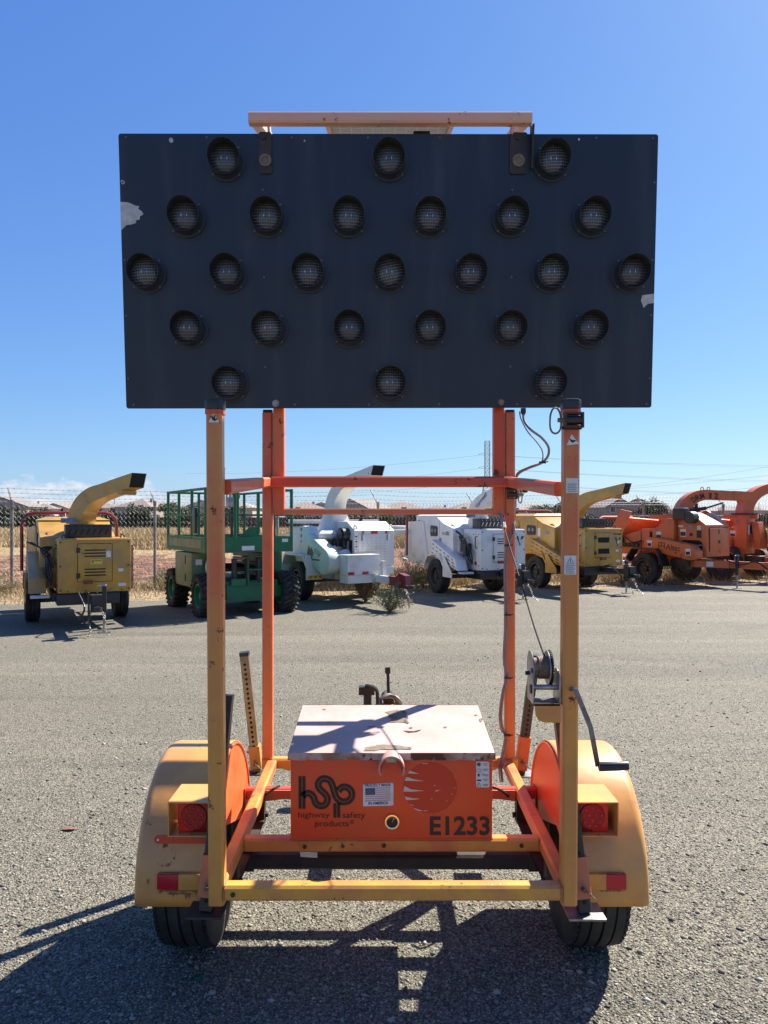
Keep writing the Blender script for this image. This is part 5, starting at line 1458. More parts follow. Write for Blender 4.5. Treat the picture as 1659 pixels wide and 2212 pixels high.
def add_wheel(parent, x, fwd, r, w, rim_m, side, name='wheel', lugs=False):
    c = Vector((x, -fwd, 0))
    wh = empty(name, c); wh.parent = parent
    h = w/2; ri = r*0.58
    pr = [(-h*0.7, ri), (-h*0.98, ri+0.04), (-h, (r+ri)/2), (-h*0.9, r-0.02)]
    for a, b in ((-0.78, -0.3), (-0.22, 0.22), (0.3, 0.78)):
        for xx, d in ((a, 0.014), (a+0.03, 0.0), (b-0.03, 0.0), (b, 0.014)): pr.append((xx*h, r-d))
    pr += [(h*0.9, r-0.02), (h, (r+ri)/2), (h*0.98, ri+0.04), (h*0.7, ri)]
    MB().lathe_x((0, 0, r), pr, 36).build('tyre', M['rubber'], wh)
    MB().lathe_x((0, 0, r), [(-h*0.7, ri+0.004), (-h*0.8, ri+0.008), (-h*0.8, ri-0.02), (-h*0.2, ri*0.85), (-h*0.1, 0.03), (h*0.1, 0.03), (h*0.2, ri*0.85), (h*0.8, ri-0.02), (h*0.8, ri+0.008), (h*0.7, ri+0.004)], 24).cyl((side*h*0.1, 0, r), (side*h*0.55, 0, r), ri*0.34, ri*0.28, 14).build('rim', M[rim_m], wh)
    nt = MB()
    for k in range(6):
        t = 2*math.pi*k/6
        nt.cyl((side*h*0.2, ri*0.55*math.cos(t), r+ri*0.55*math.sin(t)), (side*h*0.34, ri*0.55*math.cos(t), r+ri*0.55*math.sin(t)), 0.014, n=6)
    nt.build('wheel_nuts', M['zinc'], wh)
    if lugs:
        lg = MB()
        for k in range(22):
            t = 2*math.pi*k/22
            for s in (-1, 1):
                t2 = t + (math.pi/22 if s > 0 else 0)
                a = Vector((s*h*0.06, (r+0.012)*math.cos(t2), r+(r+0.012)*math.sin(t2)))
                b = Vector((s*h*0.98, (r-0.005)*math.cos(t2+0.22), r+(r-0.005)*math.sin(t2+0.22)))
                lg.beam(a, b, 0.045, 0.05, up=Vector((0, math.cos(t2), math.sin(t2))), ch=0.12)
        lg.build('tread_lugs', M['rubber'], wh)
    return wh

def chain(parent, pts, link_r=0.028, m='chain', name='safety_chain'):
    cb = MB(); pts = catmull(pts, 10)
    acc, i = 0, 0
    last = pts[0]
    for p in pts[1:]:
        if (p-last).length >= link_r*1.5:
            d = (p-last).normalized()
            s = d.cross(Z if abs(d.z) < 0.9 else Vector((1, 0, 0))).normalized(); u = s.cross(d)
            q = s if i % 2 else u
            c = (p+last)/2
            cb.path([c + d*math.cos(t)*link_r*1.15 + q*math.sin(t)*link_r*0.55 for t in np.linspace(0, 2*math.pi, 8, endpoint=False)], link_r*0.22, 4, True)
            last = p; i += 1
    cb.build(name, M[m], parent, smooth=0)

def jack_leg(parent, x, fwd, ztop, m='blackmetal', foot=True):
    j = empty('jack', Vector((x, -fwd, 0))); j.parent = parent
    MB().beam((0, 0, 0.32), (0, 0, ztop), 0.065, ch=0.1).build('outer_tube', M[m], j)
    MB().cyl((0, 0, 0.012), (0, 0, 0.34), 0.022, n=10).build('inner_tube', M['zinc'], j)
    MB().box(-0.085, 0.085, -0.07, 0.07, 0.002, 0.014).build('foot_plate', M['zinc'], j)
    MB().beam((0, 0, ztop+0.012), (-0.02, -0.02, ztop+0.02), 0.09, 0.03).path([(0, 0, ztop), (-0.09, 0, ztop+0.01), (-0.1, 0, ztop-0.1)], 0.01, 6).build('crank', M['zinc'], j)
    return j

def chute(parent, base, az, m, wv=0.30, wl=0.27, rise=0.38, reach=1.3, rad=0.62, tip_drop=0.0, end_m='blackmetal', strip_m=None, wt=0.19, neck=0.0):
    """rectangular discharge tube: up from base, curving over into heading az (radians from local +x)"""
    d = Vector((math.cos(az), math.sin(az), 0)); s = Vector((-math.sin(az), math.cos(az), 0))
    base = Vector(base)
    P = [(0.0, -0.02), (0.0, neck)]
    path = [(0.0, 0.0, 90.0)]
    if neck: path.append((0.0, neck, 90.0))
    a1 = 12.0 - tip_drop
    n = 12
    for k in range(1, n+1):
        t = 90 - (90-a1)*k/n
        # arc: start heading up, turn towards d
        ph = R(90 - t)
        path.append((rad*(1-math.cos(ph)), neck + rad*math.sin(ph)*rise/0.38, t))
    ex, ez, _ = path[-1]
    for k in range(1, 4):
        q = (reach-ex)*k/3
        path.append((ex + q, ez + q*math.tan(R(a1)), a1))
    vs, fs = [], []
    N_ = len(path)
    for i, (x, z, t) in enumerate(path):
        f = i/(N_-1); hgt = wv*(1-f) + wt*f; wid = wl*(1-0.15*f)
        tn = Vector((math.cos(R(t)), math.sin(R(t)))); nm = Vector((-tn.y, tn.x))
        for a, b in ((-1, -1), (1, -1), (1, 1), (-1, 1)):
            p2 = Vector((x, z)) + nm*(hgt/2)*b
            vs.append(base + d*p2.x + Z*p2.y + s*(wid/2)*a)
    for i in range(N_-1):
        for k in range(4): fs.append((4*i+k, 4*i+(k+1) % 4, 4*i+4+(k+1) % 4, 4*i+4+k))
    fs += [(3, 2, 1, 0)]
    ch = MB().add(vs, fs).build('chute', M[m], parent, smooth=30)
    # hinged end deflector
    last = vs[-4:]
    dirv = (d*math.cos(R(a1)) + Z*math.sin(R(a1)))
    dn = (d*math.sin(R(-a1*0+4)) * 0 - Z)
    e = [p + dirv*0.004 for p in last]
    tipv = dirv*0.22 - Z*0.015
    o = [e[0]*1, e[1]*1, e[2]*1, e[3]*1]
    grow = 0.012
    q0 = [e[0]-s*grow-Z*0.004, e[1]+s*grow-Z*0.004, e[2]+s*grow+Z*0.012, e[3]-s*grow+Z*0.012]
    back = [p - dirv*0.42 for p in q0]
    q1 = [q0[0]+dirv*0.10, q0[1]+dirv*0.10, q0[2]+tipv, q0[3]+tipv]
    df = MB().add(back+q1, [(0, 1, 5, 4), (1, 2, 6, 5), (2, 3, 7, 6), (3, 0, 4, 7), (3, 2, 1, 0)])
    df.build('deflector', M[m], ch, smooth=0)
    inn = [p*1 for p in q1]
    c = sum(inn, Vector())/4
    MB().add([p.lerp(c, 0.10)-dirv*0.012 for p in inn], [(0, 1, 2, 3)]).build('outlet', M['dark'], ch, smooth=0)
    MB().cyl(back[0].lerp(q1[0], 0.55)-s*0.004-Z*0.012, back[1].lerp(q1[1], 0.55)+s*0.004-Z*0.012, 0.055, n=14).build('hinge_roll', M[m], ch)
    return ch, path, base, d, s

def decal(parent, pts, m, name='decal'):
    """thin plate through given local points"""
    pts = [Vector(p) for p in pts]
    n = (pts[1]-pts[0]).cross(pts[2]-pts[0]).normalized()
    return MB().prism([p + n*0.001 for p in pts], n*0.002).build(name, M[m], parent, smooth=0)
def rect(parent, o, u, v, m, name='decal'):
    o, u, v = Vector(o), Vector(u), Vector(v)
    return decal(parent, [o, o+u, o+u+v, o+v], m, name)

def vee(parent, o, u, v, m='logogreen'):
    """winged letter-V emblem inside the rectangle o, u, v"""
    o, u, v = Vector(o), Vector(u), Vector(v)
    f = lambda a, b: o + u*a + v*b
    decal(parent, [f(0, 1), f(0.5, 0), f(1, 1), f(0.72, 1), f(0.62, 0.78), f(0.5, 0.34), f(0.38, 0.62), f(0.30, 1)], m, 'emblem')

def slot_plate(parent, o, u, v, cols, rows_, m, mslot, name, slant=0.0, fw=0.7, fh=0.35, nrm_th=0.006, slot_name='slots'):
    rect(parent, o, u, v, m, name)
    o, u, v = Vector(o), Vector(u), Vector(v)
    n = u.cross(v).normalized()*0.0035
    sb = MB()
    for i in range(cols):
        for j in range(rows_):
            a = (i+0.5)/cols; b = (j+0.5)/rows_
            w, h = fw/cols/2, fh/rows_/2
            q = [o+u*(a-w-slant)+v*(b-h), o+u*(a+w-slant)+v*(b-h), o+u*(a+w+slant)+v*(b+h), o+u*(a-w+slant)+v*(b+h)]
            sb.prism([p+n for p in q], n*0.3)
    sb.build(slot_name, M[mslot], parent, smooth=0)

def vermeer(loc, rz, bm, label, variant, chute_az, reach=1.25):
    t = empty('wood_chipper', loc, rz); tag(t, label, 'wood chipper', GRP)
    # chassis
    for s in (-1, 1):
        MB().beam(L3(s*0.42, -1.1, 0.50), L3(s*0.42, 1.1, 0.50), 0.08, 0.12).build('chassis_rail', M['blackmetal'], t)
    MB().beam(L3(-0.62, 0, 0.36), L3(0.62, 0, 0.36), 0.09).build('axle', M['blackmetal'], t)
    MB().box(-0.40, 0.55, -1.32, -0.62, 0.38, 0.56).build('belly_tank', M['blackmetal'], t, bevel=0.015)
    MB().beam(L3(0.1, 1.1, 0.5), L3(0.1, 2.15, 0.5), 0.10, 0.12).build('tongue', M['blackmetal'], t)
    cpl = MB().box(0.02, 0.18, -2.3, -2.12, 0.36, 0.62).beam(L3(0.1, 2.25, 0.42), L3(0.1, 2.42, 0.42), 0.07).pipe(L3(0.1, 2.43, 0.45), L3(0.1, 2.43, 0.39), 0.06, 0.035, 14)
    cpl.build('hitch', M['blackmetal'], t)
    MB().box(-0.02, 0.0, -2.28, -2.14, 0.3, 0.66).build('hitch_plate', M['blackrust'], t)
    jack_leg(t, 0.24, 1.95, 0.72)
    for s in (-1, 1):
        chain(t, [L3(0.1+s*0.05, 2.15, 0.42), L3(0.1+s*0.12, 2.25, 0.24), L3(0.1+s*0.10, 2.38, 0.10), L3(0.1+s*0.16, 2.5, 0.02)])
    MB().path(catmull([L3(0.0, 1.4, 0.55), L3(-0.12, 1.8, 0.62), L3(-0.06, 2.1, 0.42), L3(-0.14, 2.2, 0.25), L3(-0.08, 2.3, 0.4)], 6), 0.014, 6).build('light_cable', M['hose'], t)
    MB().box(-0.02, 0.12, -1.45, -1.38, 0.72, 0.78).build('red_tag', M['darkred'], t)
    # engine cover
    ex0, ex1, ef, eb, ez0, ez1 = -0.39, 0.73, 1.30, 0.58, 0.57, 1.44
    MB().box(ex0, ex1, -ef, -eb, ez0, ez1).build('engine_cover', M[bm], t, bevel=0.02)
    MB().box(ex0+0.03, ex1-0.03, -ef+0.03, -eb+0.05, ez1-0.004, ez1+0.012).build('cover_top', M[bm], t, bevel=0.006)
    bolts = MB()
    for x in (ex0+0.04, ex1-0.04):
        for z in (ez0+0.05, (ez0+ez1)/2, ez1-0.05): bolts.cyl((x, -ef, z), (x, -ef-0.012, z), 0.014, n=8)
    for x in np.linspace(ex0+0.15, ex1-0.15, 4): bolts.cyl((x, -ef, ez0+0.03), (x, -ef-0.01, ez0+0.03), 0.012, n=8)
    for f_ in (0.7, 1.0, 1.22):
        for z in (ez0+0.1, ez1-0.1): bolts.cyl((ex0, -f_, z), (ex0-0.01, -f_, z), 0.012, n=8)
    bolts.build('cover_bolts', M['blackrust'], t, smooth=0)
    dx0, dx1, dz0, dz1 = ((-0.09, 0.43, 0.75, 1.36), (-0.08, 0.5, 0.75, 1.34), (-0.09, 0.40, 0.78, 1.34))[variant]
    door = MB().box(dx0, dx1, -ef-0.012, -ef-0.001, dz0, dz1).build('access_door', M[bm], t, bevel=0.004)
    gap = MB()
    for (a, b, c, d_) in ((dx0-0.008, dx1+0.008, dz1, dz1+0.008), (dx0-0.008, dx1+0.008, dz0-0.008, dz0), (dx0-0.008, dx0, dz0, dz1), (dx1, dx1+0.008, dz0, dz1)):
        gap.box(a, b, -ef-0.003, -ef-0.0005, c, d_)
    gap.build('door_gap', M['dark'], t, smooth=0)
    for z in (dz0+0.1, dz1-0.1):
        MB().box(dx0-0.025, dx0+0.03, -ef-0.024, -ef-0.0125, z-0.04, z+0.04).build('hinge', M['blackrust'], door)
        MB().cyl((dx1-0.05, -ef-0.0125, z), (dx1-0.05, -ef-0.024, z), 0.018, n=10).build('latch', M['zinc'], door)
    if variant == 2:
        for zc_ in (dz0+0.14, dz1-0.16):
            MB().box(dx0+0.08, dx1-0.08, -ef-0.016, -ef-0.0125, zc_-0.06, zc_+0.06).build('vent_window', M['dark'], door)
    else:
        wv = (dx0+0.1, dx1-0.1)
        for zb_ in ((dz0+0.1, dz0+0.15, dz0+0.2), (dz1-0.2, dz1-0.15, dz1-0.1)):
            for z in zb_:
                MB().box(wv[0], wv[1], -ef-0.017, -ef-0.0125, z-0.009, z+0.009).build('vent_slot', M['dark'], door)
    if variant == 0:
        rect(t, L3(0.10, ef+0.0125, 1.03), (0.18, 0, 0), (0, 0, 0.08), 'hazy', 'maker_plate')
        vee(t, L3(0.11, ef+0.015, 1.04), (0.05, 0, 0), (0, 0, 0.06))
        text('Vermeer', M['ink'], t, L3(0.17, ef+0.016, 1.075), (1, 0, 0), (0, 0, 1), 0.10, 0.03)
        rect(t, L3(dx1-0.09, ef+0.0125, 1.14), (0.07, 0, 0), (0, 0, 0.10), 'sticker')
    else:
        vee(t, L3(ex1-0.24, ef+0.001, 1.08 if variant == 1 else 1.02), (0.20, 0, 0), (0, 0, 0.22))
        decal(t, [L3(ex1-0.17, ef+0.004, 1.20 if variant == 1 else 1.14), L3(ex1-0.135, ef+0.004, 1.12 if variant == 1 else 1.06), L3(ex1-0.07, ef+0.004, 1.24 if variant == 1 else 1.18)], 'sticker', 'emblem_flash')
        if variant == 2: text('Vermeer', M['ink'], t, L3(ex1-0.29, ef+0.001, 1.29), (1, 0, 0), (0, 0, 1), 0.27, 0.06, bold=0.02)
    # red marker lamp on the cover side
    MB().cyl(L3(ex0, 1.1, 0.72), L3(ex0-0.02, 1.1, 0.72), 0.04, n=14).build('marker_lamp', M['reflector'], t)
    # side seams, grab handle, lift eyes and grease hoses
    for f_ in (0.80, 1.08): MB().box(ex0-0.002, ex0-0.0003, -f_-0.003, -f_+0.003, ez0+0.04, ez1-0.04).build('panel_seam', M['dark'], t, smooth=0)
    MB().path([(ex0-0.001, -1.16, 1.30), (ex0-0.05, -1.16, 1.28), (ex0-0.05, -1.16, 1.06), (ex0-0.001, -1.16, 1.04)], 0.012, 6).build('grab_handle', M['blackmetal'], t)
    for x in (ex0+0.10, ex1-0.12): MB().path([(x+0.03*math.cos(q), -ef+0.12, ez1+0.03+0.04*math.sin(q)) for q in np.linspace(0, 6.28, 10, endpoint=False)], 0.010, 5, True).build('lifting_eye', M['blackmetal'], t)
    for k in range(4): MB().path(catmull([(0.62-0.03*k, -0.62, 0.95+0.1*k), (0.80, -0.72+0.05*k, 0.9+0.08*k), (0.80, -0.3, 0.72+0.05*k), (0.66, 0.05, 0.8)], 5), 0.014, 5).build('hydraulic_hose', M['hose'], t)
    for z, w in ((0.66, 0.12), (0.90, 0.08)): rect(t, L3(ex1-0.20, ef+0.001, z), (w, 0, 0), (0, 0, 0.05), 'sticker')
    MB().box(ex1+0.002, ex1+0.05, -1.22, -0.66, 0.60, 1.34).build('side_screen', M['rusty'], t)
    # slotted exhaust guard
    gx0, gx1, gf, gb, gz0, gz1 = -0.26, 0.46, 1.05, 0.72, ez1+0.02, ez1+0.235
    MB().box(gx0, gx1, -gf, -gb, gz0, gz1).build('exhaust_guard', M['blackmetal'], t, bevel=0.012)
    sl = MB()
    for k in range(7):
        x = gx0 + (gx1-gx0)*(k+0.7)/7.6
        sl.prism([(x-0.03, -gf-0.001, gz0+0.05), (x-0.008, -gf-0.001, gz0+0.05), (x+0.03, -gf-0.001, gz0+0.14), (x+0.008, -gf-0.001, gz0+0.14)], (0, -0.002, 0))
        sl.cyl((x, -gf-0.001, gz1-0.03), (x, -gf-0.003, gz1-0.03), 0.012, n=8)
    sl.build('guard_slots', M['alu' if variant == 1 else 'dark'], t, smooth=0)
    tl = MB()
    for k in range(7):
        x = gx0 + (gx1-gx0)*(k+0.7)/7.6; tl.cyl((x, -gf+0.05, gz1), (x, -gf+0.05, gz1+0.002), 0.016, n=8)
    tl.build('guard_holes', M['dark'], t, smooth=0)
    MB().box(gx0-0.01, gx0+0.05, -gf+0.02, -gb-0.02, ez1+0.013, gz0).box(gx1-0.05, gx1+0.01, -gf+0.02, -gb-0.02, ez1+0.013, gz0).build('guard_feet', M[bm], t)
    # infeed housing with folded roof
    hx0, hx1 = -0.62, 0.58
    y0, y1 = -0.50, 1.38
    body = MB()
    prof = [(y0, 0.60), (y1, 0.60), (y1, 1.74), (0.35, 1.74), (y0+0.45, 1.56), (y0, 1.46)]
    body.prism([(hx0, y, z) for y, z in prof], (hx1-hx0, 0, 0))
    body.build('infeed_housing', M[bm], t, bevel=0.012)
    rf = MB().hexa([(hx0-0.02, 0.30, 1.742), (hx1+0.02, 0.30, 1.742), (hx1+0.02, y1+0.02, 1.742), (hx0-0.02, y1+0.02, 1.742), (hx0+0.16, 0.42, 1.80), (hx1-0.16, 0.42, 1.80), (hx1-0.16, y1-0.02, 1.80), (hx0+0.16, y1-0.02, 1.80)])
    rf.build('housing_roof', M[bm], t, smooth=0)
    # side recess lines, control panel and decals on the left flank
    MB().box(hx0-0.003, hx0-0.0005, 0.15, 0.16, 0.70, 1.62).build('panel_seam', M['dark'], t, smooth=0)
    pn = MB().prism([(hx0-0.001, y, z) for y, z in ((0.24, 1.30), (0.26, 1.27), (0.56, 1.27), (0.58, 1.30), (0.58, 1.48), (0.55, 1.52), (0.27, 1.50), (0.24, 1.47))], (-0.02, 0, 0)).build('control_panel', M['blackplastic'], t)
    for y in (0.33, 0.48):
        MB().cyl((hx0-0.0215, y, 1.40), (hx0-0.026, y, 1.40), 0.045, n=14).build('dial', M['inkgrey'], pn)
    MB().cyl((hx0-0.001, 1.22, 1.60), (hx0-0.016, 1.22, 1.60), 0.045, n=14).build('marker_lamp', M['reflector'], t)
    dn = Vector((-0.002, 0, 0))
    for y, z, w, h, m_ in ((1.02, 1.44, 0.10, 0.12, 'sticker'), (1.08, 1.36, 0.05, 0.04, 'ink'), (0.05, 1.22, 0.10, 0.22, 'sticker'), (0.06, 1.1, 0.08, 0.14, 'inkgrey'), (0.85, 0.95, 0.12, 0.16, 'ink'), (0.95, 1.16, 0.1, 0.05, 'ink'), (0.95, 1.08, 0.1, 0.05, 'ink'), (-0.30, 1.30, 0.14, 0.09, 'inkgrey')):
        MB().box(hx0-0.004, hx0-0.001, y, y+w, z, z+h).build('decal', M[m_], t, smooth=0)
    # flared feed chute at the back with side wings
    for s, xx in ((-1, hx0), (1, hx1)):
        wq = [(xx+s*0.004, 0.95, 1.62), (xx+s*0.004, 0.70, 0.62), (xx+s*0.05, 1.45, 0.60), (xx+s*0.16, 1.75, 0.74), (xx+s*0.13, 1.60, 1.60)]
        MB().prism(wq, (s*0.012, 0, 0)).build('feed_wing', M[bm], t, smooth=0)
    if variant == 1:
        text('BC1000XL', M['logogreen'], t, Vector((hx0-0.105, 1.42, 0.75)), (0.10, -0.15, 0.98), (-0.2, -0.98, 0), 0.6, 0.07)
    MB().prism([(hx0+0.05, 1.40, 0.60), (hx1-0.05, 1.40, 0.60), (hx1+0.1, 2.05, 0.66), (hx0-0.1, 2.05, 0.66)], (0, 0, 0.03)).build('feed_table', M[bm], t)
    # red control hoop round the feed opening
    bx = [(-0.86, 1.42), (0.84, 1.42)]
    pts = [Vector((-0.86, 1.42, 0.78)), Vector((-0.86, 1.40, 1.62)), Vector((-0.84, 1.40, 1.76)), Vector((-0.76, 1.40, 1.85)), Vector((-0.64, 1.40, 1.88)), Vector((0.62, 1.40, 1.88)), Vector((0.74, 1.40, 1.85)), Vector((0.82, 1.40, 1.76)), Vector((0.84, 1.40, 1.62)), Vector((0.84, 1.42, 0.78))]
    MB().path(pts, 0.032, 10).build('control_hoop', M['darkred'], t)
    MB().path([(-0.10, 1.39, 1.88), (-0.12, 1.2, 1.72)], 0.012, 6).ball((-0.12, 1.2, 1.71), 0.035, 0.035, 0.06).build('hoop_link', M['blackmetal'], t)
    # belt guard sloping down the left side
    bo = L3(-0.80, 0.02, 1.16)
    g = MB(); a0, a1 = Vector((-0.80, 0.28, 0.86)), Vector((-0.80, 0.20, 1.20))
    b0, b1 = Vector((-0.80, -1.02, 0.56)), Vector((-0.80, -0.92, 0.80))
    q = [a0, b0, b1, a1]
    g.prism(q, (0.26, 0, 0)); g.build('belt_guard', M[bm], t, bevel=0.01)
    slb = MB()
    for i in range(6):
        for j in range(3):
            u, v = (i+0.6)/6.4, (j+0.7)/3.4
            c = (a0.lerp(b0, u)).lerp(a1.lerp(b1, u), v)
            dd = (b0-a0).normalized()
            slb.prism([c-dd*0.055+Vector((-0.001, 0, 0.012)), c-dd*0.055+Vector((-0.001, 0, -0.006)), c+dd*0.045+Vector((-0.001, 0, -0.018)), c+dd*0.045+Vector((-0.001, 0, 0.0))], (-0.002, 0, 0))
    slb.build('guard_slots', M['dark'], t, smooth=0)
    # control levers and hydraulics between cover and guard
    hy = MB().box(-0.56, -0.42, -0.95, -0.72, 0.96, 1.14).box(-0.60, -0.50, -1.02, -0.9, 0.86, 0.98).cyl((-0.5, -0.85, 1.14), (-0.5, -0.85, 1.20), 0.03, n=10)
    hy.build('valve_block', M['blackmetal'], t)
    for k in range(3):
        MB().path(catmull([(-0.5+0.03*k, -0.6, 1.3), (-0.62+0.02*k, -0.8, 1.26-0.05*k), (-0.52, -0.98, 1.1), (-0.56+0.05*k, -1.05, 0.86), (-0.48, -1.1, 0.70)], 6), 0.016, 6).build('hydraulic_hose', M['hose'], t)
    MB().path([(-0.50, -0.85, 1.2), (-0.66, -0.95, 1.32), (-0.74, -0.98, 1.36)], 0.014, 6).cyl((-0.70, -0.965, 1.345), (-0.82, -1.01, 1.41), 0.022, n=8).build('control_lever', M['blackmetal'], t)
    # drum housing between engine and infeed
    MB().prism([(-0.5, -0.56, 0.6), (-0.5, -0.12, 0.6), (-0.5, 0.12, 1.50), (-0.5, -0.25, 1.56), (-0.5, -0.52, 1.42)], (0.98, 0, 0)).build('drum_housing', M[bm], t, bevel=0.02)
    MB().cyl((0.04, -0.42, 1.46), (0.04, -0.42, 1.68), 0.24, 0.20, 20).build('chute_base', M[bm], t)
    MB().cyl((0.04, -0.42, 1.68), (0.04, -0.42, 1.71), 0.25, n=20).build('swivel_ring', M[bm], t)
    # fenders
    for s in (-1, 1):
        x0_, x1_ = (-0.86, -0.58) if s < 0 else (0.60, 0.86)
        pf = [(-0.50, 0.52), (-0.50, 0.62), (-0.30, 0.86), (0.30, 0.86), (0.50, 0.66), (0.50, 0.52), (0.46, 0.52), (0.46, 0.645), (0.285, 0.825), (-0.285, 0.825), (-0.46, 0.61), (-0.46, 0.52)]
        fo = MB().prism([(x0_, y, z) for y, z in pf], (x1_-x0_, 0, 0)).build('fender', M[bm], t, smooth=0)
        if s < 0:
            MB().box(x0_-0.004, x0_-0.001, -0.12, 0.12, 0.832, 0.856).build('fender_reflector', M['reflector'], fo)
            MB().prism([(x0_+0.01, -0.50, 0.86), (x0_+0.01, -0.86, 0.50), (x0_+0.01, -0.86, 0.40), (x0_+0.01, -0.44, 0.40), (x0_+0.01, -0.44, 0.80)], (0.012, 0, 0)).build('skirt', M[bm], t, smooth=0)
        add_wheel(t, s*0.72, 0.0, 0.385, 0.245, 'rim', s)
    MB().box(-0.78, -0.5, -1.20, -1.02, 0.50, 0.54).build('step', M['alu'], t)
    ch, path, base, d, s_ = chute(t, (0.04, -0.42, 1.70), chute_az, bm, reach=reach, rad=0.80, rise=0.25, wv=0.38, wl=0.31, wt=0.21)
    rect(t, Vector((-0.3, -0.54, 1.70)), (0.24, 0, 0), (0, 0.03, 0.08), 'zinc', 'chute_clamp')
    return t, (path, base, d, s_)

def chute_text(parent, info, body, f0, size, m, side=-1, up=0.0):
    path, base, d, s = info
    i = f0
    x, z, a = path[i]; x2, z2, _ = path[i+2]
    tn = (d*(x2-x) + Z*(z2-z)).normalized(); nm = (Z*tn.dot(d) - d*tn.z)
    p = base + d*x + Z*z + s*side*0.152 - nm*size*0.5
    if side > 0: return
    text(body, M[m], parent, p, tn, nm, size*len(body)*0.62, size)

# a: heading of the tongue, turned from "towards the camera" to the right of the picture
C1, i1 = vermeer((-5.18, 12.5, 0), R(27), 'yellow', 'yellow wood chipper with red hoop standing alone at the left edge', 0, R(-60), 1.32)
C3, i3 = vermeer((1.90, 17.05, 0), R(23), 'white', 'white wood chipper with dark V emblem left of the right mast', 1, R(-70), 1.15)
C4, i4 = vermeer((4.40, 18.3, 0), R(25), 'yellow', 'yellow wood chipper with black door windows right of the white one', 2, R(-72), 1.22)
chute_text(C3, i3, 'Vermeer', 4, 0.10, 'ink')
C1.scale = (0.95, 0.95, 0.95)
text('493-5561', M['ink'], C3, Vector((-0.621, 0.02, 1.30)), (0, -1, 0), (0, 0, 1), 0.36, 0.07)

# ------------------------------------------------------------------ white disc chipper behind the green lift
t = empty('wood_chipper', (-1.05, 15.75, 0), R(33)); C2 = t
tag(t, 'white disc chipper with teardrop belt guard and louvred engine box beside the green lift', 'wood chipper', GRP)
W, PG = 'white', 'palegreenwhite'
for s in (-1, 1):
    add_wheel(t, s*0.80, 0.0, 0.40, 0.26, 'rim', s)
    MB().beam(L3(s*0.45, -0.9, 0.56), L3(s*0.45, 0.9, 0.56), 0.08, 0.16).build('chassis_rail', M[PG], t)
MB().beam(L3(-0.7, 0, 0.4), L3(0.7, 0, 0.4), 0.09).build('axle', M['blackmetal'], t)
# angled drawbar sides
MB().beam(L3(-0.62, 0.45, 0.56), L3(-0.10, 1.35, 0.52), 0.07, 0.16).build('frame_arm', M[PG], t)
MB().beam(L3(0.62, 0.45, 0.56), L3(0.10, 1.35, 0.52), 0.07, 0.16).build('frame_arm', M[W], t)
MB().beam(L3(0, 1.2, 0.52), L3(0, 2.2, 0.52), 0.13, 0.14).build('tongue', M[W], t)
MB().prism([L3(-0.06, 2.16, 0.44), L3(-0.06, 2.75, 0.40), L3(-0.06, 2.72, 0.64), L3(-0.06, 2.52, 0.68), L3(-0.06, 2.40, 0.60), L3(-0.06, 2.16, 0.60)], (0.12, 0, 0)).build('hitch', M['darkred'], t)
MB().pipe(L3(0, 2.80, 0.47), L3(0, 2.80, 0.41), 0.09, 0.055, 16).build('pintle_ring', M['blackrust'], t)
for s in (-1, 1):
    chain(t, [L3(s*0.08, 2.45, 0.44), L3(s*0.12, 2.58, 0.20), L3(s*0.10, 2.62, 0.05), L3(s*0.10, 2.6, 0.02)])
    chain(t, [L3(s*0.08, 2.5, 0.44), L3(s*0.05, 2.66, 0.30), L3(s*0.1, 2.8, 0.34)])
MB().path(catmull([L3(0.1, 1.3, 0.85), L3(0.2, 1.5, 0.75), L3(0.15, 1.6, 0.58)], 6), 0.02, 6).build('light_cable', M['hose'], t)
MB().box(0.07, 0.15, -1.78, -1.68, 0.46, 0.86).build('jack_tube', M[W], t)
# engine box, roof chamfered
ex0, ex1, ef, eb = -0.22, 0.72, 1.20, 0.25
MB().prism([(ex0, -ef, 0.72), (ex0, -eb, 0.72), (ex0, -eb, 1.62), (ex0, -ef+0.30, 1.62), (ex0, -ef, 1.44)], (ex1-ex0, 0, 0)).build('engine_cover', M[W], t, bevel=0.012)
MB().box(ex0+0.05, ex1-0.02, -ef-0.02, -eb, 0.56, 0.715).build('engine_base', M[W], t, bevel=0.01)
ed = MB().box(ex0+0.08, ex1-0.1, -ef-0.014, -ef-0.001, 0.78, 1.36).build('louvred_door', M[W], t, bevel=0.004)
for i in range(6):
    for j in range(9):
        x = ex0+0.15+i*0.105; z = 0.84+j*0.055
        MB().prism([(x, -ef-0.0145, z), (x+0.06, -ef-0.0145, z), (x+0.055, -ef-0.026, z+0.008), (x+0.005, -ef-0.026, z+0.008)], (0, 0, 0.008)).build('louvre', M[W], ed, smooth=0)
for x in (ex0+0.16, ex1-0.18):
    MB().box(x-0.012, x+0.012, -ef-0.032, -ef-0.0145, 1.24, 1.36).pipe((x, -ef-0.03, 1.38), (x, -ef-0.036, 1.38), 0.025, 0.015, 10).build('latch', M['zinc'], ed)
for x, w in ((ex0+0.17, 0.05), (ex0+0.38, 0.16), (ex0+0.72, 0.06)):
    MB().box(x, x+w, -ef-0.004, -ef-0.001, 1.375, 1.43).build('reflective_tape', M['reflector'], t)
for k in range(6):
    MB().box(ex0+0.015, ex0+0.06, -ef-0.004, -ef-0.001, 1.06+k*0.05, 1.085+k*0.05).build('warning_decal', M['ink' if k % 2 else 'inkred'], t)
for x in (ex0+0.05, ex1-0.05):
    MB().path([(x+0.03*math.cos(q), -ef+0.06, 1.50+0.055*math.sin(q)) for q in np.linspace(0, 6.28, 12, endpoint=False)], 0.012, 6, True).build('lifting_eye', M[W], t)
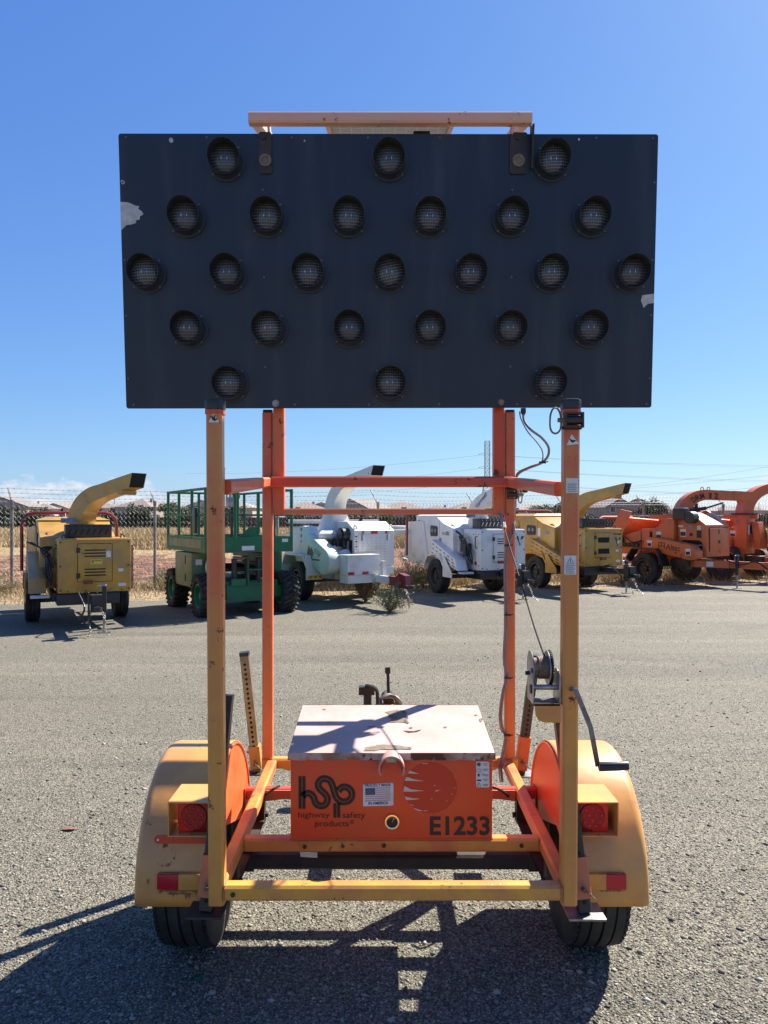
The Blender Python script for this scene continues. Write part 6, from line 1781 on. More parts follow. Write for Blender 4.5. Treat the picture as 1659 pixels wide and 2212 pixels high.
decal(t, [(ex0+0.1, -ef+0.06, 1.48), (ex0+0.34, -ef+0.06, 1.48), (ex0+0.32, -ef+0.2, 1.564), (ex0+0.1, -ef+0.2, 1.564)], 'sticker')
MB().box(0.1, 0.34, -ef-0.026, -ef-0.021, 0.60, 0.69).build('licence_plate', M['alu'], t)
# air cleaner on the side
MB().cyl((ex0-0.01, -0.92, 1.36), (ex0-0.16, -0.92, 1.36), 0.14, n=20).cyl((ex0-0.161, -0.92, 1.36), (ex0-0.19, -0.92, 1.36), 0.10, n=20).path(catmull([(ex0-0.1, -0.95, 1.28), (ex0-0.12, -1.0, 1.12), (ex0-0.05, -0.9, 1.05)], 5), 0.04, 8).build('air_cleaner', M['blackplastic'], t)
MB().box(ex0-0.012, ex0-0.001, -1.12, -1.0, 0.98, 1.25).build('side_window', M['glass'], t)
for y, z, m_ in ((-0.6, 1.35, 'sticker'), (-0.6, 1.24, 'ink'), (-0.45, 1.30, 'inkgrey'), (-0.45, 1.2, 'sticker')):
    MB().box(ex0-0.004, ex0-0.001, y, y+0.09, z, z+0.07).build('decal', M[m_], t)
# disc housing and cone
MB().cyl(L3(-0.58, 0.10, 1.10), L3(-0.80, 0.10, 1.10), 0.43, n=36).build('disc_housing', M[W], t, bevel=0.015)
MB().cyl(L3(-0.80, 0.10, 1.10), L3(-0.83, 0.10, 1.10), 0.10, n=20).build('bearing_cap', M[PG], t)
for k in range(5): MB().box(-0.806, -0.801, -0.06, 0.0, 0.9+k*0.13, 0.97+k*0.13).build('warning_decal', M['inkgrey'], t)
MB().prism([L3(-0.55, -1.3, 0.72), L3(-0.55, 0.1, 0.72), L3(-0.55, 0.25, 1.36), L3(-0.55, -0.6, 1.42), L3(-0.55, -1.3, 1.32)], (1.1, 0, 0)).build('feed_housing', M[W], t, bevel=0.015)
for z in (0.82, 1.1): MB().box(-0.556, -0.551, 0.55, 0.62, z, z+0.2).build('reflective_tape', M['reflector'], t)
MB().box(-0.64, -0.56, 0.35, 0.5, 1.0, 1.18).build('rear_lamp', M['blackplastic'], t)
MB().hexa([L3(-0.44, 0.55, 1.12), L3(0.24, 0.55, 1.12), L3(0.24, -0.25, 1.12), L3(-0.44, -0.25, 1.12), L3(-0.28, 0.42, 1.80), L3(0.06, 0.42, 1.80), L3(0.06, 0.02, 1.80), L3(-0.28, 0.02, 1.80)]).build('discharge_cone', M[W], t, bevel=0.02)
MB().box(-0.36, 0.14, -0.50, 0.06, 1.80, 1.84).build('swivel_ring', M[W], t, bevel=0.01)
MB().box(-0.5, -0.1, -0.85, -0.5, 1.02, 1.14).build('drum_flange', M[W], t, bevel=0.02)
MB().cyl(L3(-0.75, 0.60, 1.34), L3(-0.35, 0.60, 1.34), 0.10, n=18).build('filter_can', M[W], t)
# fuel drum and engine block
MB().cyl(L3(-0.32, 0.62, 0.86), L3(-0.32, 1.02, 0.86), 0.21, n=24).ball(L3(-0.32, 1.0, 0.86), 0.2, 0.12, 0.2).build('clutch_housing', M[W], t)
MB().box(-0.45, -0.2, -0.9, -0.7, 1.12, 1.28).cyl(L3(-0.3, 0.8, 1.28), L3(-0.26, 0.85, 1.44), 0.015, n=6).box(-0.5, -0.42, -0.86, -0.76, 1.16, 1.22).build('lever_block', M['blackmetal'], t)
MB().path([L3(-0.3, 1.05, 0.84), L3(0.0, 1.3, 0.92)], 0.03, 8).build('grey_pipe', M['alu'], t)
# teardrop belt guard with emblem
pts = []
cA, rA, cB, rB = L3(-0.86, 0.42, 1.10), 0.28, L3(-0.86, 1.08, 0.84), 0.25
for k in range(11):
    a = R(75 + 190*k/10); pts.append(cA + Vector((0, rA*-math.cos(a)*-1*0 - rA*math.cos(a)*-1, rA*math.sin(a))))
pts = []
for k in range(10):          # back end
    a = R(250 - 200*k/9); pts.append(cA + Vector((0, -rA*math.cos(a), rA*math.sin(a))))
for k in range(10):          # front end
    a = R(60 - 160*k/9); pts.append(cB + Vector((0, -rB*math.cos(a), rB*math.sin(a))))
MB().prism(pts, (0.24, 0, 0)).build('belt_guard', M[PG], t, bevel=0.012)
xf = -0.861
M['buck'] = mat('antler_brown_print', (0.20, 0.10, 0.05), 0.6)
decal(t, [(xf, -0.40, 0.98), (xf, -0.60, 0.86), (xf, -0.68, 1.0), (xf, -0.60, 1.12), (xf, -0.56, 1.06), (xf, -0.47, 1.14)], 'buck', 'print')
text('JEB', M['inkgrey'], t, Vector((xf, -0.66, 0.98)), (0, -1, -0.25), (0, -0.25, 1), 0.26, 0.13)
MB().box(xf-0.003, xf-0.0012, -0.94, -0.62, 0.85, 0.88).build('print_bar', M['buck'], t)
for k in range(3): MB().path([(xf-0.002, -0.86, 0.92), (xf-0.002, -0.95-0.03*k, 0.96+0.03*k)], 0.004, 4).build('print_branch', M['inkgrey'], t)
# fender with chevron strip
pf = [(-0.62, 0.46), (-0.62, 0.70), (-0.44, 0.96), (0.40, 0.96), (0.56, 0.74), (0.56, 0.50), (0.52, 0.50), (0.52, 0.72), (0.38, 0.925), (-0.42, 0.925), (-0.58, 0.69), (-0.58, 0.46)]
for s in (-1, 1):
    xx = -0.98 if s < 0 else 0.66
    MB().prism([(xx, y, z) for y, z in pf], (0.34, 0, 0)).build('fender', M[W], t, smooth=0)
MB().hexa([(-0.98, -0.66, 0.48), (-0.64, -0.66, 0.48), (-0.64, -0.625, 0.48), (-0.98, -0.625, 0.48), (-0.98, -0.58, 0.95), (-0.64, -0.58, 0.95), (-0.64, -0.54, 0.95), (-0.98, -0.54, 0.95)]).build('mud_flap', M[W], t)
MB().box(-0.98, -0.64, -0.668, -0.663, 0.485, 0.545).build('chevron_strip', M['hazy'], t)
for k in range(3):
    x = -0.95+k*0.11
    MB().prism([(x, -0.6685, 0.515), (x+0.04, -0.6685, 0.542), (x+0.07, -0.6685, 0.542), (x+0.03, -0.6685, 0.515), (x+0.07, -0.6685, 0.488), (x+0.04, -0.6685, 0.488)], (0, -0.003, 0)).build('chevron', M['reflector'], t)
# tool box on the drawbar
MB().box(-0.62, 0.10, -1.62, -1.30, 0.60, 0.96).build('tool_box', M[W], t, bevel=0.008)
MB().box(-0.63, 0.11, -1.63, -1.29, 0.955, 0.985).build('tool_box_lid', M[W], t, bevel=0.004)
for x in (-0.62, -0.30): MB().box(x+0.005, x+0.14, -1.628, -1.6215, 0.605, 0.66).build('reflective_tape', M['reflector'], t)
MB().box(-0.60, 0.08, -1.60, -1.28, 0.44, 0.595).build('box_support', M[W], t)
chute(t, (-0.11, -0.22, 1.83), R(-84), W, wv=0.34, wl=0.32, reach=1.28, rad=0.8, rise=0.30, wt=0.17)
MB().box(-0.14, -0.02, -0.55, -0.45, 1.84, 1.88).build('chute_clamp', M['blackmetal'], t)

# ------------------------------------------------------------------ white boom lift behind it
t = empty('boom_lift', (-0.75, 18.3, 0), R(8))
tag(t, 'white boom lift with black lettered badge, half hidden behind the white disc chipper', 'boom lift')
MB().beam((-1.6, 0.1, 1.60), (0.62, 0.1, 1.60), 0.20, 0.10).build('boom', M['white'], t)
MB().beam((-1.5, 0.05, 1.36), (0.62, 0.05, 1.36), 0.26, 0.24).build('lower_boom', M['white'], t)
rect(t, (-0.62, -0.082, 1.26), (0.36, 0, 0), (0, 0, 0.19), 'ink', 'badge')
text('JLG', M['sticker'], t, Vector((-0.56, -0.085, 1.30)), (1, 0, 0), (0.25, 0, 1), 0.24, 0.11, bold=0.03)
for x in (-0.2, 0.22): rect(t, (x, -0.083, 1.30), (0.14, 0, 0), (0, 0, 0.10), 'sticker' if x > 0 else 'reflector', 'reflective_tape')
rect(t, (0.36, -0.083, 1.30), (0.16, 0, 0), (0, 0, 0.10), 'reflector', 'reflective_tape')
MB().box(-1.6, 0.7, 0.2, 1.0, 0.62, 1.18).build('chassis_cover', M['white'], t, bevel=0.03)
MB().box(-0.1, 1.5, -0.3, 0.4, 1.28, 1.40).build('jib', M['white'], t, bevel=0.02)
MB().cyl((0.75, 0.1, 1.44), (1.9, 0.1, 1.42), 0.07, n=12).build('jib_cylinder', M['galv'], t)
MB().path(catmull([(-0.2, -0.1, 1.3), (0.0, -0.14, 1.52), (0.18, -0.1, 1.66), (0.15, -0.1, 1.9)], 6), 0.035, 8).build('hose_bundle', M['hose'], t)
for x in (-1.2, 0.3): add_wheel(t, x, -0.55, 0.36, 0.24, 'rim', -1)

# ------------------------------------------------------------------ green scissor lift
fl, frr, rl = gnd(436, 1333), gnd(624, 1320), gnd(392, 1308)
xv = (frr-fl); wd = xv.length; xv.normalize()
t = empty('scissor_lift', (fl+frr)/2 + Vector((-xv.y, xv.x, 0))*0.92, math.atan2(xv.y, xv.x)); S = t
t.scale = (0.95, 0.95, 0.96)
tag(t, 'green scissor lift with railed platform behind the left posts', 'scissor lift')
hwid = wd/2
WB = 1.84/2
for sx in (-1, 1):
    for sy in (-1, 1):
        add_wheel(t, sx*(hwid-0.02), -sy*WB*-1, 0.37, 0.30, 'rimgreen', sx, lugs=True)
MB().box(-hwid+0.20, hwid-0.20, -WB-0.12, WB+0.12, 0.34, 0.62).build('chassis', M['green'], t, bevel=0.03)
for sy in (-1, 1):
    MB().beam((-hwid+0.12, sy*WB, 0.40), (hwid-0.12, sy*WB, 0.40), 0.20, 0.24).build('axle_beam', M['green'], t)
    MB().box(-0.42, 0.42, sy*WB-0.16 if sy < 0 else sy*WB+0.10, sy*WB-0.10 if sy < 0 else sy*WB+0.16, 0.24, 0.56).build('bumper_plate', M['green'], t, bevel=0.01)
# side cabinets
for sx in (-1, 1):
    x0, x1 = (-hwid-0.10, -hwid+0.34) if sx < 0 else (hwid-0.34, hwid+0.10)
    cb = MB().box(x0, x1, -0.52, 0.62, 0.48, 1.12).build('cabinet', M['dustygreen' if sx < 0 else 'green'], t, bevel=0.03)
    for y, z0, z1 in ((-0.12, 0.90, 1.06), (-0.12, 0.58, 0.72)):
        xx = x0-0.002 if sx < 0 else x1
        MB().box(xx-0.001, xx+0.004, y-0.03, y+0.03, z0, z1).build('hand_hole', M['dark'], cb)
    MB().box(x0+0.08, x0+0.2, -0.524, -0.521, 0.9, 1.0).build('number_sticker', M['sticker'], cb)
MB().box(-hwid+0.345, -hwid+0.40, -0.54, 0.6, 0.5, 1.1).build('cabinet_face', M['green'], t)
# scissor stack, folded
for k in range(5):
    z = 0.66 + k*0.09
    MB().beam((-0.42, -0.95, z), (-0.42, 0.95, z+0.05), 0.05, 0.08).build('scissor_arm', M['blackmetal'], t)
    MB().beam((0.42, -0.95, z+0.05), (0.42, 0.95, z), 0.05, 0.08).build('scissor_arm', M['blackmetal'], t)
for y in (-0.9, -0.5, 0.0, 0.5): MB().cyl((-0.45, y, 0.82), (0.45, y, 0.82), 0.035, n=10).build('pivot_shaft', M['blackrust'], t)
for x in (-0.25, 0.0, 0.22): MB().cyl((x, -1.0, 0.58), (x, -1.0, 1.02), 0.05, n=10).build('hydraulic_cylinder', M['blackmetal'], t)
# ladder at the end
for x in (-0.02, 0.40): MB().beam((x, -1.10, 0.52), (x, -1.10, 1.08), 0.03).build('ladder_rail', M['green'], t)
for z in (0.56, 0.82, 1.06): MB().beam((-0.02, -1.115, z), (0.40, -1.115, z), 0.03).build('ladder_rung', M['green'], t)
MB().box(-0.34, -0.06, -1.12, -1.06, 0.54, 0.66).build('step_plate', M['green'], t)
MB().path([(-hwid+0.3+0.14*math.cos(q), -0.60, 0.86+0.19*math.sin(q)) for q in np.linspace(0, 6.28, 20, endpoint=False)], 0.03, 7, True).build('coiled_cable', M['sticker'], t)
# platform
px0, px1, py0, py1, pz = -hwid-0.06, hwid+0.02, -1.22, 1.40, 1.20
MB().box(px0+0.02, px1-0.02, py0+0.02, py1-0.02, pz, pz+0.05).build('deck', M['deckgrey'], t)
for (a, b, c, d_) in ((px0, px1, py0, py0+0.03), (px0, px1, py1-0.03, py1), (px0, px0+0.03, py0+0.031, py1-0.031), (px1-0.03, px1, py0+0.031, py1-0.031)):
    MB().box(a, b, c, d_, pz-0.06, pz+0.22).build('toe_board', M['green'], t)
MB().box(px0-0.004, px0-0.001, -1.0, 1.2, pz+0.02, pz+0.17).build('side_plate', M['dustygreen'], t)
rect(t, (-0.18, py0-0.002, pz-0.02), (0.24, 0, 0), (0, 0, 0.08), 'sticker', 'capacity_sticker')
rect(t, (px1-0.22, py0-0.002, pz+0.12), (0.12, 0, 0), (0, 0, 0.06), 'sticker', 'capacity_sticker')
posts = [(px0+0.02, y) for y in (py0+0.02, -0.35, 0.55, py1-0.02)] + [(px1-0.02, y) for y in (py0+0.02, -0.35, 0.55, py1-0.02)] + [(-0.30, py0+0.02), (0.28, py0+0.02), (-0.2, py1-0.02), (0.3, py1-0.02)]
for x, y in posts:
    MB().beam((x, y, pz+0.05), (x, y, pz+1.06), 0.05).build('rail_post', M['green'], t)
RT = pz+1.08
for z in (RT, pz+0.62):
    for x in (px0+0.02, px1-0.02):
        MB().beam((x, py0, z), (x, py1, z), 0.045).build('guard_rail', M['green'], t)
    for y in (py0+0.02, py1-0.02):
        for xa_, xb_ in (((px0+0.046, -0.33), (0.31, px1-0.046)) if y < 0 else ((px0+0.046, px1-0.046),)):
            MB().beam((xa_, y, z), (xb_, y, z), 0.045).build('guard_rail', M['green'], t)
# entry gate and gusset plates
for x in (-0.24, 0.16): MB().beam((x, py0+0.06, pz+0.28), (x, py0+0.06, RT-0.05), 0.05).build('gate_bar', M['green'], t)
MB().prism([(-0.22, py0+0.05, pz+0.22), (0.16, py0+0.05, pz+0.22), (0.16, py0+0.05, pz+0.40), (-0.02, py0+0.05, pz+0.40)], (0, 0.01, 0)).build('gate_plate', M['green'], t)
MB().box(px0-0.05, px0-0.001, -0.78, -0.60, pz+0.28, pz+0.75).build('manual_box', M['blackplastic'], t, bevel=0.01)
cbx = MB().box(0.12, 0.32, 0.4, 0.6, pz+0.78, pz+0.98).path([(0.2, 0.5, pz+0.98), (0.16, 0.48, pz+1.14)], 0.03, 8)
cbx.build('control_box', M['zinc'], t, bevel=0.01)
MB().beam((0.22, 0.5, pz+0.05), (0.22, 0.5, pz+0.78), 0.05).build('control_post', M['blackmetal'], t)
for k in range(6):
    MB().beam((0.34+k*0.07, py1-0.02, RT+0.022), (0.34+k*0.07, py1-0.02, RT-0.10), 0.025).build('rack_tooth', M['green'], t)

# ------------------------------------------------------------------ orange drum chippers on the right
def altec(loc, rz, label, variant):
    t = empty('wood_chipper', loc, rz); tag(t, label, 'wood chipper', GRP)
    O = 'orange'
    for s in (-1, 1):
        add_wheel(t, s*0.86, 0.0, 0.40, 0.27, 'rim', s)
        pf = [(-0.50, 0.50), (-0.50, 0.66), (-0.36, 0.92), (0.34, 0.92), (0.50, 0.70), (0.50, 0.56), (0.47, 0.56), (0.47, 0.69), (0.33, 0.89), (-0.345, 0.89), (-0.47, 0.645), (-0.47, 0.50)]
        xx = -1.02 if s < 0 else 0.70
        MB().prism([(xx, y, z) for y, z in pf], (0.32, 0, 0)).build('fender', M['blackmetal'], t, smooth=0)
        MB().hexa([(xx, -0.60, 0.42), (xx+0.32, -0.60, 0.42), (xx+0.32, -0.58, 0.42), (xx, -0.58, 0.42), (xx, -0.42, 0.88), (xx+0.32, -0.42, 0.88), (xx+0.32, -0.39, 0.88), (xx, -0.39, 0.88)]).build('mud_flap', M['blackplastic'], t)
        MB().box(xx, xx+0.32, -0.607, -0.602, 0.43, 0.49).build('chevron_strip', M['hazy'], t)
        for k in range(3):
            MB().prism([(xx+0.02+k*0.10, -0.6075, 0.433), (xx+0.05+k*0.10, -0.6075, 0.433), (xx+0.08+k*0.10, -0.6075, 0.487), (xx+0.05+k*0.10, -0.6075, 0.487)], (0, -0.002, 0)).build('strip_mark', M['blackmetal'], t)
        MB().beam(L3(s*0.45, -1.0, 0.56), L3(s*0.45, 1.1, 0.56), 0.08, 0.16).build('chassis_rail', M[O], t)
    MB().beam(L3(-0.75, 0, 0.40), L3(0.75, 0, 0.40), 0.09).build('axle', M['blackmetal'], t)
    MB().beam(L3(-0.44, 1.05, 0.56), L3(-0.06, 1.75, 0.56), 0.08, 0.18).build('frame_arm', M[O], t)
    MB().beam(L3(0.44, 1.05, 0.56), L3(0.06, 1.75, 0.56), 0.08, 0.18).build('frame_arm', M[O], t)
    MB().beam(L3(0, 1.6, 0.56), L3(0, 2.7, 0.56), 0.13, 0.17).build('tongue', M[O], t)
    MB().prism([L3(-0.05, 2.66, 0.34), L3(-0.05, 2.84, 0.34), L3(-0.05, 2.84, 0.64), L3(-0.05, 2.66, 0.66)], (0.10, 0, 0)).build('hitch', M[O], t)
    MB().pipe(L3(0, 2.93, 0.47), L3(0, 2.93, 0.41), 0.09, 0.055, 14).build('pintle_ring', M['blackrust'], t)
    jack_leg(t, -0.14, 2.0, 0.78)
    for s in (-1, 1): chain(t, [L3(s*0.07, 2.55, 0.5), L3(s*0.1, 2.7, 0.2), L3(s*0.1, 2.78, 0.04)])
    MB().path(catmull([L3(-0.08, 1.7, 0.66), L3(-0.1, 2.1, 0.58), L3(-0.05, 2.4, 0.66), L3(-0.1, 2.7, 0.5)], 5), 0.014, 6).build('light_cable', M['hose'], t)
    MB().box(-0.66, -0.40, -1.0, -0.55, 0.42, 0.68).build('fuel_tank', M['blackmetal'], t, bevel=0.02)
    rect(t, L3(-0.30, 1.34, 0.0) + Vector((-0.052, 0, 0.50)), (0.07, -0.14, 0), (0, 0, 0.12), 'sticker')
    # engine enclosure
    ex0, ex1, ef, eb = (-0.46, 0.54, 1.42, 0.62) if variant == 0 else (0.0, 0.9, 1.75, 1.02)
    MB().prism([(ex0, -ef, 0.74), (ex0, -eb, 0.74), (ex0, -eb, 1.62), (ex0, -ef+0.42, 1.82), (ex0, -ef+0.02, 1.52)], (ex1-ex0, 0, 0)).build('engine_cover', M[O], t, bevel=0.012)
    dr_ = MB().box(ex0+0.12, ex1-0.06, -ef-0.014, -ef-0.001, 0.88, 1.44).build('engine_door', M[O], t, bevel=0.004)
    MB().box((ex0+ex1)/2-0.012, (ex0+ex1)/2+0.012, -ef-0.02, -ef-0.0145, 1.30, 1.42).build('door_slot', M['dark'], dr_)
    MB().box((ex0+ex1)/2-0.03, (ex0+ex1)/2+0.05, -ef-0.022, -ef-0.0145, 1.06, 1.14).build('door_latch', M['blackrust'], dr_)
    MB().box(ex0+0.10, ex1-0.05, -ef-0.004, -ef-0.001, 1.45, 1.462).box(ex0+0.10, ex0+0.112, -ef-0.004, -ef-0.001, 0.86, 1.45).build('door_gap', M['dark'], t)
    decal(t, [(ex0+0.12, -ef+0.10, 1.585), (ex0+0.40, -ef+0.10, 1.585), (ex0+0.40, -ef+0.24, 1.69), (ex0+0.12, -ef+0.24, 1.69)], 'pale', 'roof_sticker')
    decal(t, [(ex1-0.24, -ef+0.08, 1.572), (ex1-0.10, -ef+0.08, 1.572), (ex1-0.10, -ef+0.34, 1.765), (ex1-0.24, -ef+0.34, 1.765)], 'lid', 'roof_sticker')
    if variant == 0:
        xs = ex0-0.001
        MB().prism([(xs, -1.30, 0.78), (xs, -0.70, 0.78), (xs, -0.70, 1.08), (xs, -0.78, 1.14), (xs, -1.22, 1.14), (xs, -1.30, 1.08)], (-0.004, 0, 0)).build('side_opening', M['dark'], t, smooth=0)
        MB().cyl((xs-0.01, -0.95, 0.92), (xs-0.06, -0.95, 0.92), 0.14, n=20).cyl((xs-0.02, -1.12, 0.84), (xs-0.06, -1.12, 0.84), 0.08, n=16).build('engine_pulley', M['blackrust'], t)
        MB().cyl((xs-0.05, -1.0, 1.0), (xs-0.05, -1.32, 1.02), 0.018, n=8).build('tension_rod', M['zinc'], t)
        for y, z, w, h, m_ in ((-0.78, 1.46, 0.13, 0.05, 'sticker'), (-0.84, 1.46, 0.06, 0.05, 'inkgrey'), (-0.86, 1.22, 0.16, 0.19, 'sticker'), (-0.85, 1.24, 0.14, 0.10, 'ink'), (-1.06, 1.40, 0.12, 0.10, 'inkgrey'), (-1.06, 1.46, 0.12, 0.04, 'sticker'), (-1.26, 1.40, 0.10, 0.10, 'pale'), (-1.28, 1.20, 0.13, 0.18, 'ink')):
            MB().box(xs-0.003, xs-0.0008 if m_ != 'ink' else xs-0.0032, y, y+w, z, z+h).build('decal', M[m_], t, smooth=0) if m_ != 'ink' else MB().box(xs-0.006, xs-0.0035, y, y+w, z, z+h).build('decal', M[m_], t, smooth=0)
        MB().cyl((xs, -1.0, 1.28), (xs-0.012, -1.0, 1.28), 0.045, n=14).build('filler_cap', M['ink'], t)
        MB().cyl((ex0+0.02, -1.06, 1.70), (ex0-0.20, -1.06, 1.70), 0.15, n=20).build('air_cleaner', M['blackplastic'], t)
        MB().box(ex0-0.22, ex0+0.0, -0.96, -0.62, 1.64, 1.94).build('exhaust_box', M['blackmetal'], t, bevel=0.03)
        MB().box(ex0+0.04, ex1-0.14, -0.62, -0.56, 1.64, 1.98).build('screen_panel', M['deckgrey'], t)
        MB().cyl((ex1-0.3, -0.7, 1.7), (ex1-0.3, -0.7, 2.06), 0.04, n=10).build('exhaust_stack', M['blackrust'], t)
        MB().cyl((ex1+0.02, -0.75, 1.72), (ex1+0.10, -0.75, 1.72), 0.16, n=18).build('belt_wheel', M[O], t)
    else:
        MB().box(-0.28, -0.01, -1.5, -1.08, 0.74, 1.22).cyl((-0.3, -1.3, 1.0), (-0.36, -1.3, 1.0), 0.16, n=18).build('engine_block', M['blackmetal'], t, bevel=0.02)
        MB().box(-0.12, 0.1, -1.72, -1.5, 1.42, 1.62).build('exhaust_box', M['blackmetal'], t, bevel=0.03)
        MB().path(catmull([(-0.1, -1.1, 1.2), (-0.2, -1.3, 1.3), (-0.1, -1.5, 1.2), (-0.15, -1.6, 0.9)], 5), 0.035, 8).build('radiator_hose', M['hose'], t)
    # drum housing and feed works
    MB().prism([(-0.58, -0.60 if variant == 0 else -0.10, 0.70), (-0.58, 0.35, 0.70), (-0.58, 0.35, 1.40), (-0.58, -0.08, 1.44)] + ([(-0.58, -0.40, 1.68), (-0.58, -0.60, 1.68)] if variant == 0 else []), (1.12, 0, 0)).build('drum_housing', M[O], t, bevel=0.015)
    MB().box(-0.585, -0.581, 0.02, 0.10, 1.02, 1.34).build('side_slot', M['dark'], t)
    MB().box(-0.586, -0.582, -0.24, -0.10, 1.18, 1.34).build('decal', M['sticker'], t); MB().box(-0.589, -0.5865, -0.235, -0.105, 1.19, 1.26).build('decal', M['ink'], t)
    MB().prism([(-0.60, 0.36, 0.72), (-0.60, 1.0, 0.74), (-0.60, 1.0, 1.20), (-0.60, 0.36, 1.36)], (1.16, 0, 0)).build('feed_hopper', M[O], t, bevel=0.015)
    for k in range(4): MB().cyl((-0.66, 0.45+0.13*k, 0.98), (-0.60, 0.45+0.13*k, 0.98), 0.06, n=12).build('feed_motor', M['blackrust'], t)
    MB().path(catmull([(-0.62, 0.3, 1.1), (-0.75, 0.5, 1.05), (-0.7, 0.8, 1.2), (-0.62, 0.9, 1.0)], 5), 0.02, 6).build('hydraulic_hose', M['hose'], t)
    # folded feed table: two flared wings standing up
    MB().prism([(-0.72, 1.02, 0.86), (-0.72, 1.45, 0.94), (-0.66, 0.95, 1.92), (-0.66, 0.62, 1.86)], (0.05, 0, 0)).build('feed_wing', M[O], t, bevel=0.008)
    MB().prism([(0.62, 1.02, 0.86), (0.62, 1.45, 0.94), (0.66, 0.55, 1.80), (0.66, 0.30, 1.72)], (0.05, 0, 0)).build('feed_wing', M[O], t, bevel=0.008)
    MB().prism([(-0.65, 1.06, 0.90), (0.61, 1.06, 0.90), (0.64, 0.62, 1.62), (-0.62, 0.78, 1.70)], (0, 0.05, 0.02)).build('folded_table', M[O], t)
    MB().cyl((-0.60, 0.60, 1.74), (-0.30, -0.05, 1.74), 0.022, n=8).build('gas_strut', M['zinc'], t)
    MB().beam((-0.40, 0.20, 1.72), (-0.12, -0.62, 1.74), 0.14, 0.12).build('swing_arm', M[O], t)
    MB().path([(-0.95, 1.5, 0.9), (-0.95, 1.45, 1.55), (-0.90, 1.43, 1.68), (-0.80, 1.42, 1.72), (0.7, 1.42, 1.72), (0.8, 1.43, 1.68), (0.85, 1.45, 1.55), (0.85, 1.5, 0.9)], 0.03, 8).build('control_hoop', M[O], t)
    if variant == 0:
        # belt guard
        xg = -0.86
        pg = [(xg, 0.10, 0.90), (xg, 0.06, 1.12), (xg, -0.02, 1.20), (xg, -0.40, 1.18), (xg, -1.22, 1.04), (xg, -1.38, 0.88), (xg, -1.38, 0.72), (xg, -1.20, 0.66)]
        MB().prism(pg, (0.30, 0, 0)).build('belt_guard', M[O], t, bevel=0.02)
        for y, z in ((-0.16, 0.96), (-1.24, 0.78)):
            MB().box(xg-0.004, xg-0.001, y, y+0.14, z, z+0.16).build('decal', M['sticker'], t); MB().box(xg-0.0075, xg-0.0045, y+0.015, y+0.125, z+0.015, z+0.09).build('decal', M['ink'], t)
    if variant == 0:
        sl_ = Vector((0, -1, -0.09))
        text('Altec', M['inkbrown'], t, Vector((xg, -0.56, 0.90)), sl_, Vector((0, -0.09, 1)), 0.40, 0.15, bold=0.015)
        fr2 = MB()
        f = lambda a, b: Vector((xg-0.0025, -0.36-0.17*a, 0.925-0.0153*a+0.15*b))
        for a, b in (((0, 0), (0, 1)), ((0, 1), (1, 1)), ((1, 1), (1, 0.1)), ((0, 0.45), (1, 0.45)), ((0.5, 0.45), (0.5, 1)), ((0, 0.1), (0.3, 0.1))):
            fr2.beam(f(*a), f(*b), 0.018, 0.004, up=(1, 0, 0), ch=0.02)
        fr2.build('emblem', M['inkbrown'], t, smooth=0)
        MB().cyl((0.0, -0.44, 1.66), (0.0, -0.44, 1.80), 0.22, n=20).build('swivel_ring', M[O], t)
        ch, path, base, d, s_ = chute(t, (0.0, -0.44, 1.78), R(-30), O, wv=0.36, wl=0.29, reach=1.75, rad=0.62, rise=0.31, wt=0.23, tip_drop=14)
        # hydraulic ram under the arch and lifting eyes on top
        MB().cyl(base+d*0.06+Z*0.08+s_*-0.19, base+d*0.55+Z*0.16+s_*-0.19, 0.045, n=12).cyl(base+d*0.55+Z*0.16+s_*-0.19, base+d*1.02+Z*0.30+s_*-0.17, 0.022, n=10).build('chute_ram', M['blackmetal'], ch)
        for q in (0.55, 0.72): MB().path([base+d*(q+0.04*math.cos(a))+Z*(0.665+0.04*math.sin(a)) for a in np.linspace(0, 6.28, 12, endpoint=False)], 0.012, 5, True).build('lifting_eye', M[O], ch)
        # lettering follows the arch
        words = 'DRM 12'
        for k, c in enumerate(words):
            if c == ' ': continue
            u = 0.20 + k*0.125
            # position along the arch
            seg = [(Vector((x, z)), a) for x, z, a in path]
            acc = 0.42 + k*0.13; q = 0
            for i in range(len(seg)-1):
                l = (seg[i+1][0]-seg[i][0]).length
                if q + l >= acc:
                    f_ = (acc-q)/l; p2 = seg[i][0].lerp(seg[i+1][0], f_); a = seg[i][1]*(1-f_)+seg[i+1][1]*f_; break
                q += l
            tn = d*math.cos(R(a)) + Z*math.sin(R(a)); nm = Z*math.cos(R(a)) - d*math.sin(R(a))
            text(c, M['inkbrown'], t, base + d*p2.x + Z*p2.y + s_*-0.147 - nm*0.10, tn, nm, 0.105 if c != '1' else 0.05, 0.15, bold=0.02)
    else:
        MB().box(-0.50, -0.12, -0.52, -0.16, 0.72, 1.78).build('chute_column', M[O], t, bevel=0.015)
        MB().box(-0.56, -0.06, -0.58, -0.10, 1.78, 1.82).build('swivel_ring', M['blackrust'], t)
        rect(t, Vector((-0.44, -0.522, 1.24)), (0.26, 0, 0), (0, 0, 0.26), 'sticker'); rect(t, Vector((-0.36, -0.526, 1.25)), (0.17, 0, 0), (0, 0, 0.24), 'ink')
        chute(t, (-0.31, -0.34, 1.82), R(-24), O, wv=0.33, wl=0.34, reach=1.7, rad=0.85, rise=0.31, wt=0.23)
        MB().prism([(-0.36, -0.62, 0.86), (0.0, -0.62, 0.86), (0.0, -0.62, 1.24), (-0.06, -0.52, 1.58), (-0.30, -0.52, 1.58), (-0.36, -0.62, 1.24)], (0, -0.2, 0)).build('control_box', M[O], t, bevel=0.01)
    return t
C5 = altec((7.42, 19.45, 0), R(35), 'orange drum chipper with DRM 12 on its chute, right of the yellow ones', 0)
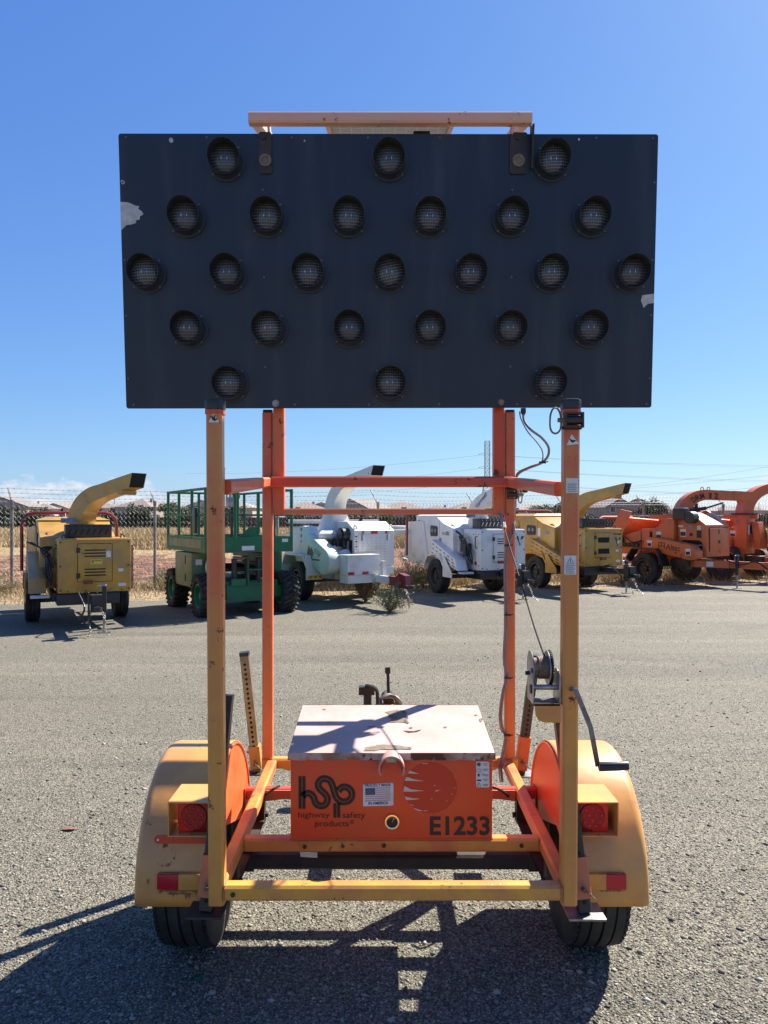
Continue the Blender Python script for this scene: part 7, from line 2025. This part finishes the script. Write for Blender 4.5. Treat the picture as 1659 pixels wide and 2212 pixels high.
C6 = altec((9.95, 20.75, 0), R(33), 'orange chipper with tall square chute column, cut by the right edge', 1)
# ================================================================== weeds, straw and litter
M['strawblade'] = mat('straw_blades', (0.42, 0.31, 0.14), 0.8, col2=(0.30, 0.20, 0.085), vscale=1.2)
M['greyweed'] = mat('grey_green_weed', (0.13, 0.165, 0.065), 0.8, col2=(0.20, 0.20, 0.09), vscale=3)
M['brownweed'] = mat('dry_brown_weed', (0.20, 0.125, 0.06), 0.85, col2=(0.26, 0.18, 0.09), vscale=3)
M['blade2'] = mat('golden_grass_blades', (0.46, 0.34, 0.155), 0.85, col2=(0.38, 0.26, 0.11), vscale=0.3)
def blades(name, P, h, w, lean, seed, m, label, cat):
    r = np.random.default_rng(seed); n = len(P)
    ang = r.random(n)*6.283
    hh = h*(0.4+0.9*r.random(n)); ww = w*(0.6+0.8*r.random(n))
    ln = lean*(r.random((n, 2))-0.5)*2
    V = np.empty((n, 3, 3))
    dx, dy = np.cos(ang)*ww, np.sin(ang)*ww
    V[:, 0] = P + np.stack([-dx, -dy, 0*dx], 1)
    V[:, 1] = P + np.stack([dx, dy, 0*dx], 1)
    V[:, 2] = P + np.stack([ln[:, 0]*hh, ln[:, 1]*hh, hh], 1)
    me = bpy.data.meshes.new(name)
    me.vertices.add(n*3); me.vertices.foreach_set('co', V.ravel())
    me.loops.add(n*3); me.loops.foreach_set('vertex_index', np.arange(n*3))
    me.polygons.add(n); me.polygons.foreach_set('loop_start', np.arange(n)*3)
    me.update(calc_edges=True); me.materials.append(M[m])
    return tag(link(name, me), label, cat, kind='stuff')
r = np.random.default_rng(8)
n = 26000
X = r.uniform(-11, 15, n); off = r.normal(-0.7, 1.15, n)
keep = (off < 2.2) & (off > -3.6) & (np.sin(X*1.7)+np.sin(X*0.63+2)+r.normal(0, 0.8, n) > -1.2)
X, off = X[keep], off[keep]
blades('dry_grass', np.stack([X, 19.81+0.2775*X+off, np.zeros(len(X))], 1), 0.16, 0.007, 0.9, 3, 'strawblade', 'dry straw grass along the foot of the fence', 'grass')
cx = r.uniform(-11, 15, 110); co = r.normal(-0.5, 0.8, 110)
pi = r.integers(0, 110, 9000)
X = cx[pi] + r.normal(0, 0.14, 9000); off = co[pi] + r.normal(0, 0.10, 9000)
blades('straw_tufts', np.stack([X, 19.81+0.2775*X+off, np.zeros(len(X))], 1), 0.36, 0.006, 0.7, 13, 'strawblade', 'taller dry straw tufts in clumps along the fence', 'grass')
n = 5000
X = r.uniform(-11, 15, n); off = r.normal(0.2, 0.5, n)
keep = np.sin(X*1.1+0.5)+np.sin(X*2.3) > 0.2
X, off = X[keep], off[keep]
blades('green_weeds', np.stack([X, 19.81+0.2775*X+off, np.zeros(len(X))], 1), 0.34, 0.008, 0.6, 4, 'greyweed', 'pale green weeds growing through the fence', 'weeds')
n = 60000
Y = 1/(1/40 + r.random(n)*(1/118-1/40)); X = (r.random(n)*2-1)*(0.56*Y+3)
blades('field_grass', np.stack([X, Y+2*np.sin(X*0.2), np.zeros(n)], 1), 0.42, 0.030, 0.5, 5, 'blade2', 'tall golden dry grass filling the field behind the fence', 'grass')
n = 9000
Y = 1/(1/21 + r.random(n)*(1/44-1/21)); X = (r.random(n)*2-1)*(0.56*Y+3)
k = (Y > 19.81+0.2775*X+0.6) & (np.sin(X*0.5)+np.sin(Y*0.9)+r.normal(0, .6, n) > 0.7)
blades('dirt_weeds', np.stack([X, Y, np.zeros(n)], 1)[k], 0.12, 0.012, 0.9, 6, 'strawblade', 'sparse straw tufts on the red brown dirt', 'grass')

def weed(loc, h, sp, n, mats, label, seed, flat_=0.0):
    r = random.Random(seed)
    t = empty('weed_bush', loc); tag(t, label, 'weed bush', 'weed bushes between the machines')
    st = MB(); lv, lf = [], []
    for k in range(n):
        a = r.uniform(0, 6.283); el = r.uniform(0.25, 1.0)
        tip = Vector((math.cos(a)*sp*(1-el*0.55), math.sin(a)*sp*(1-el*0.55), h*el*r.uniform(0.6, 1.1)))
        mid = tip*0.5 + Vector((r.uniform(-.05, .05), r.uniform(-.05, .05), 0.10*h))
        pts = [Vector((r.uniform(-.03, .03), r.uniform(-.03, .03), 0)), mid, tip]
        st.path(pts, 0.004, 3)
        for q in range(26):
            u = r.uniform(0.2, 1.0)
            p = (pts[0].lerp(mid, u*2) if u < 0.5 else mid.lerp(tip, u*2-1)) + Vector((r.gauss(0, .02), r.gauss(0, .02), r.gauss(0, .02)))
            d = Vector((r.gauss(0, 1), r.gauss(0, 1), r.gauss(0.6, 1))).normalized()*r.uniform(0.03, 0.075)
            s = d.cross(Vector((r.random(), r.random(), r.random()))).normalized()*0.006
            b = len(lv); lv += [p-s, p+s, p+d]; lf.append((b, b+1, b+2))
    st.build('stems', M[mats[1]], t, smooth=0)
    MB().add(lv, lf).build('leaves', M[mats[0]], t, smooth=0)
    return t
weed(gnd(842, 1322), 0.62, 0.55, 60, ('greyweed', 'brownweed'), 'grey green weed bush under the red hitch', 1)
weed(gnd(790, 1300), 0.55, 0.42, 40, ('brownweed', 'brownweed'), 'dry brown weed bush beside the white chipper wheel', 2)
weed((0.66, 17.6, 0), 0.95, 0.7, 70, ('greyweed', 'brownweed'), 'tall pale green bush between the two white chippers', 3)
weed((0.95, 18.3, 0), 0.75, 0.6, 50, ('brownweed', 'strawblade'), 'dry bush at the foot of the white chipper feed chute', 4)
weed((-5.2, 17.9, 0), 0.62, 0.62, 55, ('greyweed', 'brownweed'), 'green weed bush at the second fence post', 5)
weed((-8.75, 16.6, 0), 0.55, 0.8, 55, ('greyweed', 'strawblade'), 'straggly green weeds at the left edge', 6)
weed((-4.6, 18.2, 0), 0.5, 0.5, 40, ('greyweed', 'strawblade'), 'low green weeds left of the green lift', 7)
weed((6.0, 18.6, 0), 0.4, 0.5, 40, ('strawblade', 'strawblade'), 'dry tuft between the yellow and the orange chipper', 8)
# litter on the lot
b = empty('bottle_cap', at(428, 2115, 1600*CAM_H/(2115-1118))); b.location.z = 0.006
tag(b, 'small green bottle cap lying in the trailer shadow', 'bottle cap')
M['capgreen'] = mat('green_cap', (0.01, 0.09, 0.055), 0.4)
MB().cyl((0, 0, 0), (0, 0, 0.007), 0.0155, 0.014, 18).build('cap_top', M['capgreen'], b)
MB().pipe((0, 0, -0.002), (0, 0, 0.003), 0.0172, 0.0156, 18).build('cap_rim', M['capgreen'], b)
lf_ = gnd(150, 1793)
MB().add([(-0.05, 0, 0.004), (-0.01, 0.022, 0.012), (0.05, 0.01, 0.004), (0.02, -0.02, 0.016), (-0.02, -0.014, 0.008)], [(0, 4, 3, 1), (1, 3, 2)]).build('dead_leaf', M['buck'], loc=lf_)
tag(bpy.data.objects['dead_leaf'], 'dark curled dead leaf on the gravel left of the trailer', 'leaf')

for o in bpy.data.objects:
    if o.parent and o.name.split('.')[0] in ('cover_bolts', 'wheel_nuts', 'guard_slots', 'guard_holes', 'guard_feet', 'tube_holes', 'led_bumps', 'flag_stars', 'tread_blocks', 'tread_lugs', 'cell_gaps', 'paint_drips', 'filament', 'door_gap', 'gauge_needle', 'safety_chain', 'wound_cable'):
        o['kind'] = 'stuff'
